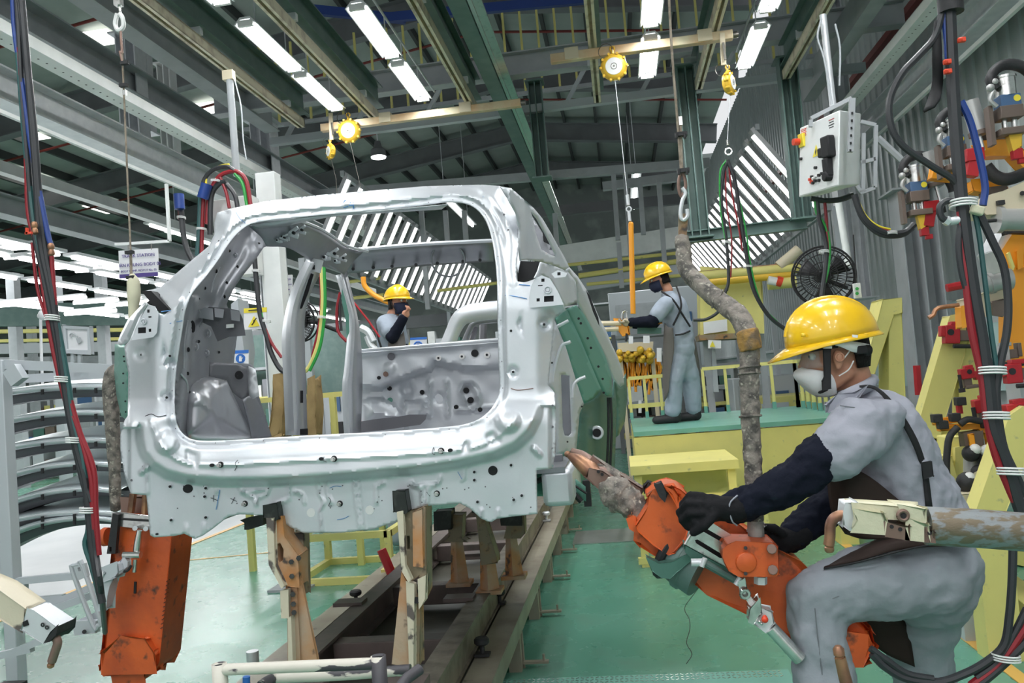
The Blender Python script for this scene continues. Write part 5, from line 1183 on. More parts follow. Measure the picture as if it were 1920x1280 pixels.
for (x, y) in [(253, 990), (273, 991), (258, 1039)]: mb.cyl(at(x, y, YG-.03), at(x, y, YG-.06), .011, seg=8)
tag(mb.build('band_bolts', 'galv', g2), kind='stuff')
MB().tube(A([(262, 994), (258, 1020), (256, 1042)], YG-.05), [.012, .016, .016], 10, 2).tube(A([(254, 1048), (252, 1072)], YG-.05), .010, 10).build('vertical_rod', 'chrome', g2)
MB().cyl(at(232, 1040, YG-.07), at(264, 1040, YG-.07), .015, seg=14).build('cross_tube', 'chrome', g2)
MB().prism(A([(224, 1054), (232, 1044), (240, 1052), (240, 1062), (228, 1068)], YG-.08), (0, .02, 0)).build('knuckle', 'galv', g2, bevel=.003)
blk([(192, 1066), (218, 1056), (224, 1072), (218, 1082), (194, 1088), (196, 1074)], YG-.12, .05, 'light_grey', 'grip_head', g2, .008)
blk([(196, 1084), (212, 1082), (208, 1098), (204, 1116), (202, 1140), (186, 1142), (184, 1125), (190, 1100)], YG-.11, .04, 'light_grey', 'pistol_grip', g2, .010)
blk([(182, 1066), (192, 1064), (192, 1068), (186, 1070)], YG-.11, .02, 'light_grey', 'grip_lever', g2, .002)
MB().tube(A([(222, 1070), (238, 1070), (246, 1060)], YG-.09), .006, 8, 3).build('trigger_cable', 'rubber', g2)
mb = MB()
for k in range(12): mb.bar(at(312-k*1.0, 1090+k*8, YG-.002), at(318-k*1.0, 1086+k*8, YG-.002), .004, .003)
tag(mb.build('vent_slots', 'rubber', g2), kind='stuff')
MB().cyl(at(254, 1090, YG-.002), at(253, 1112, YG-.004), .006).build('body_slot', 'rubber', g2)
# curved hoist pipe behind the panel at left
hp2 = thing('wrapped_hanger_pipe', 'fabric wrapped hanger pipe curving down behind the left flange', 'pipe', at(215, 850, 3.7))
o = MB().tube(A([(228, 690), (214, 702), (208, 730), (211, 800), (215, 880), (217, 960)], 3.6), [.035, .042, .040, .034, .028, .026], 12, 4).build('wrapped_pipe', 'insul', hp2, smooth=60); crumple(o, .01)
t = thing('hoist_rope', 'hoist rope with white shackle and taped cream handle in front of the sign', 'rope', at(240, 400, 3.3))
YR = 3.3
MB().box(at(222, 3, YR), (.03, .03, .04)).tube(A([(222, 5), (225, 22), (222, 30)], YR), .006, 8, 3).build('shackle_link', 'chrome', t)
MB().tube(A([(220, 26), (216, 45), (222, 57), (231, 50), (230, 34), (224, 26)], YR), .010, 8, 4).build('white_shackle', 'white_gloss', t)
MB().tube(A([(226, 52), (227, 75), (229, 100), (225, 96), (230, 118)], YR), .006, 8, 3).build('hook', 'copper_dull', t)
MB().tube(A([(229, 98), (232, 165), (238, 310), (245, 470)], YR), .0042, 8, 4).tube(A([(226, 60), (229, 95)], YR), .004, 8).build('rope', 'rope', t)
for (x, y) in [(234, 118), (232, 160), (243, 473), (245, 520)]: MB().box(at(x, y, YR-.01), (.035, .02, .014)).build('rope_clamp', 'rubber', t)
MB().box(at(234, 174, YR), (.014, .014, .022)).build('ferrule', 'chrome', t)
MB().tube(A([(245, 470), (246, 512), (246, 520)], YR), .006, 8).build('rope_tail', 'rope', t)
MB().tube(A([(247, 514), (250, 528), (251, 555), (250, 580), (250, 600)], YR), [.010, .027, .028, .020, .020], 14, 4).build('taped_handle', 'masking', t, smooth=60)
# ---- foreground gun arm at right
g3 = thing('weld_gun_arm', 'worn foreground weld gun arm with bent copper electrode at right', 'weld gun', at(1750, 985, 1.75))
Y3 = 1.72
arm = MB().tube(A([(1735, 985, Y3), (1830, 990, Y3), (1960, 1000, Y3)]), .0375, 24).build('arm_tube', 'worn_arm', g3)
MB().prism(A([(1588, 945), (1606, 942), (1608, 990), (1594, 992), (1580, 985), (1584, 962)], Y3-.02), (0, .05, 0)).build('arm_head', 'galv', g3, bevel=.004)
MB().prism(A([(1600, 945), (1735, 953), (1735, 975), (1604, 966)], Y3-.025), (0, .05, 0)).build('arm_upper', 'masking', g3, bevel=.004)
for pl, m_ in (([(1604, 958), (1656, 962), (1662, 975), (1656, 998), (1600, 994), (1604, 975)], 'masking'), ([(1703, 975), (1740, 984), (1740, 1012), (1702, 1008)], 'masking'), ([(1662, 982), (1704, 986), (1702, 1008), (1664, 1002)], 'copper_dull'), ([(1690, 950), (1736, 954), (1732, 975), (1700, 968)], 'masking'), ([(1738, 990), (1750, 996), (1750, 1013), (1738, 1012)], 'copper_dull')):
    MB().prism(A(pl, Y3-.035), (0, .06, 0)).build('tape_wrap' if m_ == 'masking' else 'shank_block', m_, g3, bevel=.005)
MB().ring(at(1693, 966, Y3-.035), (0, 1, 0), .009, .004, 18, 8).build('socket_ring', 'copper_dull', g3); MB().cyl(at(1693, 966, Y3-.036), at(1693, 966, Y3-.03), .006).build('socket_hole', 'hole_black', g3)
for (x, y) in [(1672, 987), (1688, 992), (1743, 999)]: MB().cyl(at(x, y, Y3-.037), at(x, y, Y3-.03), .004, seg=8).build('screw_hole', 'hole_black', g3)
MB().tube(A([(1590, 966), (1575, 966), (1563, 972), (1557, 985), (1556, 1005), (1554, 1022)], Y3), .0105, 14, 4).build('bent_electrode', 'copper', g3)
MB().lathe(at(1554, 1020, Y3), (0, 0, -1), [(0, .0085), (.004, .0075), (.006, .0095), (.012, .0095), (.016, .007)], 14).build('electrode_tip', 'copper', g3)
t = MB().tube(A([(1592, 1300), (1582, 1262), (1575, 1232)], 1.72), [.013, .012, .011], 14).lathe(at(1575, 1235, 1.72), (-.05, 0, 1), [(0, .0085), (.006, .0085), (.008, .011), (.020, .011), (.026, .006)], 14).build('weld_electrode', 'copper', label='upright copper electrode tip rising from the bottom edge before the knee', cat='electrode')
# ---- foreground gun arm at left
g4 = thing('weld_gun_arm', 'chipped white foreground gun arm with bent copper tip at lower left', 'weld gun', at(50, 1160, 1.7))
MB().prism(A([(-30, 1090), (0, 1103), (52, 1140), (40, 1180), (-30, 1140)], 1.7), (0, .05, 0)).build('arm_body', 'cream_chip', g4, bevel=.006)
MB().prism(A([(52, 1142), (62, 1145), (108, 1175), (103, 1190), (84, 1206), (40, 1180)], 1.69), (0, .055, 0)).build('arm_end', 'galv', g4, bevel=.003)
MB().prism(A([(95, 1184), (108, 1173), (106, 1190), (94, 1202), (84, 1204)], 1.685), (0, .06, 0)).build('end_face', 'rubber', g4, bevel=.002)
MB().prism(A([(42, 1166), (50, 1162), (53, 1172), (44, 1175)], 1.687), (0, .01, 0)).build('arm_slot', 'hole_black', g4)
for (x, y) in [(80, 1171), (88, 1176)]: MB().ring(at(x, y, 1.687), (0, 1, 0), .0035, .0015, 14, 6).build('arm_screw', 'rubber', g4)
MB().tube(A([(90, 1192), (102, 1193), (108, 1204), (103, 1222), (97, 1240)], 1.70), .0095, 14, 4).build('bent_electrode', 'copper_dull', g4)
MB().lathe(at(96, 1240, 1.70), (-.2, 0, -1), [(0, .007), (.004, .006), (.006, .008), (.012, .007), (.014, .004)], 14).build('electrode_tip', 'copper', g4)
# ---- hose bundles
def hose(paths, name, label, Y, loc=None, cat='hose', ties=()):
    t = thing(name, label, cat, at(*paths[0][0][0][:2], Y))
    for pts, r, m_ in paths:
        MB().tube(A([(p[0], p[1], p[2] if len(p) > 2 else Y) for p in pts]), r, 8, 5).build('hose', m_, t)
    for (x, y, r) in ties:
        c = at(x, y, Y-.005)
        for k in (-1, 0, 1): MB().ring(c+V((0, 0, k*.007)), (.10, .1, 1), r, .0028, 18, 5).build('cable_tie', 'white_gloss', t)
    return t
YL = 2.4
hose([([(32, -10), (36, 60), (42, 180), (52, 300), (62, 420), (78, 500), (90, 560), (106, 640), (117, 710), (133, 800), (150, 880), (170, 960), (180, 1040), (190, 1110), (197, 1185, 2.9)], .0095, 'hose_black'),
      ([(40, -10), (46, 60), (58, 200), (68, 330), (76, 450), (92, 530), (102, 580), (114, 660), (124, 740), (142, 830), (160, 900), (166, 960), (172, 1020), (182, 1080), (192, 1130)], .0115, 'hose_black'),
      ([(36, 0), (48, 90), (64, 240), (74, 370), (86, 470), (98, 540), (110, 640), (120, 700), (146, 860), (172, 940)], .010, 'hose_black'),
      ([(36, 90), (40, 180), (50, 300), (54, 400), (72, 470), (82, 540), (94, 620), (108, 690), (126, 760), (142, 790), (160, 850), (172, 900), (174, 960), (180, 1040), (190, 1110)], .0085, 'hose_red'),
      ([(24, -10), (28, 60), (44, 170), (58, 270), (76, 370), (90, 440), (96, 460)], .0085, 'hose_blue'),
      ([(34, 100), (46, 250), (56, 350), (66, 430), (78, 480), (98, 560), (114, 640), (128, 720), (138, 790), (154, 850), (164, 930), (166, 990), (160, 1020), (172, 1060), (188, 1120)], .009, 'hose_teal'),
      ([(60, 455), (70, 540), (88, 600), (104, 650)], .005, 'hose_red'), ([(97, 480), (101, 540), (106, 600)], .007, 'hose_red'),
      ([(38, 20), (50, 120), (66, 260), (70, 400)], .0075, 'hose_black'), ([(110, 650), (130, 740), (150, 810), (176, 880), (180, 960), (186, 1040)], .008, 'hose_red')],
     'hose_bundle', 'thick bundle of black, red and blue hoses hanging down the left side', YL, ties=[(98, 596, .020), (116, 711, .020), (137, 825, .020), (163, 956, .020)])
t = thing('pipe_valve', 'brass valve with red handle on the left hose bundle', 'valve', at(64, 430, 2.36))
for (x, y) in [(64, 428), (95, 468)]: MB().lathe(at(x, y-12, 2.37), (.04, 0, -1), [(0, .007), (.006, .010), (.016, .010), (.02, .007), (.028, .010), (.036, .010), (.04, .006)], 8).build('brass_fitting', 'copper', t)
MB().box(at(54, 437, 2.34), (.022, .008, .007)).box(at(51, 433, 2.34), (.007, .008, .02)).build('red_handle', 'red_bright', t)
YH = 2.15
hose([([(1779, -10), (1782, 60), (1789, 200), (1799, 330), (1806, 400), (1816, 480), (1828, 560), (1842, 640), (1852, 720), (1862, 800), (1884, 860), (1905, 930), (1920, 975)], .0160, 'hose_black'),
      ([(1768, 20), (1752, 70), (1722, 105), (1690, 140), (1668, 190), (1672, 240), (1695, 275), (1745, 310), (1795, 345), (1803, 400), (1798, 460), (1806, 520), (1826, 580), (1850, 660), (1864, 740), (1880, 830), (1905, 900), (1920, 930)], .0090, 'hose_black'),
      ([(1770, 20), (1775, 80), (1778, 120)], .0075, 'hose_blue'), ([(1802, 190), (1820, 230), (1838, 300), (1847, 350), (1843, 385)], .009, 'hose_blue'),
      ([(1790, 210), (1797, 320), (1801, 400), (1808, 470), (1812, 530), (1822, 620), (1840, 700), (1850, 780), (1866, 850), (1890, 910), (1912, 960)], .0100, 'hose_red'),
      ([(1806, 395), (1818, 470), (1832, 560), (1846, 660), (1858, 740), (1876, 830), (1896, 900)], .0105, 'hose_black'),
      ([(1822, 380), (1834, 430), (1846, 520), (1858, 620), (1870, 700)], .0065, 'hose_teal'),
      ([(1836, 400), (1862, 455), (1882, 500), (1890, 560), (1888, 620), (1876, 680), (1868, 740), (1880, 830), (1900, 880), (1925, 930)], .010, 'hose_black'),
      ([(1795, 380), (1776, 376), (1762, 388), (1766, 408), (1780, 415)], .0085, 'hose_black')],
     'hose_bundle', 'thick bundle of black and red hoses hanging at the right', YH, ties=[(1806, 383, .030), (1860, 695, .030), (1868, 779, .028), (1896, 883, .030)])
t = thing('hose_sleeve', 'dark collar and flat strap gathering the right hoses at the top', 'sleeve', at(1782, 10, YH))
MB().cyl(at(1780, -20, YH), at(1783, 24, YH), .030, seg=16).build('collar', 'rubber', t)
MB().loft([A([(1752, 40, YH), (1748, 100, YH), (1748, 150, YH+.02), (1742, 180, YH+.02), (1732, 210, YH)]), A([(1762, 35, YH), (1766, 100, YH), (1768, 150, YH+.02), (1764, 180, YH), (1752, 200, YH-.02)])], 4).build('flat_strap', 'strap_black', t, solid=.006)
t = thing('red_tap_valve', 'red tap valves on the right hose bundle', 'valve', at(1776, 126, YH-.03))
for (x, y) in [(1776, 116), (1777, 134), (1803, 75)]: MB().box(at(x, y, YH-.03), (.018, .012, .012)).cyl(at(x-3, y, YH-.05), at(x-3, y, YH-.02), .006, seg=8).build('tap_handle', 'red_bright', t, bevel=.002)
t = thing('tape_knot', 'wad of grey tape tied on the right hose bundle', 'tape', at(1832, 396, YH)); MB().box(at(1832, 394, YH-.02), (.030, .02, .022), Matrix.Rotation(.4, 3, 'Y')).build('wad', 'masking', t, bevel=.004); crumple(t.children[0] if t.children else None, .01, 0) if False else None
MB().cyl(at(1780, 415, YH), at(1800, 412, YH), .010).cyl(at(1773, 412, YH), at(1781, 417, YH), .012, seg=6).build('hose_coupling', 'galv', label='steel hose coupling at the end of the small looped hose', cat='coupling')
hose([([(1900, 960), (1898, 1080), (1892, 1160), (1882, 1210), (1850, 1240), (1810, 1262), (1760, 1278), (1700, 1272), (1660, 1250), (1635, 1225)], .012, 'hose_black'),
      ([(1925, 1170), (1895, 1215), (1865, 1250), (1820, 1285)], .012, 'hose_red'), ([(1925, 1200), (1890, 1235), (1850, 1270), (1820, 1290)], .014, 'hose_black'),
      ([(1925, 1140), (1900, 1190), (1870, 1240), (1830, 1270)], .010, 'hose_black'), ([(1632, 1215), (1660, 1235), (1700, 1262), (1750, 1272)], .010, 'hose_black')],
     'hose_bundle', 'black and red hoses sweeping from lower right to the gun end', 2.5, ties=[(1886, 1232, .035)])
# ================================================================ people
wr_t = bpy.data.textures.new('folds', 'CLOUDS'); wr_t.noise_scale = .09; wr_t.noise_depth = 2
wr_f = bpy.data.textures.new('crease', 'CLOUDS'); wr_f.noise_scale = .05; wr_f.noise_type = 'HARD_NOISE'; wr_f.noise_depth = 2
wr_s = bpy.data.textures.new('folds_small', 'CLOUDS'); wr_s.noise_scale = .045; wr_s.noise_depth = 2
def blob(parts, m, name, par, vox=.010, smooth=3, fold=0, tex=None, scale=None):
    """one continuous skin over tapered limbs (capsules) and ellipsoids"""
    mb = MB()
    for p in parts:
        if p[0] == 'c':
            a, ra, b_, rb = V(p[1]), p[2], V(p[3]), p[4]
            n = 6; d = b_-a; L = max(d.length, 1e-4); dn = d/L
            prof = [(-ra*math.cos(PI/2*i/4), max(ra*math.sin(PI/2*i/4), .0005)) for i in range(4)]
            prof += [(L*i/n, ra+(rb-ra)*i/n) for i in range(n+1)]
            prof += [(L+rb*math.sin(PI/2*i/4), max(rb*math.cos(PI/2*i/4), .0005)) for i in range(1, 5)]
            mb.lathe(a, dn, prof, 16)
        elif p[0] == 'e':
            mb.sphere(p[1], p[2], 16, 12, p[3] if len(p) > 3 else None)
        elif p[0] == 'r':   # rounded slab between two ellipses, widths given across
            pass
    o = mb.build(name, m, par, smooth=0)
    for f in o.data.polygons: f.use_smooth = True
    r = o.modifiers.new('r', 'REMESH'); r.mode = 'VOXEL'; r.voxel_size = vox; r.use_smooth_shade = True
    s = o.modifiers.new('s', 'SMOOTH'); s.factor = .6; s.iterations = smooth
    if fold:
        d_ = o.modifiers.new('d', 'DISPLACE'); d_.texture = tex or wr_t; d_.strength = fold; d_.mid_level = .5; d_.texture_coords = 'LOCAL'
        d_ = o.modifiers.new('d2', 'DISPLACE'); d_.texture = wr_f; d_.strength = fold*.28; d_.mid_level = .5; d_.texture_coords = 'LOCAL'
    return o
def cap(a, ra, b_, rb): return ('c', a, ra, b_, rb)
def ell(c, r, R=None): return ('e', c, r, R) if R is not None else ('e', c, r)
def helmet(par, c, R, s=1.0, m='yellow_helmet'):
    """hard hat; +x of R is the way the wearer faces"""
    rows = []
    for j in range(11):
        t = j/10*PI/2
        r = [c+R@V((math.cos(a)*.138*math.cos(t)*s, math.sin(a)*.112*math.cos(t)*s*1.0, (.130*math.sin(t)**.9)*s + .004*s*(abs(math.sin(a)) < .28 and 0 < j < 10))) for a in [2*PI*k/40 for k in range(40)]]
        rows.append(r)
    mb = MB(); mb.loft(rows, closed=True)
    o = mb.build('shell', m, par, smooth=60, solid=.003)
    rim = []
    for k in range(40):
        a = 2*PI*k/40; f = max(0, math.cos(a))**3
        rim.append([c+R@V((math.cos(a)*.136*s, math.sin(a)*.110*s, .006*s)), c+R@V((math.cos(a)*(.142+.022*f)*s, math.sin(a)*.117*s, (-.002-.004*f)*s)), c+R@V((math.cos(a)*(.150+.055*f)*s, math.sin(a)*(.124+.01*f)*s, (-.010-.018*f)*s))])
    MB().loft(rim+[rim[0]]).build('brim', m, par, smooth=60, solid=.003)
    rid = [c+R@V((math.cos(t)*.138*s, 0, .130*math.sin(t)**.9*s+.003)) for t in [PI*.08+PI*.84*k/16 for k in range(17)]]
    MB().tube(rid, .0075*s, 8).build('crown_ridge', m, par, smooth=60)
    return o
# ---------------------------------------------------------------- front worker
w1 = thing('person', 'worker in yellow helmet, white mask and grey uniform aiming the orange weld gun', 'person', at(1640, 1500, 2.75))
Y1 = 2.75
def P1(px, py, dy=0.0): return at(px, py, Y1+dy)
Rf = Matrix((V((-1, 0, 0)), V((0, -1, 0)), V((0, 0, 1)))).transposed()
Rh = Matrix.Rotation(math.radians(-4), 3, 'Y') @ Matrix.Rotation(math.radians(6), 3, 'Z') @ Rf
hc = P1(1567, 668)
def H1(x, y, z): return hc + Rh@V((x, y, z))
foot1 = at(1548, 1300, 2.62); foot2 = at(1735, 1300, 2.95)
body = [ell(H1(0, 0, .03), (.100, .078, .105), Rh), ell(H1(.045, 0, -.045), (.058, .058, .068), Rh), cap(H1(-.035, 0, -.03), .058, P1(1612, 765, .02), .062),
        ell(H1(.088, 0, .035), (.020, .055, .016), Rh), cap(H1(.096, 0, .020), .010, H1(.116, 0, -.018), .013), ell(H1(.092, 0, -.048), (.016, .028, .010), Rh), ell(H1(.088, 0, -.062), (.014, .026, .009), Rh), ell(H1(.072, 0, -.098), (.028, .030, .020), Rh),
        ell(H1(.055, .048, -.02), (.030, .020, .026), Rh), ell(H1(.055, -.048, -.02), (.030, .020, .026), Rh), cap(H1(-.01, .055, -.055), .022, H1(.055, .035, -.095), .022), cap(H1(-.01, -.055, -.055), .022, H1(.055, -.035, -.095), .022),
        cap(P1(1622, 800), .075, P1(1700, 960), .080), cap(P1(1700, 960), .085, P1(1740, 1060), .09),
        cap(P1(1608, 790, -.15), .050, P1(1530, 875, -.18), .036), cap(P1(1530, 875, -.18), .034, P1(1385, 950, -.14), .026),
        cap(P1(1600, 790, .17), .050, P1(1600, 925, .13), .036), cap(P1(1600, 925, .13), .034, P1(1490, 1005, .03), .026),
        cap(P1(1742, 1065, -.08), .085, P1(1532, 1115, -.10), .060), cap(P1(1532, 1115, -.10), .055, foot1+V((0, 0, -.15)), .045), cap(foot1+V((0, 0, -.15)), .045, V((foot1.x, foot1.y, .10)), .038),
        cap(P1(1742, 1075, .10), .085, P1(1728, 1230, .16), .062), cap(P1(1728, 1230, .16), .058, V((foot2.x+.05, foot2.y, .10)), .038)]
blob(body, 'skin', 'body', w1, .0085, 3)
# shirt
blob([cap(P1(1618, 778, -.02), .10, P1(1640, 810), .135), cap(P1(1640, 810, .03), .145, P1(1688, 900, .02), .150), cap(P1(1688, 900, .02), .150, P1(1735, 1000, .02), .150), cap(P1(1690, 860, .03), .11, P1(1762, 980, .03), .10),
      cap(P1(1612, 790, -.16), .080, P1(1562, 850, -.18), .082), cap(P1(1648, 790, -.12), .08, P1(1585, 835, -.19), .085), cap(P1(1605, 790, .18), .080, P1(1592, 900, .15), .078),
      cap(P1(1600, 745, 0), .058, P1(1616, 770), .085)], 'shirt', 'shirt', w1, .009, 4, .034)
MB().tube([P1(1575, 743, -.075), P1(1600, 735, -.10), P1(1628, 722, -.08), P1(1636, 712, 0)], [.014, .020, .020, .014], 10, 4).build('collar', 'shirt', w1, smooth=60)
blk([(1552, 757), (1572, 742), (1600, 735), (1620, 728), (1610, 745), (1590, 756), (1555, 770)], Y1-.13, .03, 'shirt', 'collar_flap', w1, .006)
MB().tube([P1(1575, 760, -.20), P1(1620, 768, -.215), P1(1648, 790, -.20), P1(1655, 815, -.19)], .0018, 6, 4).tube([P1(1648, 815, -.20), P1(1680, 800, -.15), P1(1700, 790, -.06)], .0018, 6, 4).build('seams', 'seam', w1)
# trousers
lz = foot1
tro = [cap(P1(1745, 1060, .0), .150, P1(1740, 1090, .02), .150), cap(P1(1740, 1078, -.06), .130, P1(1610, 1092, -.10), .112), cap(P1(1610, 1092, -.10), .112, P1(1535, 1118, -.10), .092),
       cap(P1(1532, 1120, -.10), .090, P1(1532, 1180, -.10), .088), cap(P1(1532, 1180, -.10), .088, foot1, .088), cap(foot1, .088, V((foot1.x+.01, foot1.y, .16)), .075),
       cap(P1(1745, 1080, .10), .135, P1(1722, 1190, .14), .110), cap(P1(1722, 1190, .14), .108, foot2, .095), cap(foot2, .095, V((foot2.x+.05, foot2.y, .16)), .075)]
blob(tro, 'trouser', 'trousers', w1, .010, 4, .030)
MB().tube([P1(1700, 1058, -.155), P1(1640, 1090, -.20), P1(1560, 1122, -.185)], .0018, 6, 4).tube([P1(1528, 1140, -.195), P1(1534, 1200, -.19), P1(1545, 1290, -.19)], .0018, 6, 4).build('seams', 'seam', w1)
for f, yy in ((foot1, 0), (foot2, .0)):
    x = f.x+(.03 if f is foot1 else .06)
    blob([cap(V((x, f.y, .05)), .048, V((x-.17, f.y, .040)), .040), cap(V((x, f.y, .05)), .048, V((x, f.y, .14)), .05)], 'boot', 'boot', w1, .012, 2)
# navy sleeves
blob([cap(P1(1548, 850, -.19), .070, P1(1515, 885, -.19), .070), cap(P1(1515, 885, -.19), .068, P1(1450, 922, -.17), .062), cap(P1(1450, 922, -.17), .060, P1(1378, 952, -.14), .052)], 'navy', 'left_sleeve', w1, .009, 3, .030, wr_s)
blob([cap(P1(1588, 925, .13), .070, P1(1520, 975, .08), .062), cap(P1(1520, 975, .08), .060, P1(1478, 1010, .02), .050)], 'navy', 'right_sleeve', w1, .009, 3, .030, wr_s)
MB().tube([P1(1383, 928, -.20), P1(1368, 945, -.205), P1(1372, 975, -.20), P1(1382, 985, -.18)], .0025, 6, 4).build('cuff_edge', 'shirt', w1)
# gloves: palm, four fingers curled over the gun and a thumb
def hand(name, wrist, palm_c, fingers, thumb, m='glove'):
    parts = [cap(wrist, .040, palm_c, .038), ell(palm_c, (.048, .028, .044))]
    for f in fingers:
        for a, b_ in zip(f[:-1], f[1:]): parts.append(cap(a, .0135, b_, .0120))
    for a, b_ in zip(thumb[:-1], thumb[1:]): parts.append(cap(a, .0155, b_, .0135))
    return blob(parts, m, name, w1, .0055, 2, .004, wr_s)
yy = -.17
hand('left_glove', P1(1382, 955, yy), P1(1335, 952, yy),
     [[P1(1318, 930, yy), P1(1295, 928, yy+.01), P1(1280, 946, yy+.04), P1(1285, 962, yy+.06)],
      [P1(1314, 945, yy-.02), P1(1290, 943, yy-.01), P1(1274, 960, yy+.02), P1(1282, 976, yy+.05)],
      [P1(1316, 962, yy-.03), P1(1294, 962, yy-.02), P1(1279, 975, yy+.01), P1(1290, 988, yy+.04)],
      [P1(1322, 976, yy-.02), P1(1304, 978, yy-.02), P1(1292, 988, yy+.01)]],
     [P1(1340, 965, yy-.03), P1(1322, 985, yy-.04), P1(1300, 998, yy-.02)])
yy = .0
hand('right_glove', P1(1500, 1003, yy+.02), P1(1470, 1012, yy),
     [[P1(1455, 1000, yy), P1(1438, 998, yy-.01), P1(1428, 1008, yy)], [P1(1452, 1010, yy-.02), P1(1436, 1012, yy-.02), P1(1430, 1022, yy)], [P1(1458, 1022, yy-.02), P1(1446, 1028, yy-.02), P1(1440, 1038, yy)], [P1(1470, 1030, yy-.02), P1(1462, 1040, yy-.01)]],
     [P1(1466, 1000, yy-.03), P1(1452, 990, yy-.04), P1(1436, 988, yy-.04)])
# apron: bib under the arm, lap over the raised thigh, and skirt hanging between the legs
MB().loft([[P1(1558, 872, -.10), P1(1600, 878, -.155), P1(1640, 900, -.160), P1(1700, 950, -.155)], [P1(1552, 900, -.08), P1(1590, 920, -.15), P1(1650, 960, -.165), P1(1720, 975, -.16)], [P1(1560, 960, -.06), P1(1600, 975, -.14), P1(1660, 1000, -.17), P1(1730, 1000, -.165)], [P1(1585, 1000, -.06), P1(1620, 1010, -.15), P1(1680, 1010, -.175), P1(1745, 1012, -.165)]], 5, 5).build('apron_bib', 'apron', w1, solid=.004, smooth=60)
lap = [[P1(1540, 1062, -.02), P1(1600, 1030, .0), P1(1680, 1005, .0), P1(1820, 1012, -.05)], [P1(1550, 1058, -.10), P1(1610, 1032, -.16), P1(1690, 1008, -.19), P1(1815, 1018, -.17)], [P1(1545, 1064, -.15), P1(1612, 1050, -.205), P1(1690, 1030, -.215), P1(1800, 1022, -.19)]]
MB().loft(lap, 5, 4).build('apron_lap', 'apron', w1, solid=.004, smooth=60)
MB().tube([P1(1545, 1066, -.155), P1(1612, 1053, -.212), P1(1690, 1032, -.22), P1(1760, 1018, -.20)], .003, 6, 4).build('apron_hem', 'strap_black', w1)
MB().loft([[P1(1590, 1130, .02), P1(1640, 1140, .0), P1(1690, 1150, .04)], [P1(1596, 1180, .04), P1(1650, 1190, .02), P1(1705, 1190, .05)], [P1(1640, 1210, .05), P1(1670, 1230, .03), P1(1715, 1250, .05)]], 5, 4).build('apron_skirt', 'apron', w1, solid=.004, smooth=60)
# straps and buckle
MB().loft([[P1(1598, 724, -.10), P1(1640, 724, -.13), P1(1680, 760, -.14), P1(1718, 820, -.13), P1(1738, 880, -.12), P1(1748, 950, -.13)], [P1(1600, 727, -.105), P1(1640, 730, -.135), P1(1674, 768, -.145), P1(1708, 826, -.135), P1(1728, 882, -.125), P1(1736, 950, -.135)]], 5).build('shoulder_strap', 'strap_black', w1, solid=.004)
blk([(1730, 868), (1746, 866), (1750, 892), (1734, 896)], Y1-.15, .012, 'strap_black', 'strap_buckle', w1, .003)
MB().tube([P1(1755, 1008, -.14), P1(1810, 1012, -.10), P1(1832, 1010, .0)], .014, 8, 4).build('waist_belt', 'strap_black', w1)
# head gear
hm = thing('hard_hat', 'yellow hard hat worn by the front worker', 'helmet', P1(1558, 640))
Rt = Matrix.Rotation(math.radians(-3), 3, 'Y')@Rh
helmet(hm, P1(1560, 639), Rt, 1.06)
for (x, y, w_, h_) in [(1506, 628, 8, 6), (1623, 628, 8, 6)]: MB().box(P1(x, y, -.10), (m_of(w_, 2.7), .012, m_of(h_, 2.7))).build('rim_lug', 'yellow_helmet', hm, bevel=.003)
blk([(1598, 627), (1609, 628), (1608, 633), (1598, 632)], Y1-.145, .003, 'tag_white', 'sticker', hm, 0)
MB().loft([[P1(1540, 640, -.105), P1(1570, 639, -.112), P1(1600, 640, -.105), P1(1625, 644, -.06), P1(1632, 646, .0)], [P1(1540, 644, -.10), P1(1570, 648, -.108), P1(1600, 660, -.10), P1(1620, 662, -.06), P1(1628, 664, .0)]], 5).build('inner_band', 'white_gloss', hm, solid=.003)
MB().box(P1(1612, 656, -.07), (.035, .05, .026)).cyl(P1(1618, 656, -.06), P1(1630, 657, -.05), .018).build('ratchet_knob', 'strap_black', hm, bevel=.004)
blk([(1545, 650), (1558, 650), (1558, 706), (1558, 728), (1544, 731), (1542, 714), (1546, 706)], Y1-.105, .010, 'strap_black', 'chin_strap', hm, .002)
blk([(1544, 645), (1560, 645), (1559, 652), (1545, 652)], Y1-.115, .012, 'white_gloss', 'strap_clip', hm, .002)
MB().tube([P1(1550, 730, -.10), P1(1538, 735, -.06), P1(1530, 733, .0)], .005, 8, 3).build('chin_strap_loop', 'strap_black', hm)
# hair, ear, eye, goggles, mask
hb_ = MB(); rows = []
for j in range(6):
    rr = []
    for k in range(13):
        a = PI*(.56+.012*j)+PI*(.88-.024*j)*k/12; z = .055-.020*j
        f = 1.0 if j < 4 else 1-.05*(j-3)
        rr.append(H1(math.cos(a)*.1045*f+(-.002), math.sin(a)*.0825*f, z))
    rows.append(rr)
hb_.loft(rows).build('hair', 'hair', w1, smooth=60, solid=.008)
ear = P1(1572, 672, -.088)
blob([ell(ear, (.017, .010, .028)), ell(ear+V((.002, -.006, .004)), (.012, .008, .020)), ell(ear+V((-.003, 0, -.024)), (.009, .007, .010))], 'skin', 'ear', w1, .003, 2)
MB().ring(ear+V((.001, -.012, .004)), (0, 1, 0), .0125, .003, 16, 6).build('ear_rim', 'skin', w1)
for s in (-1, 1):
    MB().sphere(H1(.084, s*.034, .012), .013).build('eye', 'white_gloss', w1); MB().sphere(H1(.094, s*.035, .012), .0055).build('iris', 'hair', w1)
    MB().tube([H1(.098, s*.014, .034), H1(.094, s*.034, .040), H1(.078, s*.054, .034)], .0045, 8, 3).build('eyebrow', 'hair', w1)
gg = thing('safety_goggles', 'clear safety goggles with black frame on the front worker', 'goggles', H1(.10, 0, .01))
gl = []
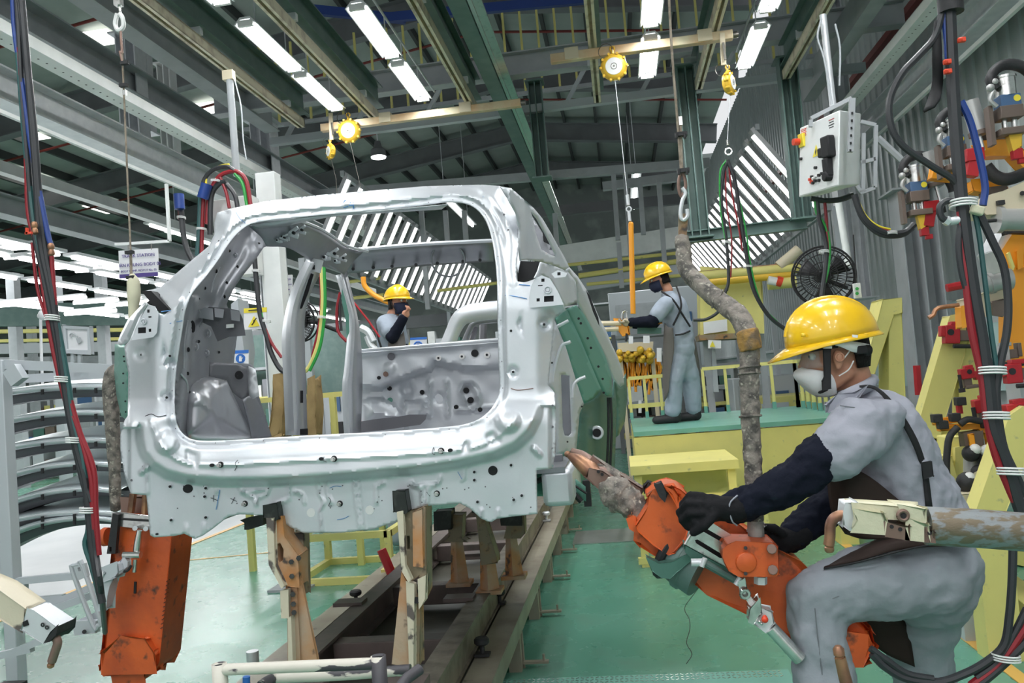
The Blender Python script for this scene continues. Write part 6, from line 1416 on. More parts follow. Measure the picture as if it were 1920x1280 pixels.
for z, q in ((.030, 1.0), (.010, 1.06), (-.014, 1.03), (-.026, .95)):
    gl.append([H1(.126*q*math.cos(a)-.010, .088*math.sin(a), z) for a in [math.radians(d) for d in range(-50, 51, 10)]])
MB().loft(gl).build('lens', 'goggle', gg, smooth=60, solid=.0015)
MB().tube([H1(.118*math.cos(math.radians(d)), .090*math.sin(math.radians(d)), .031) for d in range(-80, 81, 10)], .0038, 8).build('top_frame', 'strap_black', gg)
for s in (-1, 1): MB().tube([H1(.03, s*.089, .034), H1(-.0, s*.090, .038), H1(-.03, s*.088, .036)], .0042, 8, 3).build('temple_arm', 'strap_black', gg)
mk = thing('face_mask', 'white folded respirator mask on the front worker', 'mask', H1(.1, 0, -.05))
ml = [[H1(.118, 0, -.016), H1(.104, -.030, -.026), H1(.080, -.056, -.034), H1(.052, -.070, -.046)],
      [H1(.140, 0, -.030), H1(.118, -.036, -.040), H1(.086, -.062, -.050), H1(.046, -.076, -.062)],
      [H1(.142, 0, -.048), H1(.116, -.040, -.062), H1(.084, -.064, -.072), H1(.042, -.076, -.082)],
      [H1(.112, 0, -.088), H1(.100, -.036, -.096), H1(.076, -.056, -.100), H1(.040, -.068, -.102)],
      [H1(.084, 0, -.116), H1(.074, -.026, -.120), H1(.058, -.044, -.122), H1(.038, -.058, -.118)]]
full = [list(reversed([hc+Rh@(Rh.inverted()@(p-hc)*1).copy() for p in []])) or [] for _ in ml]
rows = []
for r in ml:
    l = [Rh.inverted()@(p-hc) for p in r]; mir = [V((q.x, -q.y, q.z)) for q in l[1:]]
    rows.append([hc+Rh@q for q in list(reversed(mir))+l])
MB().loft(rows, 3, 3).build('mask_shell', 'mask_white', mk, smooth=25, solid=.0025)
MB().tube([H1(.032, .083, -.032), H1(.0, .090, .0), H1(-.018, .091, .018)], .0022, 6, 3).tube([H1(.03, .080, -.060), H1(.0, .088, -.045), H1(-.02, .088, -.02)], .0022, 6, 3).build('elastic', 'white_gloss', mk)
MB().box(P1(1607, 817, -.235), (.016, .002, .008), Matrix.Rotation(.4, 3, 'Y')).build('sleeve_stain', 'red', w1)
# ---------------------------------------------------------------- smaller figures
def far_worker(label, Y, J, Rface, arms, mask='mask_navy', legs=True, sc=1.0, hat='', apron=None, cloth='shirt_far', arm_split=True):
    """J: dict of pixel joints"""
    def Q(k, dy=0): p = J[k]; return at(p[0], p[1], Y+(p[2] if len(p) > 2 else 0)+dy)
    ft = Q('foot') if legs else at(J['hip'][0], 900, Y)
    t = thing('person', label, 'person', V((Q('hip').x, Y, pz if legs else 0)))
    h = Q('head'); R = Rface
    def HH(x, y, z): return h+R@V((x, y, z))
    parts = [ell(HH(0, 0, .02), (.098, .078, .105), R), ell(HH(.045, 0, -.05), (.055, .052, .062), R), cap(HH(-.03, 0, -.04), .055, Q('neck'), .058), cap(HH(.096, 0, .01), .010, HH(.112, 0, -.02), .013), ell(HH(0, .08, -.01), (.016, .010, .028), R), ell(HH(0, -.08, -.01), (.016, .010, .028), R),
             cap(Q('chest'), .12, Q('waist'), .11), cap(Q('waist'), .11, Q('hip'), .12)]
    for a in arms: parts += [cap(at(*a[0][:2], Y+a[0][2]), .05, at(*a[1][:2], Y+a[1][2]), .042), cap(at(*a[1][:2], Y+a[1][2]), .040, at(*a[2][:2], Y+a[2][2]), .030)]
    if legs:
        for k in ('1', '2'): parts += [cap(Q('hip'), .09, Q('knee'+k), .062), cap(Q('knee'+k), .058, Q('ank'+k), .045)]
    else:
        for dx in (-.09, .09):
            hp_ = Q('hip')+V((dx, 0, 0)); parts += [cap(hp_, .09, V((hp_.x, Y, .5)), .06), cap(V((hp_.x, Y, .5)), .058, V((hp_.x, Y, .08)), .045)]
    blob(parts, 'skin', 'body', t, .014, 2)
    sh = [cap(Q('neck')+V((0, 0, -.05)), .075, Q('chest'), .155), cap(Q('chest'), .155, Q('waist'), .140), cap(Q('waist'), .14, Q('hip')+V((0, 0, .03)), .14)]
    for a in arms:
        A0 = at(*a[0][:2], Y+a[0][2]); A1 = at(*a[1][:2], Y+a[1][2]); sh.append(cap(A0, .085, A0.lerp(A1, .62), .082))
    blob(sh, cloth, 'shirt', t, .014, 3, .02)
    if legs:
        tr = [cap(Q('hip')+V((0, 0, .02)), .145, Q('hip'), .14)]
        for k in ('1', '2'): tr += [cap(Q('hip'), .125, Q('knee'+k), .100), cap(Q('knee'+k), .098, Q('ank'+k), .085)]
        blob(tr, 'shirt_far', 'trousers', t, .014, 3, .02)
        for k in ('1', '2'):
            f = Q('ank'+k); f = V((f.x, f.y, pz)); blob([cap(f+V((.03, 0, .05)), .050, f+V((-.18, -.02, .042)), .042), cap(f+V((.02, 0, .05)), .055, f+V((.02, 0, .12)), .06)], 'boot', 'boot', t, .012, 2)
    else:
        tr = []
        for dx in (-.09, .09):
            hp_ = Q('hip')+V((dx, 0, 0)); tr += [cap(hp_, .12, V((hp_.x, Y, .5)), .095), cap(V((hp_.x, Y, .5)), .093, V((hp_.x, Y, .12)), .08)]
        blob(tr, 'shirt_far', 'trousers', t, .018, 2)
    for i, a in enumerate(arms):
        A1 = at(*a[1][:2], Y+a[1][2]); A0 = at(*a[0][:2], Y+a[0][2]); A2 = at(*a[2][:2], Y+a[2][2]); d = (A2-A1).normalized()
        blob([cap(A1.lerp(A0, .2), .066, A1, .066), cap(A1, .064, A2, .048)], 'navy', 'arm_sleeve', t, .012, 2, .012, wr_s)
        hm_ = a[3]; x, y = frame(d)
        hp_ = [ell(A2+d*.05, (.040, .030, .042))]
        for q in range(4):
            b0 = A2+d*.07+x*(q-1.5)*.019; b1 = b0+d*.04; b2 = b1+(d*.3+y*.8).normalized()*.032; hp_ += [cap(b0, .0105, b1, .0100), cap(b1, .0100, b2, .009)]
        hp_ += [cap(A2+d*.03+x*.03, .013, A2+d*.07+x*.055+y*.02, .011)]
        blob(hp_, hm_, 'hand' if hm_ == 'skin' else 'glove', t, .006, 1)
    MB().loft([[HH(math.cos(a)*.102-.002, math.sin(a)*.082, z) for a in [PI*.5+PI*k/10 for k in range(11)]] for z in (.05, .01, -.03, -.06)]).build('hair', 'hair', t, solid=.008)
    rows = []
    for z, q, wd in ((-.005, 1.0, 1.0), (-.035, 1.16, 1.0), (-.075, 1.10, .95), (-.115, .80, .8)):
        rows.append([HH(.108*q*math.cos(a), .080*wd*math.sin(a), z) for a in [math.radians(d) for d in range(-80, 81, 16)]])
    mk_ = MB().loft(rows).build('face_mask', mask, smooth=60, solid=.004, loc=h, label='navy face mask worn by the '+hat, cat='mask')
    for s in (-1, 1): MB().sphere(HH(.086, s*.034, .015), .012).build('eye', 'white_gloss', t); MB().sphere(HH(.095, s*.035, .015), .005).build('iris', 'hair', t)
    hh = thing('hard_hat', 'yellow hard hat worn by the '+hat, 'helmet', HH(0, 0, .05)); helmet(hh, HH(-.005, 0, .045), R, 1.03)
    MB().tube([HH(0, -.1, .03), HH(.03, -.085, -.06), HH(.045, -.04, -.12)], .005, 6, 3).build('chin_strap', 'strap_black', hh)
    return t, Q
# far worker on the platform, facing left, seen from behind his left side
Y2 = 8.55
R2 = Matrix.Rotation(math.radians(10), 3, 'Z')@Matrix.Rotation(math.radians(-14), 3, 'Y')@Rf
J2 = dict(head=(1236, 524), neck=(1252, 545), chest=(1262, 578, .0), waist=(1274, 620), hip=(1277, 655), foot=(1260, 790), knee1=(1263, 712, -.05), ank1=(1262, 770, -.05), knee2=(1295, 712, .08), ank2=(1300, 764, .10))
t2, Q2 = far_worker('worker in yellow helmet and grey overalls standing on the green platform', Y2, J2, R2,
    [((1248, 570, -.18), (1222, 603, -.22), (1183, 604, -.25), 'glove_tan'), ((1255, 572, .16), (1225, 605, .14), (1190, 608, .08), 'glove_tan')], hat='worker on the platform')
MB().loft([A([(1246, 605, Y2-.17), (1252, 612, Y2-.18), (1262, 615, Y2-.16)]), A([(1243, 660, Y2-.14), (1252, 660, Y2-.17), (1264, 655, Y2-.17)]), A([(1243, 720, Y2-.12), (1250, 715, Y2-.16), (1257, 700, Y2-.17)]), A([(1246, 752, Y2-.12), (1250, 745, Y2-.15), (1254, 735, Y2-.16)])], 4, 3).build('apron_side', 'apron_grey', t2, solid=.006)
MB().loft([A([(1296, 625, Y2+.02), (1304, 640, Y2+.1)]), A([(1304, 690, Y2+.05), (1312, 690, Y2+.15)]), A([(1310, 748, Y2+.08), (1316, 735, Y2+.15)])], 3, 3).build('apron_side', 'apron_grey', t2, solid=.006)
MB().tube(A([(1240, 546, Y2-.12), (1262, 562, Y2-.19), (1280, 590, Y2-.17), (1294, 612, Y2-.12)]), .010, 6, 4).tube(A([(1268, 536, Y2-.05), (1276, 560, Y2-.15), (1276, 580, Y2-.18), (1262, 610, Y2-.19)]), .010, 6, 4).tube(A([(1266, 628, Y2-.17), (1280, 626, Y2-.16), (1294, 620, Y2-.12)]), .010, 6, 3).build('apron_straps', 'strap_black', t2)
# middle worker seen through the car body
Y4 = 7.9
R4 = Matrix.Rotation(math.radians(-150), 3, 'Z')@Matrix.Rotation(math.radians(8), 3, 'Y')@Rf
R4 = Matrix.Rotation(math.radians(-28), 3, 'Z')
J4 = dict(head=(746, 568), neck=(735, 592), chest=(732, 615), waist=(735, 660), hip=(738, 700), foot=(738, 900))
t4, Q4 = far_worker('worker in yellow helmet raising a hand to his navy mask, seen through the car', Y4, J4, R4,
    [((722, 605, -.10), (736, 632, -.20), (756, 597, -.22), 'skin'), ((745, 605, .12), (755, 660, .05), (772, 690, -.05), 'glove')], legs=False, hat='worker behind the car opening')
MB().tube(A([(704, 600, Y4-.05), (708, 630, Y4-.16), (716, 655, Y4-.18)]), .010, 6, 3).build('apron_strap', 'strap_black', t4)
MB().loft([A([(728, 640, Y4-.18), (745, 635, Y4-.2), (757, 620, Y4-.16)]), A([(728, 700, Y4-.18), (748, 700, Y4-.2), (768, 700, Y4-.16)])], 4, 2).build('apron', 'apron_grey', t4, solid=.006)
# ================================================================ jigs and clamps at the right
def beam3(a, b_, w_, h_, name, m, par, up=(0, 1, 0)): return MB().bar(a, b_, w_, h_, up).build(name, m, par, bevel=.004)
s1 = thing('jig_stand', 'pale yellow A-shaped jig stand behind the helmet of the front worker', 'stand', V((2.15, 7.2, 0)))
Ya = 7.0
blk([(1655, 561), (1690, 559), (1692, 586), (1676, 590), (1640, 700), (1618, 705), (1640, 620)], Ya, .30, 'pale_yellow', 'slanted_leg', s1, .006)
blk([(1668, 575), (1690, 572), (1700, 800), (1692, 860), (1668, 860), (1666, 640)], Ya+.02, .26, 'pale_yellow', 'upright_leg', s1, .006)
blk([(1640, 700), (1618, 705), (1560, 860), (1585, 870)], Ya+.05, .25, 'pale_yellow', 'slanted_leg', s1, .006)
p = at(1680, 860, Ya+.1); MB().box((p.x, p.y+.05, p.z/2), (.14, .24, p.z)).build('base_leg', 'pale_yellow', s1); 
p = at(1575, 865, Ya+.1); MB().box((p.x, p.y+.05, p.z/2), (.14, .24, p.z)).build('base_leg', 'pale_yellow', s1)
s2 = thing('jig_stand', 'pale yellow slanted jig stand with a red clamp block, right of the front worker', 'stand', V((2.2, 5.6, 0)))
Yb = 5.6
blk([(1783, 592), (1812, 588), (1816, 640), (1756, 835), (1715, 825)], Yb, .14, 'pale_yellow', 'slanted_leg', s2, .006)
blk([(1800, 600), (1816, 592), (1832, 620), (1836, 830), (1800, 832)], Yb+.02, .12, 'pale_yellow', 'upright_leg', s2, .006)
blk([(1716, 818), (1760, 822), (1762, 850), (1716, 850)], Yb, .2, 'pale_yellow', 'lower_leg', s2, .006)
for x in (1735, 1818):
    p = at(x, 832, Yb+.08); MB().box((p.x, p.y, p.z/2), (.13, .12, p.z)).build('base_leg', 'pale_yellow', s2)
blk([(1748, 798), (1860, 808), (1860, 822), (1748, 814)], Yb+.1, .08, 'pale_yellow', 'cross_rail', s2)
s3 = thing('jig_stand', 'large slanted pale yellow jig beam with floor beams at the right edge', 'stand', V((2.3, 4.2, 0)))
Yc = 4.3
blk([(1895, 780), (1925, 760), (1925, 860), (1872, 990), (1828, 970)], Yc, .14, 'pale_yellow', 'slanted_leg', s3, .006)
for (a, b_, w_) in [(atz(1822, 1060, .12), atz(1960, 1160, .12), .16), (atz(1760, 1000, .10), atz(1960, 1040, .10), .14)]:
    a.z = b_.z = .10; MB().bar(a, b_, w_, .18).build('floor_beam', 'pale_yellow', s3, bevel=.004)
p = at(1848, 975, Yc+.07); MB().box((p.x, p.y, p.z/2), (.16, .14, p.z)).build('foot', 'pale_yellow', s3)
s4 = thing('jig_table', 'pale yellow jig base boxes between the slanted stands', 'stand', V((2.1, 5.2, 0)))
blk([(1782, 822), (1806, 818), (1808, 900), (1784, 900)], 5.1, .2, 'pale_yellow', 'side_box', s4); blk([(1748, 857), (1784, 855), (1800, 920), (1765, 920)], 5.0, .2, 'pale_yellow', 'side_box', s4)
blk([(1792, 840), (1812, 836), (1826, 846), (1826, 925), (1794, 925)], 5.05, .2, 'pale_yellow', 'side_box', s4)
p = at(1790, 920, 5.1); MB().box((p.x, 5.15, p.z/2), (.42, .3, p.z)).build('plinth', 'pale_yellow', s4)
# red clamp blocks
def clamp(px, py, Y, s, name, label, red='red', body='brown_block', rot=0):
    c = at(px, py, Y); u = s*Y/FPX; t = thing(name, label, 'clamp', c, 'red jig clamps'); R = Matrix.Rotation(rot, 3, 'Y')
    def q(x, y, z): return c+R@V((x*u, y*u, z*u))
    MB().box(q(0, 0, 0), (26*u, 20*u, 34*u), R).box(q(-14, 0, 6), (12*u, 16*u, 20*u), R).box(q(8, 0, 20), (22*u, 18*u, 8*u), R).build('jaw', red, t, bevel=u*1.5)
    MB().box(q(20, 2, -2), (26*u, 16*u, 20*u), R).box(q(34, 0, 6), (8*u, 22*u, 30*u), R).build('body', body, t, bevel=u*1.5)
    MB().cyl(q(0, -11, -22), q(34, -11, -22), 4*u, seg=10).cyl(q(34, -11, -22), q(44, -11, -22), 8*u, seg=10).build('pin', 'rubber', t)
    MB().cyl(q(-4, -11, 4), q(-4, -8, 4), 6*u, seg=10).build('bolt', 'rubber', t)
    return t
clamp(1783, 627, 5.55, .95, 'jig_clamp', 'dark red clamp block with brown body on the slanted stand', rot=.1)
clamp(1812, 700, 5.3, .7, 'jig_clamp', 'narrow red clamp behind the hose bundle below the first clamp', rot=1.5)
clamp(1898, 700, 4.4, 1.0, 'jig_clamp', 'red clamp at the right edge right of the hose bundle')
clamp(1842, 760, 5.0, .9, 'jig_clamp', 'red U-shaped clamp left of the lower hoses', rot=1.5)
clamp(1903, 770, 4.4, 1.0, 'jig_clamp', 'dark red U-shaped clamp low at the right edge', rot=1.5)
clamp(1878, 663, 4.5, .8, 'jig_clamp', 'grey and red clamp on the orange frame beside the hoses', red='cyl_grey')
MB().tube(A([(1723, 740), (1719, 685)], 8.0), .035, 6).build('red_marker', 'red', label='red extinguisher tube on the wall column', cat='tube')
# orange frame on the right edge
t = thing('orange_jig_frame', 'big orange jig frame plate at the right edge', 'frame', at(1900, 600, 4.6))
blk([(1880, 470), (1905, 432), (1940, 428), (1940, 700), (1905, 702), (1893, 640), (1892, 560)], 4.6, .12, 'robot_orange', 'main_plate', t, .006)
blk([(1863, 470), (1886, 430), (1905, 436), (1884, 486), (1880, 510)], 4.62, .2, 'galv', 'corner_wedge', t, .004)
blk([(1890, 475), (1893, 472), (1903, 500), (1900, 506)], 4.57, .04, 'pale_yellow', 'inner_rib', t); blk([(1908, 470), (1918, 465), (1920, 500), (1910, 504)], 4.57, .04, 'robot_orange', 'inner_rib', t)
MB().cyl(at(1845, 535, 4.4), at(1893, 523, 4.4), .045, seg=18).cyl(at(1853, 532, 4.4), at(1860, 530, 4.4), .055, seg=18).cyl(at(1886, 524, 4.4), at(1894, 523, 4.4), .055, seg=18).build('air_cylinder', 'cyl_grey', t)
blk([(1812, 560), (1880, 540), (1884, 566), (1850, 575), (1850, 592), (1814, 590)], 4.5, .12, 'cream_cast', 'cream_bracket', t, .006)
blk([(1803, 575), (1816, 572), (1818, 612), (1805, 614)], 4.45, .08, 'robot_orange', 'adjust_block', t)
blk([(1862, 566), (1886, 560), (1886, 592), (1864, 590)], 4.44, .04, 'brown_block', 'dark_insert', t)
blk([(1886, 430), (1905, 426), (1940, 428), (1940, 436), (1900, 436), (1888, 438)], 4.5, .05, 'rubber', 'cable_sleeve', t)
p = at(1915, 702, 4.66); MB().box((p.x+.05, p.y, p.z/2), (.2, .16, p.z)).build('support_column', 'light_grey', t)
MB().tube(A([(1822, 562), (1812, 570), (1760, 577), (1750, 590), (1741, 596)], 4.6), .012, 8, 3).build('bent_arm', 'copper', label='thin bent arm reaching left from the cream bracket', cat='arm')
MB().tube(A([(1775, 540), (1800, 535), (1822, 530)], 4.7), .022, 8).build('red_finger', 'red', label='small red locating finger left of the hoses', cat='finger')
# cream casting with weld head
t = thing('cream_casting', 'cream coloured machine casting right of the hoses', 'casting', at(1880, 370, 3.9))
blk([(1838, 372), (1860, 364), (1880, 358), (1925, 338), (1925, 398), (1850, 402), (1838, 392)], 3.9, .16, 'cream_cast', 'housing', t, .01)
blk([(1880, 394), (1925, 392), (1925, 404), (1882, 408)], 3.88, .1, 'cream_cast', 'flange', t, .004)
MB().cyl(at(1872, 412, 3.9), at(1935, 412, 3.9), .050, seg=18).cyl(at(1868, 412, 3.9), at(1878, 412, 3.9), .060, seg=18).build('air_cylinder', 'cyl_grey', t)
MB().cyl(at(1845, 415, 3.9), at(1868, 413, 3.9), .008).cyl(at(1838, 415, 3.9), at(1846, 415, 3.9), .022).build('piston_rod', 'rubber', t)
MB().box(at(1876, 380, 3.88), (.03, .02, .02)).cyl(at(1917, 362, 3.9), at(1917, 362, 3.87), .01).build('screw', 'rubber', t)
# orange overhead swing arms and three weld heads
t = thing('orange_swing_arm', 'orange bent swing arm carrying the upper right weld heads', 'arm', at(1860, 280, 4.2))
blk([(1835, 265), (1895, 260), (1925, 285), (1925, 318), (1898, 290), (1845, 293)], 4.2, .08, 'robot_orange', 'upper_arm', t, .006)
blk([(1755, 312), (1788, 316), (1790, 334), (1750, 332)], 4.4, .08, 'robot_orange', 'lower_arm', t, .006)
blk([(1822, 338), (1870, 332), (1888, 352), (1878, 362), (1824, 358)], 4.2, .08, 'robot_orange', 'lower_arm', t, .006)
p = MB().box(at(1862, 362, 4.22), (.10, .08, .05)).build('dark_shoe', 'brown_block', t)
def weldhead(px, py, Y, s, label, hook=True, ang=0.0):
    t = thing('robot_weld_head', label, 'weld head', at(px, py, Y), 'weld heads at the upper right'); u = Y/FPX*s; c = at(px, py, Y); R = Matrix.Rotation(ang, 3, 'Y')
    def q(x, y, z=0): return c+R@V((x*u, -z*u, -y*u))
    MB().cyl(q(0, -42), q(0, -8), 17*u, seg=20).cyl(q(0, -44), q(0, -40), 19*u, seg=20).build('motor', 'chrome', t)
    MB().box(q(0, 2), (34*u, 30*u, 22*u), R).build('blue_block', 'blue_steel', t, bevel=u)
    MB().lathe(q(10, 0, 15.5), (0, -1, 0), [(0, 6*u), (.4*u, 6*u)], 16).build('round_sticker', 'yellow_sign', t)
    MB().box(q(0, 22), (38*u, 32*u, 22*u), R).build('gear_block', 'brown_block', t, bevel=u)
    for x in (-8, 8): MB().cyl(q(x, 32), q(x, 50), 5*u, seg=12).build('guide_rod', 'chrome', t)
    MB().box(q(0, 56), (44*u, 34*u, 12*u), R).build('rod_plate', 'brown_block', t, bevel=u)
    MB().prism([q(-6, 62, 8), q(14, 62, 8), (q(12, 84, 8)), q(-2, 90, 8)], (0, 16*u, 0)).build('electrode_arm', 'balancer_yellow', t, bevel=u)
    MB().box(q(6, 96), (16*u, 14*u, 18*u), R).box(q(14, 108), (14*u, 10*u, 10*u), R).build('red_jaw', 'red', t, bevel=u)
    MB().box(q(-30, 40, -6), (7*u, 20*u, 70*u), R).build('side_plate', 'brown_block', t)
    MB().tube([q(-18, -22, 8), q(-26, -40, 6), q(-14, -58, 4), q(8, -66), q(34, -56), q(52, -30), q(66, 0), q(70, 18)], [8*u, 9*u, 9*u, 10*u, 10*u, 9*u, 8*u, 7*u], 10, 4).build('cable_sleeve', 'rubber', t)
    MB().tube([q(-24, -20, 10), q(-32, -4, 10), q(-22, 10, 10)], 4*u, 8, 3).sphere(q(-30, -24, 12), 7*u).sphere(q(-22, -34, 12), 6*u).build('fittings', 'cyl_grey', t)
    return t
weldhead(1888, 190, 4.0, 1.0, 'upper right weld head with blue block at the picture edge')
weldhead(1787, 265, 4.3, .85, 'middle weld head half hidden by the hose bundle')
weldhead(1718, 350, 4.6, .85, 'lower left weld head with yellow sticker left of the hoses')
for i, (x, y, Y, sc_) in enumerate([(1826, 222, 4.1, 1.0), (1745, 318, 4.6, .85)]):
    t = thing('air_cylinder_unit', ['grey air cylinder with rod right of the hose bundle', 'small grey air cylinder tilted beside the lower weld head'][i], 'cylinder', at(x, y, Y)); u = Y/FPX*sc_
    a = at(x-8, y-32, Y); b_ = at(x+8, y+24, Y)
    MB().cyl(a, b_, 15*u, seg=18).build('barrel', 'cyl_grey', t); MB().cyl(b_, at(x+18, y+60, Y), 3.5*u, seg=8).build('rod', 'chrome', t); MB().lathe(b_, b_-a, [(0, 17*u), (8*u, 17*u)], 14).build('end_cap', 'brown_block', t)
    MB().box(at(x-2, y+70, Y), (30*u, 26*u, 22*u)).box(at(x-4, y+92, Y), (20*u, 20*u, 34*u), Matrix.Rotation(.25, 3, 'Y')).build('red_jaw', 'red', t, bevel=u)
MB().tube(A([(1848, 312), (1865, 330), (1890, 336), (1930, 322)], 4.1), .03, 10, 4).build('cable_sleeve', 'rubber', label='black sleeved cable sagging below the orange swing arm', cat='cable')
MB().tube(A([(1645, 258), (1690, 300), (1712, 330)], 5.4), .022, 6).build('support_strut', 'grey_paint', label='grey diagonal strut reaching to the lower weld head', cat='strut')
MB().bar(at(1722, 400, 4.7), at(1770, 392, 4.7), .05, .04).build('head_bracket', 'rubber', label='dark bracket behind the lower weld head', cat='bracket')
# low clamp robot with yellow arms
t = thing('low_clamp_unit', 'low orange and black clamp unit between the yellow stands', 'clamp', at(1820, 810, 4.8))
blk([(1752, 788), (1800, 780), (1804, 790), (1756, 797)], 4.8, .05, 'robot_orange', 'upper_finger', t); blk([(1762, 800), (1806, 796), (1835, 792), (1856, 805), (1860, 820), (1850, 815), (1834, 804), (1764, 808)], 4.75, .05, 'robot_orange', 'lower_finger', t)
for (x, y) in [(1756, 784), (1767, 796), (1790, 782), (1848, 794), (1800, 752)]: MB().box(at(x, y, 4.74), (.05, .05, .045)).build('black_block', 'rubber', t, bevel=.004)
MB().tube(A([(1800, 775), (1797, 752)], 4.8), .018, 8).build('red_lever', 'red', t)
MB().tube(A([(1796, 800), (1780, 820), (1775, 860), (1776, 895), (1786, 922)], 4.7), .018, 10, 4).tube(A([(1800, 795), (1815, 786), (1840, 790)], 4.7), .018, 10, 4).build('black_cable', 'rubber', t)
blk([(1808, 812), (1842, 808), (1844, 835), (1812, 838)], 4.72, .08, 'brown_block', 'gear_block', t); blk([(1818, 815), (1826, 814), (1828, 838), (1820, 838)], 4.70, .02, 'robot_orange', 'yellow_strip', t); blk([(1850, 812), (1857, 815), (1864, 850), (1858, 852)], 4.70, .04, 'robot_orange', 'side_finger', t)
MB().cyl(at(1825, 840, 4.8), at(1825, 895, 4.8), .05, seg=16).build('cylinder', 'cyl_grey', t)
MB().sphere(at(1820, 850, 4.72), .045).sphere(at(1850, 860, 4.72), .05).sphere(at(1815, 905, 4.7), .06).sphere(at(1835, 885, 4.7), .04).build('black_elbows', 'rubber', t); MB().sphere(at(1828, 842, 4.7), .030).build('white_wrap', 'white_gloss', t); MB().sphere(at(1850, 845, 4.7), .034).build('white_wrap', 'white_gloss', t); MB().sphere(at(1818, 895, 4.68), .03).build('white_wrap', 'white_gloss', t)
blk([(1830, 888), (1854, 876), (1852, 905), (1836, 918)], 4.66, .06, 'cream_cast', 'cream_cover', t, .01)
blk([(1775, 930), (1826, 925), (1832, 960), (1778, 958)], 4.6, .3, 'cream_cast', 'base_block', t, .006)
p = at(1800, 955, 4.7); MB().box((p.x, p.y, p.z/2), (.16, .2, p.z)).build('pedestal', 'light_grey', t)
# control cabinet
Yc = 5.4
A0, A1, B0, B1, C0, C1 = at(1500, 240, Yc), at(1498, 370, Yc), at(1575, 206, 4.95), at(1570, 336, 4.95), at(1614, 212, 5.3), at(1611, 340, 5.3)
t = thing('control_cabinet', 'light grey hanging control cabinet with black switches at upper right', 'cabinet', (A0+C1)/2)
dn = (A1-A0)
front = [A0, B0, B0+dn, A0+dn]; side = C0-B0
MB().add([A0, B0, B0+dn, A0+dn, A0+side, B0+side, B0+dn+side, A0+dn+side], [(0, 1, 2, 3), (5, 4, 7, 6), (1, 5, 6, 2), (4, 0, 3, 7), (4, 5, 1, 0), (3, 2, 6, 7)]).build('box', 'white_paint', t, bevel=.006)
ux = (B0-A0).normalized(); uz = V((0, 0, 1)); un = ux.cross(uz).normalized()
if un.dot(CAM-A0) < 0: un = -un
W_ = (B0-A0).length; H_ = dn.length
def F(u, v, o=.0): return A0.lerp(B0, u)+dn*v+un*o
MB().add([F(.02, .02, .004), F(.98, .02, .004), F(.98, .98, .004), F(.02, .98, .004), F(.02, .02, 0), F(.98, .02, 0), F(.98, .98, 0), F(.02, .98, 0)], [(0, 1, 2, 3), (0, 4, 5, 1), (1, 5, 6, 2), (2, 6, 7, 3), (3, 7, 4, 0)]).build('door', 'white_paint', t); cab = t; t = list(cab.children)[-1]; t = [c for c in cab.children if c.name.split('.')[0] == 'door'][0]
Rm = Matrix((ux, un, uz)).transposed()
MB().box(F(.10, .20, .012), (.06, .02, .085), Rm).build('switch_plate', 'yellow_sign', t, bevel=.003); MB().cyl(F(.06, .21, .01), F(.06, .21, .06), .022, seg=14).build('isolator_switch', 'red_bright', t)
tri = [F(.42, .36, .006), F(.52, .50, .006), F(.38, .52, .006)]; MB().prism([F(.46, .34, .006), F(.54, .50, .006), F(.38, .50, .006)], un*.002).build('warning_triangle', 'yellow_sign', t)
MB().prism([F(.465, .39, .009), F(.48, .43, .009), F(.455, .48, .009), F(.445, .44, .009)], un*.001).build('lightning_mark', 'ink_black', t)
MB().box(F(.84, .45, .03), (.09, .05, .13), Rm).box(F(.72, .50, .03), (.07, .04, .06), Rm).build('socket', 'strap_black', t, bevel=.01)
MB().box(F(.82, .72, .025), (.06, .04, .11), Rm).cyl(F(.82, .84, 0), F(.82, .84, .05), .03, seg=12).build('socket', 'strap_black', t, bevel=.008)
for (u_, v_, m_) in [(.33, .80, 'red_bright'), (.37, .84, 'red_bright'), (.42, .80, 'white_gloss'), (.47, .78, 'white_gloss'), (.47, .84, 'rubber'), (.38, .77, 'rubber'), (.56, .78, 'rubber'), (.63, .77, 'rubber'), (.56, .85, 'rubber'), (.47, .66, 'rubber'), (.08, .46, 'rubber'), (.41, .86, 'rubber')]: MB().cyl(F(u_, v_, 0), F(u_, v_, .02), .0095, seg=10).build('push_button', m_, t)
for k in range(4): MB().box(F(.82, .08+.035*k, .005), (.06-.012*(k % 2), .002, .005), Rm).build('notice_line', 'ink_black' if k else 'red', t)
for k in range(5): MB().box(F(.12, .045+.024*k, .005), (.07-.01*(k % 2), .002, .004), Rm).build('red_notice_line', 'red_bright', t)
t = cab
MB().bar(at(1598, 185, 4.9), at(1594, 285, 4.9), .03, .03).build('perforated_strut', 'grey_paint', t)
for k in range(6): MB().box(at(1598-k*.7, 212+k*14, 4.88), (.010, .004, .014)).build('strut_hole', 'hole_black', t)
fr = MB()
for a, b_ in (((1520, 225), (1520, 238)), ((1520, 222), (1596, 184)), ((1614, 228), (1642, 235)), ((1642, 235), (1640, 352)), ((1640, 352), (1612, 362)), ((1619, 250), (1618, 360)), ((1614, 305), (1641, 298)), ((1614, 360), (1606, 348))): fr.bar(at(*a, 5.2), at(*b_, 5.2), .022, .022)
fr.build('guard_frame', 'grey_paint', t)
t = thing('cabinet_pole', 'grey pole with cable above the control cabinet', 'pole', at(1550, 100, 5.2))
MB().cyl(at(1543, 28, 5.3), at(1562, 200, 5.3), .022, seg=10).build('pole', 'galv', t); MB().tube(A([(1540, 35), (1533, 70), (1545, 110), (1560, 195)], 5.25), .006, 6, 4).tube(A([(1566, 45), (1575, 90), (1574, 160)], 5.25), .006, 6, 4).build('cable', 'light_grey', t)
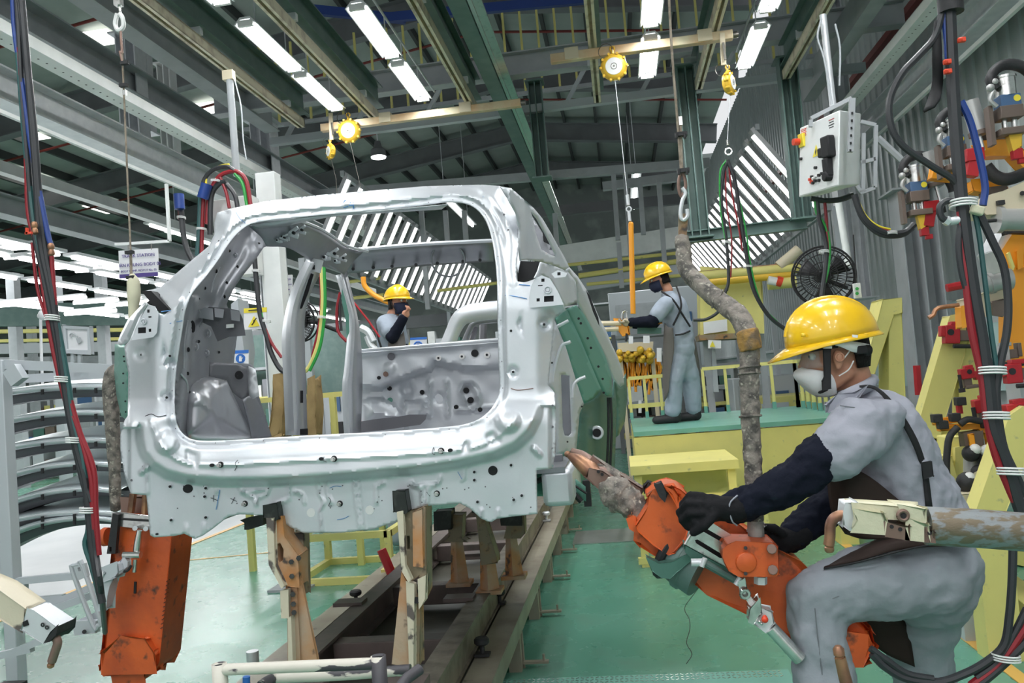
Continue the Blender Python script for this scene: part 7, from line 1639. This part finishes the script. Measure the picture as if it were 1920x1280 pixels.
hose([([(1602, 365), (1612, 395), (1630, 420), (1660, 437), (1695, 436), (1715, 420)], .020, 'hose_black'), ([(1604, 365), (1618, 400), (1640, 424), (1668, 434)], .007, 'hose_red'), ([(1606, 368), (1622, 402), (1644, 422), (1670, 430)], .006, 'yellow_sign'), ([(1600, 368), (1616, 410), (1650, 440), (1690, 442), (1712, 428)], .012, 'hose_black')], 'cabinet_hose', 'sagging black hose with red and yellow wires right of the control cabinet', 5.1, ties=[(1672, 437, .03)])
hose([([(1528, 372), (1532, 400), (1548, 425), (1555, 460), (1553, 500), (1546, 530)], .010, 'hose_green'), ([(1546, 375), (1550, 420), (1553, 480)], .010, 'hose_red'), ([(1532, 372), (1536, 410), (1550, 470), (1540, 560)], .015, 'hose_black'), ([(1520, 372), (1545, 376), (1575, 374), (1600, 365)], .018, 'hose_black')], 'cabinet_hose', 'green, red and black hoses dropping below the control cabinet', 5.4, ties=[(1545, 472, .03)])
# looped dress pack hung on the wire in the middle
hose([([(1364, 300), (1356, 330), (1353, 380), (1362, 450), (1366, 520), (1362, 545)], .014, 'hose_black'), ([(1364, 300), (1378, 340), (1390, 420), (1400, 480), (1412, 540), (1440, 590), (1478, 620), (1500, 625)], .018, 'hose_black'), ([(1362, 300), (1350, 325), (1352, 400), (1364, 470), (1366, 530)], .008, 'hose_green'), ([(1366, 300), (1380, 350), (1398, 430), (1408, 500), (1428, 570), (1460, 606)], .008, 'hose_green'), ([(1360, 312), (1362, 380), (1372, 450), (1370, 520)], .007, 'hose_red'), ([(1366, 305), (1372, 360), (1384, 420), (1392, 470)], .008, 'hose_red'), ([(1362, 540), (1350, 580), (1325, 598), (1300, 600)], .014, 'hose_black')],
     'looped_hoses', 'looped black, green and red hoses hanging in front of the right lamp wall', 7.4, ties=[(1362, 455, .04), (1402, 500, .04)])
t = thing('snap_hook', 'steel snap hook holding the looped hoses', 'hook', at(1366, 275, 7.6)); MB().cyl(at(1364, 262, 7.6), at(1365, 272, 7.6), .016, seg=8).ring(at(1366, 284, 7.6), (0, 1, 0), .030, .009).build('hook_ring', 'chrome', t)
# pale yellow cabinet and yellow pipes behind the wrapped pipe
t = thing('yellow_cabinet', 'pale yellow machine cabinet with white label behind the platform', 'cabinet', at(1375, 560, 10.2))
MB().prism(A([(1316, 502), (1428, 510), (1430, 622), (1316, 626)], 10.2), (0, .5, 0)).build('body', 'pale_yellow', t, bevel=.02); MB().prism(A([(1319, 604), (1363, 598), (1364, 620), (1320, 626)], 10.15), (0, .03, 0)).build('white_label', 'tag_white', t)
MB().prism(A([(1310, 628), (1386, 624), (1390, 634), (1312, 638)], 10.1), (0, .5, 0)).build('tray', 'olive_fixture', t)
MB().prism(A([(1334, 640), (1340, 640), (1348, 735), (1338, 735)], 10.4), (0, .1, 0)).build('leg', 'light_grey', t)
for x in (1322, 1425): p = at(x, 625, 10.5); MB().box((p.x, p.y, p.z/2), (.08, .08, p.z)).build('leg', 'grey_paint', t)
t = thing('warning_sign', 'small warning triangle sign under the yellow cabinet', 'sign', at(1340, 645, 10)); MB().prism(A([(1328, 637), (1352, 638), (1352, 653), (1328, 653)], 10.0), (0, .02, 0)).build('board', 'tag_white', t); MB().prism(A([(1336, 639), (1341, 650), (1331, 650)], 9.98), (0, .01, 0)).build('triangle', 'yellow_sign', t)
for i, (x0, y0, x1, y1, r, m_, lab) in enumerate([(1310, 518, 1500, 502, .06, 'pale_yellow', 'upper yellow pipe below the right lamp wall'), (1318, 530, 1485, 514, .05, 'balancer_yellow', 'middle yellow pipe below the right lamp wall'), (1440, 533, 1492, 528, .07, 'pale_yellow', 'short lower yellow pipe'), (1460, 500, 1498, 468, .07, 'cream_cast', 'slanting cream pipe rising to the right lamp wall'), (1300, 512, 1485, 495, .02, 'copper', 'thin copper pipe over the yellow pipes')]):
    MB().cyl(at(x0, y0, 10.0), at(x1, y1, 10.0), r, seg=10).build('process_pipe', m_, label=lab, cat='pipe')
t = thing('bulb_cap', 'red and white cap on the yellow pipes', 'cap', at(1455, 530, 9.8)); MB().cyl(at(1440, 525, 9.8), at(1456, 528, 9.8), .05).build('white_body', 'white_gloss', t); MB().cyl(at(1456, 526, 9.8), at(1466, 529, 9.8), .06).build('red_band', 'red_bright', t)
# fans
def fan(px, py, Y, r, label):
    c = at(px, py, Y); t = thing('wall_fan', label, 'fan', c); d = V((-.25, -1, 0)).normalized(); x, y = frame(d)
    mb = MB()
    for q in (1.0, .72, .45, .22): mb.ring(c+d*(.10*(1-q*q)), d, r*q, .005 if q < 1 else .010, 36, 5)
    mb.ring(c-d*.08, d, r*.95, .008, 36, 5)
    for k in range(40):
        a = 2*PI*k/40; u = x*math.cos(a)+y*math.sin(a)
        mb.tube([c+u*r, c+u*r*.6+d*.07, c+u*r*.12+d*.10], .0032, 4); mb.tube([c+u*r, c+u*r*.6-d*.10, c+u*r*.12-d*.12], .0032, 4)
    mb.build('guard', 'strap_black', t)
    for k in range(3):
        a = 2*PI*k/3; u = x*math.cos(a)+y*math.sin(a); w_ = x*math.cos(a+.9)+y*math.sin(a+.9)
        MB().loft([[c+u*r*.1, c+(u*.8+w_*.1).normalized()*r*.85], [c+w_*r*.1+d*.04, c+w_*r*.85+d*.03]]).build('blade', 'rubber', t, solid=.004)
    MB().cyl(c-d*.14, c+d*.05, r*.16, seg=16).build('motor', 'strap_black', t)
    MB().tube([c-d*.14, c-d*.3, c-d*.32+V((.2, 0, -.1))], .02, 8).build('bracket', 'strap_black', t)
fan(1544, 518, 7.6, .27, 'black wall fan on the right behind the front helmet')
fan(556, 602, 7.0, .19, 'black caged fan seen through the side opening of the car')
t = thing('pendant_switch', 'small white switch box with green buttons hanging beside the right fan', 'switch', at(1607, 545, 7.4)); MB().box(at(1607, 545, 7.4), (.06, .04, .13)).build('box', 'white_gloss', t, bevel=.004)
for y in (541, 550): MB().cyl(at(1607, y, 7.37), at(1607, y, 7.35), .014).build('button', 'hose_green', t)
MB().tube(A([(1600, 440), (1604, 500), (1606, 532)], 7.4), .006, 6, 3).build('cord', 'rubber', t)
for (x0, y0, x1, y1, lab) in [(1572, 380, 1592, 500, 'white conduit behind the right fan')]: MB().cyl(at(x0, y0, 8.6), at(x1, y1, 8.6), .035).build('conduit', 'white_paint', label=lab, cat='conduit')
# ================================================================ left side: rack of roof panels, signs, hoses, background
rk = thing('panel_rack', 'light grey wheeled rack holding the curved roof panels at left', 'rack', V((-3.2, 4.6, 0)))
a = at(2, 700, 4.0); MB().box((a.x, 4.0, 1.02), (.07, .07, 1.75)).build('front_post', 'light_grey', rk, bevel=.004)
MB().box((-4.9, 5.9, 1.02), (.08, .07, 1.75)).build('rear_post', 'light_grey', rk, bevel=.004)
for (x0, y0, x1, y1, Y) in [(-10, 682, 218, 692, 4.0), (-10, 713, 218, 700, 4.4)]: MB().bar(at(x0, y0, Y), at(x1, y1, Y), .035, .05).build('top_tube', 'light_grey', rk)
MB().bar(at(22, 690, 3.95), at(38, 716, 3.95), .05, .08).build('tube_bracket', 'light_grey', rk)
for (x0, y0, x1, y1, Y) in [(0, 1092, 150, 1078, 4.0), (44, 1092, 44, 1128, 4.0), (40, 1128, 120, 1120, 4.0), (60, 1148, 178, 1098, 3.9), (72, 1152, 188, 1110, 3.85), (20, 1225, 185, 1152, 3.8), (0, 1228, 60, 1215, 3.8)]: MB().bar(at(x0, y0, Y), at(x1, y1, Y), .035, .035).build('base_tube', 'light_grey', rk)
MB().tube(A([(150, 1058), (140, 1060), (136, 1070), (175, 1172), (184, 1172), (188, 1160), (155, 1060), (148, 1056)], 3.75), .012, 8, 3).build('tow_loop', 'light_grey', rk)
MB().prism(A([(137, 1060), (158, 1056), (164, 1080), (146, 1088)], 3.74), (0, .02, 0), [A([(145, 1064), (150, 1063), (152, 1070), (147, 1071)], 3.74)]).build('tow_eye', 'light_grey', rk)
MB().prism(A([(136, 1166), (178, 1164), (180, 1186), (140, 1190)], 3.75), (0, .03, 0)).build('tow_plate', 'light_grey', rk, bevel=.003); MB().cyl(at(158, 1184, 3.74), at(158, 1184, 3.72), .010).build('tow_bolt', 'rubber', rk)
p = at(12, 1260, 3.8); MB().cyl(V((p.x-.02, 3.8, .09)), V((p.x+.03, 3.8, .09)), .085, seg=24).build('castor_wheel', 'rubber', rk, bevel=.01); MB().cyl(V((p.x-.03, 3.8, .09)), V((p.x+.04, 3.8, .09)), .05, seg=18).build('castor_hub', 'galv', rk)
MB().box((p.x, 3.8, .22), (.13, .12, .05)).box((p.x-.05, 3.8, .14), (.01, .08, .16)).build('castor_fork', 'rubber', rk)
MB().cyl(V((-4.92, 5.9, .09)), V((-4.87, 5.9, .09)), .085, seg=24).build('castor_wheel', 'rubber', rk)
ords = ['topmost', 'second', 'third', 'fourth', 'fifth', 'sixth', 'lowest']
for i, (yl, yr, ym) in enumerate([(738, 732, 722), (795, 778, 770), (846, 826, 822), (905, 872, 866), (958, 918, 914), (985, 960, 958), (1020, 964, 968)]):
    kq = (yl-ym)/185.0**2
    near = [at(x_, ym+kq*(x_-155)**2, 4.2+max(0, x_)*.0008) for x_ in (-40, 20, 80, 140, 180, 222)]
    t = thing('roof_panel', ords[i]+' silver roof panel in the stack on the left rack', 'panel', near[2], 'roof panels stacked on the rack')
    rows = [[p.copy() for p in near]]
    for k in range(1, 5): rows.append([p+V((-.05*k, .38*k, .035*math.sin(k/4*PI)*1.5)) for p in near])
    MB().loft(rows, 4, 3).build('skin', 'roof_panel', t, smooth=60, solid=.003)
    MB().loft([[p+V((0, .0, -.003)) for p in near], [p+V((0, .015, -.022)) for p in near], [p+V((0, .045, -.028)) for p in near]], 4).build('front_flange', 'steel', t, smooth=40, solid=.003)
    MB().loft([[p+V((0, .12, -.02)) for p in near], [p+V((0, .16, -.07)) for p in near], [p+V((0, .26, -.07)) for p in near], [p+V((0, .30, -.02)) for p in near]], 4).build('cross_bow', 'steel_dark', t, smooth=40, solid=.003)
    for k in (1, 2, 3, 4): MB().box(near[k]+V((0, -.004, -.03)), (.012, .012, .03)).build('spacer', 'rubber', t)
# padlock notice frame on the rack
t = thing('notice_frame', 'grey framed plastic notice showing a padlock, on the rack', 'sign', at(144, 640, 4.3))
MB().prism(A([(117, 609), (168, 612), (170, 664), (120, 662)], 4.3), (0, .03, 0), [A([(123, 616), (163, 618), (164, 656), (125, 655)], 4.3)]).build('frame', 'light_grey', t, bevel=.003)
MB().prism(A([(122, 615), (164, 617), (165, 658), (124, 656)], 4.315), (0, .006, 0)).build('sheet', 'tag_white', t)
MB().tube(A([(134, 632), (131, 628), (136, 625), (146, 631)], 4.30), .004, 6, 3).build('padlock_shackle', 'grey_paint', t); MB().prism(A([(142, 634), (150, 632), (153, 640), (146, 645)], 4.30), (0, .004, 0)).build('padlock_body', 'grey_paint', t)
for x in (137, 150): MB().bar(at(x, 662, 4.32), at(x, 692, 4.32), .02, .015).build('leg', 'light_grey', t)
MB().tube(A([(76, 595), (78, 680), (80, 720)], 5.2), .010, 6).sphere(at(76, 592, 5.2), .022).sphere(at(83, 590, 5.15), .04).build('hanging_chain', 'tag_white', label='thin white chain with a yellowish ball behind the left hoses', cat='chain')
# hanging station sign
t = thing('station_sign', 'white hanging sign reading TRACK STATION behind the hoist rope', 'sign', at(258, 490, 5.6))
a, b_, c, d = A([(222, 470), (296, 465), (296, 517), (224, 522)], 5.6)
MB().prism([a, b_, c, d], (0, .01, 0)).build('board', 'tag_white', t, smooth=0)
MB().prism([d.lerp(a, .14)+V((0, -.002, 0)), c.lerp(b_, .14)+V((0, -.002, 0)), c+V((0, -.002, 0)), d+V((0, -.002, 0))], (0, .002, 0)).build('blue_band', 'purple_ink', t, smooth=0)
xd = (b_-a).normalized(); zd = V((0, 0, 1))
text('lettering', 'TRACK STATION', .034, 'purple_ink', at(259, 479, 5.59), xd, zd, t, .0015); text('lettering', 'H\u00c0N KHUNG BODY 05', .034, 'purple_ink', at(260, 496, 5.59), xd, zd, t, .0015); text('lettering', 'BODY COMP. RESPOT No. 05', .022, 'purple_ink', at(260, 507, 5.59), xd, zd, t, .0015)
MB().bar(at(216, 458, 5.6), at(318, 452, 5.6), .02, .02).bar(at(318, 452, 5.6), at(312, 345, 5.6), .02, .02).build('hanger_frame', 'white_paint', t)
for x in (240, 284): MB().tube(A([(x, 457), (x, 468)], 5.6), .003, 5).build('hook_wire', 'rail_dark', t)
def sign(px0, py0, px1, py1, Y, name, label, band=None, sh=-.05):
    w_ = px1-px0; t = thing(name, label, 'sign', at((px0+px1)/2, (py0+py1)/2, Y))
    MB().prism(A([(px0, py0), (px1, py0+sh*w_), (px1, py1+sh*w_), (px0, py1)], Y), (0, .01, 0)).build('board', 'tag_white', t, smooth=0)
    if band: MB().prism(A([(px0, py0), (px1, py0+sh*w_), (px1, py0+sh*w_+(py1-py0)*.22), (px0, py0+(py1-py0)*.22)], Y-.004), (0, .003, 0)).build('band', band, t, smooth=0)
    return t
t = sign(457, 578, 500, 618, 6.2, 'warning_sign', 'white sign with yellow top band and warning triangle inside the car opening', 'yellow_sign')
MB().prism(A([(476, 592), (487, 611), (465, 613)], 6.19), (0, .003, 0)).build('triangle', 'yellow_sign', t); MB().tube(A([(472, 609), (477, 602), (475, 602), (481, 596)], 6.185), .004, 5).build('symbol', 'ink_black', t); MB().box(at(478, 581, 6.19), (.11, .003, .008)).build('band_print', 'ink_black', t)
t = sign(437, 657, 466, 684, 6.0, 'glove_sign', 'white and blue sign with a round glove symbol', 'blue_sign')
MB().cyl(at(451, 672, 6.0), at(451, 672, 5.985), .036, seg=24).build('blue_disc', 'blue_sign', t)
hd = MB().prism([at(451, 672, 5.98)+V((x*.0011, 0, z*.0011)) for x, z in [(-12, -20), (8, -20), (10, -4), (18, 4), (14, 8), (7, 2), (7, 18), (3, 18), (2, 6), (0, 20), (-4, 20), (-4, 6), (-7, 18), (-11, 16), (-9, 2), (-14, 10), (-17, 8), (-12, -6)]], (0, .002, 0)).build('hand_symbol', 'tag_white', t)
t = sign(769, 633, 800, 652, 7.2, 'blue_notice', 'white notice with blue header and arch symbol behind the bulkhead', 'blue_sign')
MB().ring(at(784, 648, 7.18), (0, 1, 0), .036, .008, 24, 5).sphere(at(784, 648, 7.18), (.02, .004, .02)).build('arch_symbol', 'blue_sign', t)
t = sign(524, 516, 548, 552, 6.8, 'small_station_sign', 'small white station sign beyond the car side window', None)
text('lettering', 'STATION', .022, 'purple_ink', at(536, 524, 6.79), (1, 0, 0), zd, t); text('lettering', 'HAN KHUNG', .018, 'purple_ink', at(536, 534, 6.79), (1, 0, 0), zd, t); MB().box(at(536, 543, 6.79), (.07, .003, .008)).build('print_line', 'purple_ink', t)
# white machine column with looped hoses
t = thing('white_column_box', 'white machine column standing behind the car body side opening', 'column', at(518, 740, 6.6))
p = at(518, 560, 6.6); MB().box((p.x, 6.6, 1.75), (.17, .14, 3.5)).build('column', 'white_paint', t, bevel=.004)
MB().box((p.x-.32, 6.4, 2.95), (.14, .12, .62)).box((p.x-.14, 6.45, 2.95), (.16, .14, .66)).build('upper_box', 'white_gloss', t, bevel=.006)
MB().cyl(V((p.x+.02, 6.4, 3.1)), V((p.x+.02, 6.36, 3.1)), .02).build('stop_button', 'red_bright', t)
MB().prism(A([(433, 570), (445, 560), (458, 660), (455, 690), (440, 690)], 6.4), (0, .2, 0)).build('cone_guard', 'light_grey', t)
MB().box((p.x, 6.6, .01), (.35, .35, .02)).build('base_plate', 'grey_paint', t)
t = thing('drop_pole', 'grey vertical drop pole above the looped hoses at left', 'pole', at(435, 250, 5.6)); MB().cyl(at(430, 140, 6.4), at(444, 330, 6.4), .030, seg=10).build('pole', 'grey_paint', t); MB().tube(A([(440, 150), (452, 200), (456, 260), (462, 300)], 6.35), .006, 5, 4).build('cable', 'light_grey', t)
MB().box(at(429, 142, 6.4), (.09, .06, .08)).build('clamp', 'cream_cast', t)
hose([([(375, 395), (378, 360), (384, 335), (400, 318), (425, 312), (440, 320)], .018, 'hose_black'), ([(388, 420), (392, 370), (404, 340), (420, 325), (445, 322), (462, 340), (470, 385)], .018, 'hose_red'), ([(394, 440), (396, 370), (410, 345), (425, 340)], .022, 'hose_black'), ([(378, 480), (380, 400), (384, 350)], .016, 'hose_red'), ([(370, 480), (374, 420), (376, 360)], .020, 'hose_teal'), ([(440, 325), (455, 345), (463, 385)], .014, 'hose_green'), ([(412, 330), (424, 360), (430, 390)], .014, 'hose_red'), ([(425, 345), (440, 365), (446, 390)], .02, 'hose_black'), ([(386, 350), (389, 325), (410, 312), (430, 308)], .009, 'yellow_sign')],
     'looped_hoses', 'looped red, green and black hoses above the left corner of the car', 6.2, ties=[(405, 340, .04), (378, 430, .04)])
t = MB().cyl(at(388, 345, 6.15), at(380, 372, 6.15), .045, seg=12).build('blue_wrap', 'hose_blue', label='blue wrap around the looped hoses', cat='wrap')
hose([([(336, 368), (340, 400), (344, 440), (352, 470), (362, 490)], .024, 'hose_black'), ([(337, 385), (341, 420), (348, 460)], .012, 'yellow_sign'), ([(334, 385), (338, 415)], .010, 'hose_red')], 'side_hose', 'dark hose with blue collar left of the looped hoses', 6.4, ties=[(340, 408, .035)])
MB().cyl(at(335, 364, 6.35), at(337, 392, 6.35), .042, seg=12).build('blue_collar', 'hose_blue', label='blue collar on the dark side hose', cat='collar')
hose([([(477, 480), (482, 540), (488, 590), (500, 630), (508, 660), (524, 690), (540, 700)], .020, 'hose_black'), ([(476, 490), (482, 545), (492, 600), (505, 640)], .013, 'hose_green'), ([(484, 560), (492, 600), (508, 640), (528, 670)], .012, 'hose_red')], 'looped_hoses', 'green and black hoses curving behind the car side window', 5.9, ties=[(480, 508, .03), (500, 602, .03)])
hose([([(603, 500), (605, 560), (602, 610), (595, 650), (578, 690), (560, 700)], .016, 'pale_yellow'), ([(607, 500), (609, 560), (606, 610), (598, 655), (580, 695)], .014, 'hose_green'), ([(600, 500), (602, 560), (598, 612), (585, 670)], .010, 'hose_red')], 'looped_hoses', 'yellow, green and red hoses between the two left door pillars', 5.6, ties=[(603, 595, .03)])
hose([([(638, 548), (632, 580), (634, 620), (650, 640)], .014, 'hose_red'), ([(640, 548), (637, 580), (640, 620)], .012, 'hose_black')], 'looped_hoses', 'short red and black hose beside the front door pillar', 6.6)
MB().tube(A([(681, 519), (684, 536), (700, 552), (718, 562), (736, 570)], 8.2), .028, 10, 4).build('orange_hose', 'robot_orange', label='curved orange hose arm beside the middle worker', cat='hose')
MB().tube(A([(658, 560), (690, 600), (712, 632)], 7.6), .010, 6).build('red_cable', 'red', label='thin red slanting cable left of the middle worker', cat='cable')
MB().tube(A([(676, 614), (690, 622), (700, 640)], 7.4), .035, 8, 3).tube(A([(688, 630), (694, 645), (704, 655)], 7.4), .03, 8, 3).build('gun_fitting', 'galv', label='silver gun fitting left of the middle worker', cat='fitting')
# tarpaulins and railing behind the car
for (pl, lab) in [([(516, 706), (528, 704), (535, 740), (530, 815), (506, 818), (512, 760)], 'brown tarpaulin hanging left of the centre pillar'), ([(580, 712), (588, 708), (594, 760), (590, 815), (576, 815)], 'brown tarpaulin hanging between the door pillars')]:
    crumple(MB().prism(A(pl, 5.9), (0, .12, 0)).build('tarpaulin', 'tarp', label=lab, cat='tarpaulin', bevel=.02), .03, 2)
railing('railing', 'pale yellow railing visible through the car side openings', [at(485, 820, 6.8)*1, at(640, 812, 6.8)*1], .36, .20, .04) if False else None
t = thing('railing', 'pale yellow railing visible through the car side openings', 'railing', at(560, 800, 6.3))
z_ = at(560, 745, 6.3).z; zb_ = at(560, 915, 6.3).z; xa = at(480, 745, 6.3).x; xb = at(660, 745, 6.3).x
MB().bar((xa, 6.3, z_), (xb, 6.3, z_), .04, .04).build('top_rail', 'pale_yellow', t)
for k in range(6): xx = xa+(xb-xa)*k/5; MB().box((xx, 6.3, (z_+zb_)/2), (.045, .045, z_-zb_)).build('baluster', 'pale_yellow', t)
MB().box(((xa+xb)/2, 6.5, zb_-.03), (xb-xa+.1, .6, .06)).build('deck', 'plate_green', t)
# second body shell further up the line
c2_ = thing('car_body', 'second bare silver car body further up the line, seen through the first', 'car', at(880, 640, 7.6))
MB().tube(A([(838, 650), (850, 620), (862, 598), (880, 588), (920, 582), (980, 578)], 7.6), [.07, .07, .08, .09, .09, .09], 10, 4).build('roof_pillar', 'steel', c2_, smooth=60)
MB().tube(A([(868, 650), (880, 620), (892, 605), (930, 600), (980, 597)], 7.8), .03, 8, 4).build('window_frame', 'steel_inner', c2_, smooth=60)
MB().prism(A([(830, 645), (990, 632), (990, 720), (826, 720)], 7.75), (0, .2, 0)).build('door_skin', 'steel', c2_, bevel=.03)
MB().prism(A([(838, 720), (990, 720), (990, 790), (838, 790)], 7.75), (0, 1.6, 0)).build('underbody', 'steel_inner', c2_)
MB().tube(A([(884, 640), (892, 612)], 7.9), .03, 6).build('inner_pillar', 'steel_dark', c2_); MB().tube(A([(905, 640), (906, 606)], 8.2), .04, 6).build('inner_pillar', 'steel_dark', c2_)
# far worker's gun and hanging rack of yellow parts
t = thing('spot_weld_gun', 'small orange weld gun in the far worker hands', 'weld gun', at(1165, 605, 8.3))
YF = 8.3
MB().tube(A([(1124, 606), (1165, 606)], YF), .025, 8).tube(A([(1124, 618), (1160, 616)], YF), .025, 8).build('arms', 'cream_cast', t)
blk([(1152, 598), (1176, 598), (1180, 625), (1168, 628), (1158, 618)], YF, .12, 'robot_orange', 'gun_body', t, .01); blk([(1200, 598), (1232, 594), (1240, 604), (1206, 610)], YF+.1, .08, 'robot_orange', 'handle', t, .01)
MB().tube(A([(1166, 600), (1168, 585), (1174, 584), (1176, 596)], YF), .012, 8, 3).build('chrome_hoop', 'chrome', t); MB().tube(A([(1175, 625), (1174, 640)], YF), .012, 6).build('trigger', 'rubber', t)
MB().bar(at(1195, 620, YF+.2), at(1240, 620, YF+.2), .06, .06).build('teal_bar', 'green_dark', t)
t = thing('parts_basket', 'hanging tray of yellow caps and orange hoses left of the far worker', 'basket', at(1200, 660, 9.6))
YB = 10.3
MB().prism(A([(1158, 643), (1225, 640), (1224, 656), (1160, 660)], YB), (0, .4, 0)).build('tray', 'cream_cast', t)
mb = MB(); rnd = random.Random(3)
for k in range(60): mb.sphere(at(rnd.uniform(1158, 1226), rnd.uniform(654, 676), YB+rnd.uniform(-.1, .3)), rnd.uniform(.03, .05), 8, 6)
tag(mb.build('yellow_caps', 'balancer_yellow', t), kind='stuff')
mb = MB()
for k in range(26):
    x = rnd.uniform(1160, 1235); mb.tube(A([(x, 672), (x+rnd.uniform(-8, 8), 695), (x+rnd.uniform(-10, 10), rnd.uniform(710, 745))], YB+.2), .018, 6, 3)
tag(mb.build('orange_hoses', 'robot_orange', t), kind='stuff')
for (x, y, w_, h_) in [(1183, 637, 8, 14), (1212, 636, 12, 14), (1236, 665, 9, 26), (1200, 762, 6, 24)]: MB().prism(A([(x-w_/2, y-h_/2), (x+w_/2, y-h_/2), (x+w_/2, y+h_/2), (x-w_/2, y+h_/2)], YB-.2), (0, .02, 0)).build('white_tag', 'tag_white', t)
for x in (1162, 1222): p = at(x, 655, YB+.2); MB().box((p.x, p.y, p.z/2), (.05, .05, p.z)).build('leg', 'cream_cast', t)
# clutter in the dim background, each a rack or machine of its own
rnd = random.Random(11)
kinds = [('storage_rack', 'rack', 'grey_paint'), ('machine_cabinet', 'cabinet', 'light_grey'), ('machine_cabinet', 'cabinet', 'green_beam'), ('storage_rack', 'rack', 'rafter'), ('machine_cabinet', 'cabinet', 'pale_yellow')]
for i, (px, Y, w_, h_, k) in enumerate([(60, 20, 2.4, 2.2, 0), (160, 23, 2.0, 1.8, 1), (20, 26, 3, 2.6, 3), (250, 24, 2.2, 2.4, 0), (330, 22, 2.2, 2.2, 3), (430, 21, 1.6, 2.2, 2), (480, 18, 1.5, 2.4, 0), (600, 19, 1.2, 2.0, 1), (650, 23.5, 1.6, 1.6, 4), (700, 21, 1.6, 2.6, 3), (760, 22, 1.6, 2.2, 0), (820, 22, 1.6, 2.0, 2), (900, 22, 1.4, 2.4, 0), (1170, 17, 1.2, 1.7, 1), (1215, 16, 1.2, 2.3, 3), (1160, 22, 2.2, 3.0, 0), (1250, 19, 1.6, 2.6, 1), (1320, 16, 1.4, 1.6, 0), (1370, 15, 1.2, 1.2, 3), (1430, 14, 1.0, 1.3, 1), (1470, 13, .9, 1.0, 4), (110, 30, 4, 3, 1), (560, 28, 4, 3, 2), (860, 30, 4, 4, 0), (1130, 30, 5, 4.2, 3), (1240, 27, 3, 4.2, 1)]):
    c = at(px, 700, Y); nm, ct, m_ = kinds[k]
    t = thing(nm, '%s %s standing far back, %s' % ({'grey_paint': 'dim grey', 'light_grey': 'pale grey', 'green_beam': 'dark green', 'rafter': 'dark', 'pale_yellow': 'pale yellow'}[m_], ct, ['at the left edge', 'left of the hose bundle', 'farthest at the left edge', 'behind the station sign', 'behind the left lamp pocket', 'behind the inner quarter panel', 'left of the white column', 'between the door pillars', 'behind the front pillar', 'left of the middle worker', 'behind the middle worker', 'right of the middle worker', 'behind the second car body', 'left of the orange sling', 'right of the orange sling', 'far behind the orange sling', 'behind the far worker', 'under the yellow cabinet', 'right of the yellow cabinet', 'behind the wrapped pipe', 'left of the front helmet', 'deep in the left bay', 'deep behind the car window', 'deep behind the second car', 'deepest at the vanishing end of the line', 'deep behind the platform'][i]), ct, (c.x, Y, 0))
    if ct == 'rack':
        for x in (-w_/2, w_/2):
            for y in (0, .8): MB().box((c.x+x, Y+y, h_/2), (.08, .08, h_)).build('upright', m_, t)
        for s_ in range(4):
            z = .3+s_*(h_-.35)/3; MB().box((c.x, Y+.4, z), (w_, .85, .06)).build('shelf', 'grey_paint' if s_ % 2 else 'pale_yellow', t)
            x = -w_/2+.15
            while x < w_/2-.2 and s_ < 3:
                bw = rnd.uniform(.2, .45); bh = rnd.uniform(.15, (h_-.35)/3*.8)
                MB().box((c.x+x+bw/2, Y+.3, z+.03+bh/2), (bw*.9, .5, bh)).build('bin', rnd.choice(['light_grey', 'blue_steel', 'green_dark', 'steel_inner', 'brown_block', 'pale_yellow', 'white_paint']), t); x += bw
    else:
        MB().box((c.x, Y+.4, h_/2), (w_, .8, h_)).build('case', m_, t, bevel=.02)
        MB().box((c.x-w_*.2, Y-.01, h_*.55), (w_*.45, .03, h_*.7)).build('door', 'light_grey' if m_ != 'light_grey' else 'grey_paint', t)
        MB().box((c.x+w_*.28, Y-.02, h_*.7), (w_*.2, .04, h_*.2)).build('panel', 'blue_steel', t); MB().box((c.x+w_*.28, Y-.02, h_*.35), (w_*.25, .04, h_*.25)).build('vent', 'rubber', t)
# strip lamps added over the far bays to brighten the dark background
for (x, y, z, l_) in [(-12, 24, 6.5, 8), (-5, 27, 7.5, 6), (1, 27, 7.5, 6), (-20, 16, 6.5, 8), (-15, 14, 5.6, 8), (-22, 27, 6.0, 8), (-17, 34, 6.5, 8)]:
    t = thing('added_bay_lamp', 'added strip lamp brightening the far hall, %s' % {-12: 'left of the car', -5: 'behind the car roof', 1: 'above the line end', -20: 'farthest left bay', -15: 'over the near left bay', -22: 'deep in the left bay', -17: 'deepest at left'}[x], 'lamp', (x, y, z), 'added strip lamps of the far hall'); MB().box((x, y, z+.06), (.3, l_, .05)).build('reflector', 'reflector', t); MB().cyl((x, y-l_/2+.1, z), (x, y+l_/2-.1, z), .05, seg=8).build('tube', 'tube', t)
    for yy in (y-l_/3, y+l_/3): MB().cyl((x, yy, z+.06), (x, yy, zroof(x)+.1), .01, seg=6).build('rod', 'galv', t)
    area_lamp((x, y, z-.07), .3, l_, 260 if x > -14 else 220)
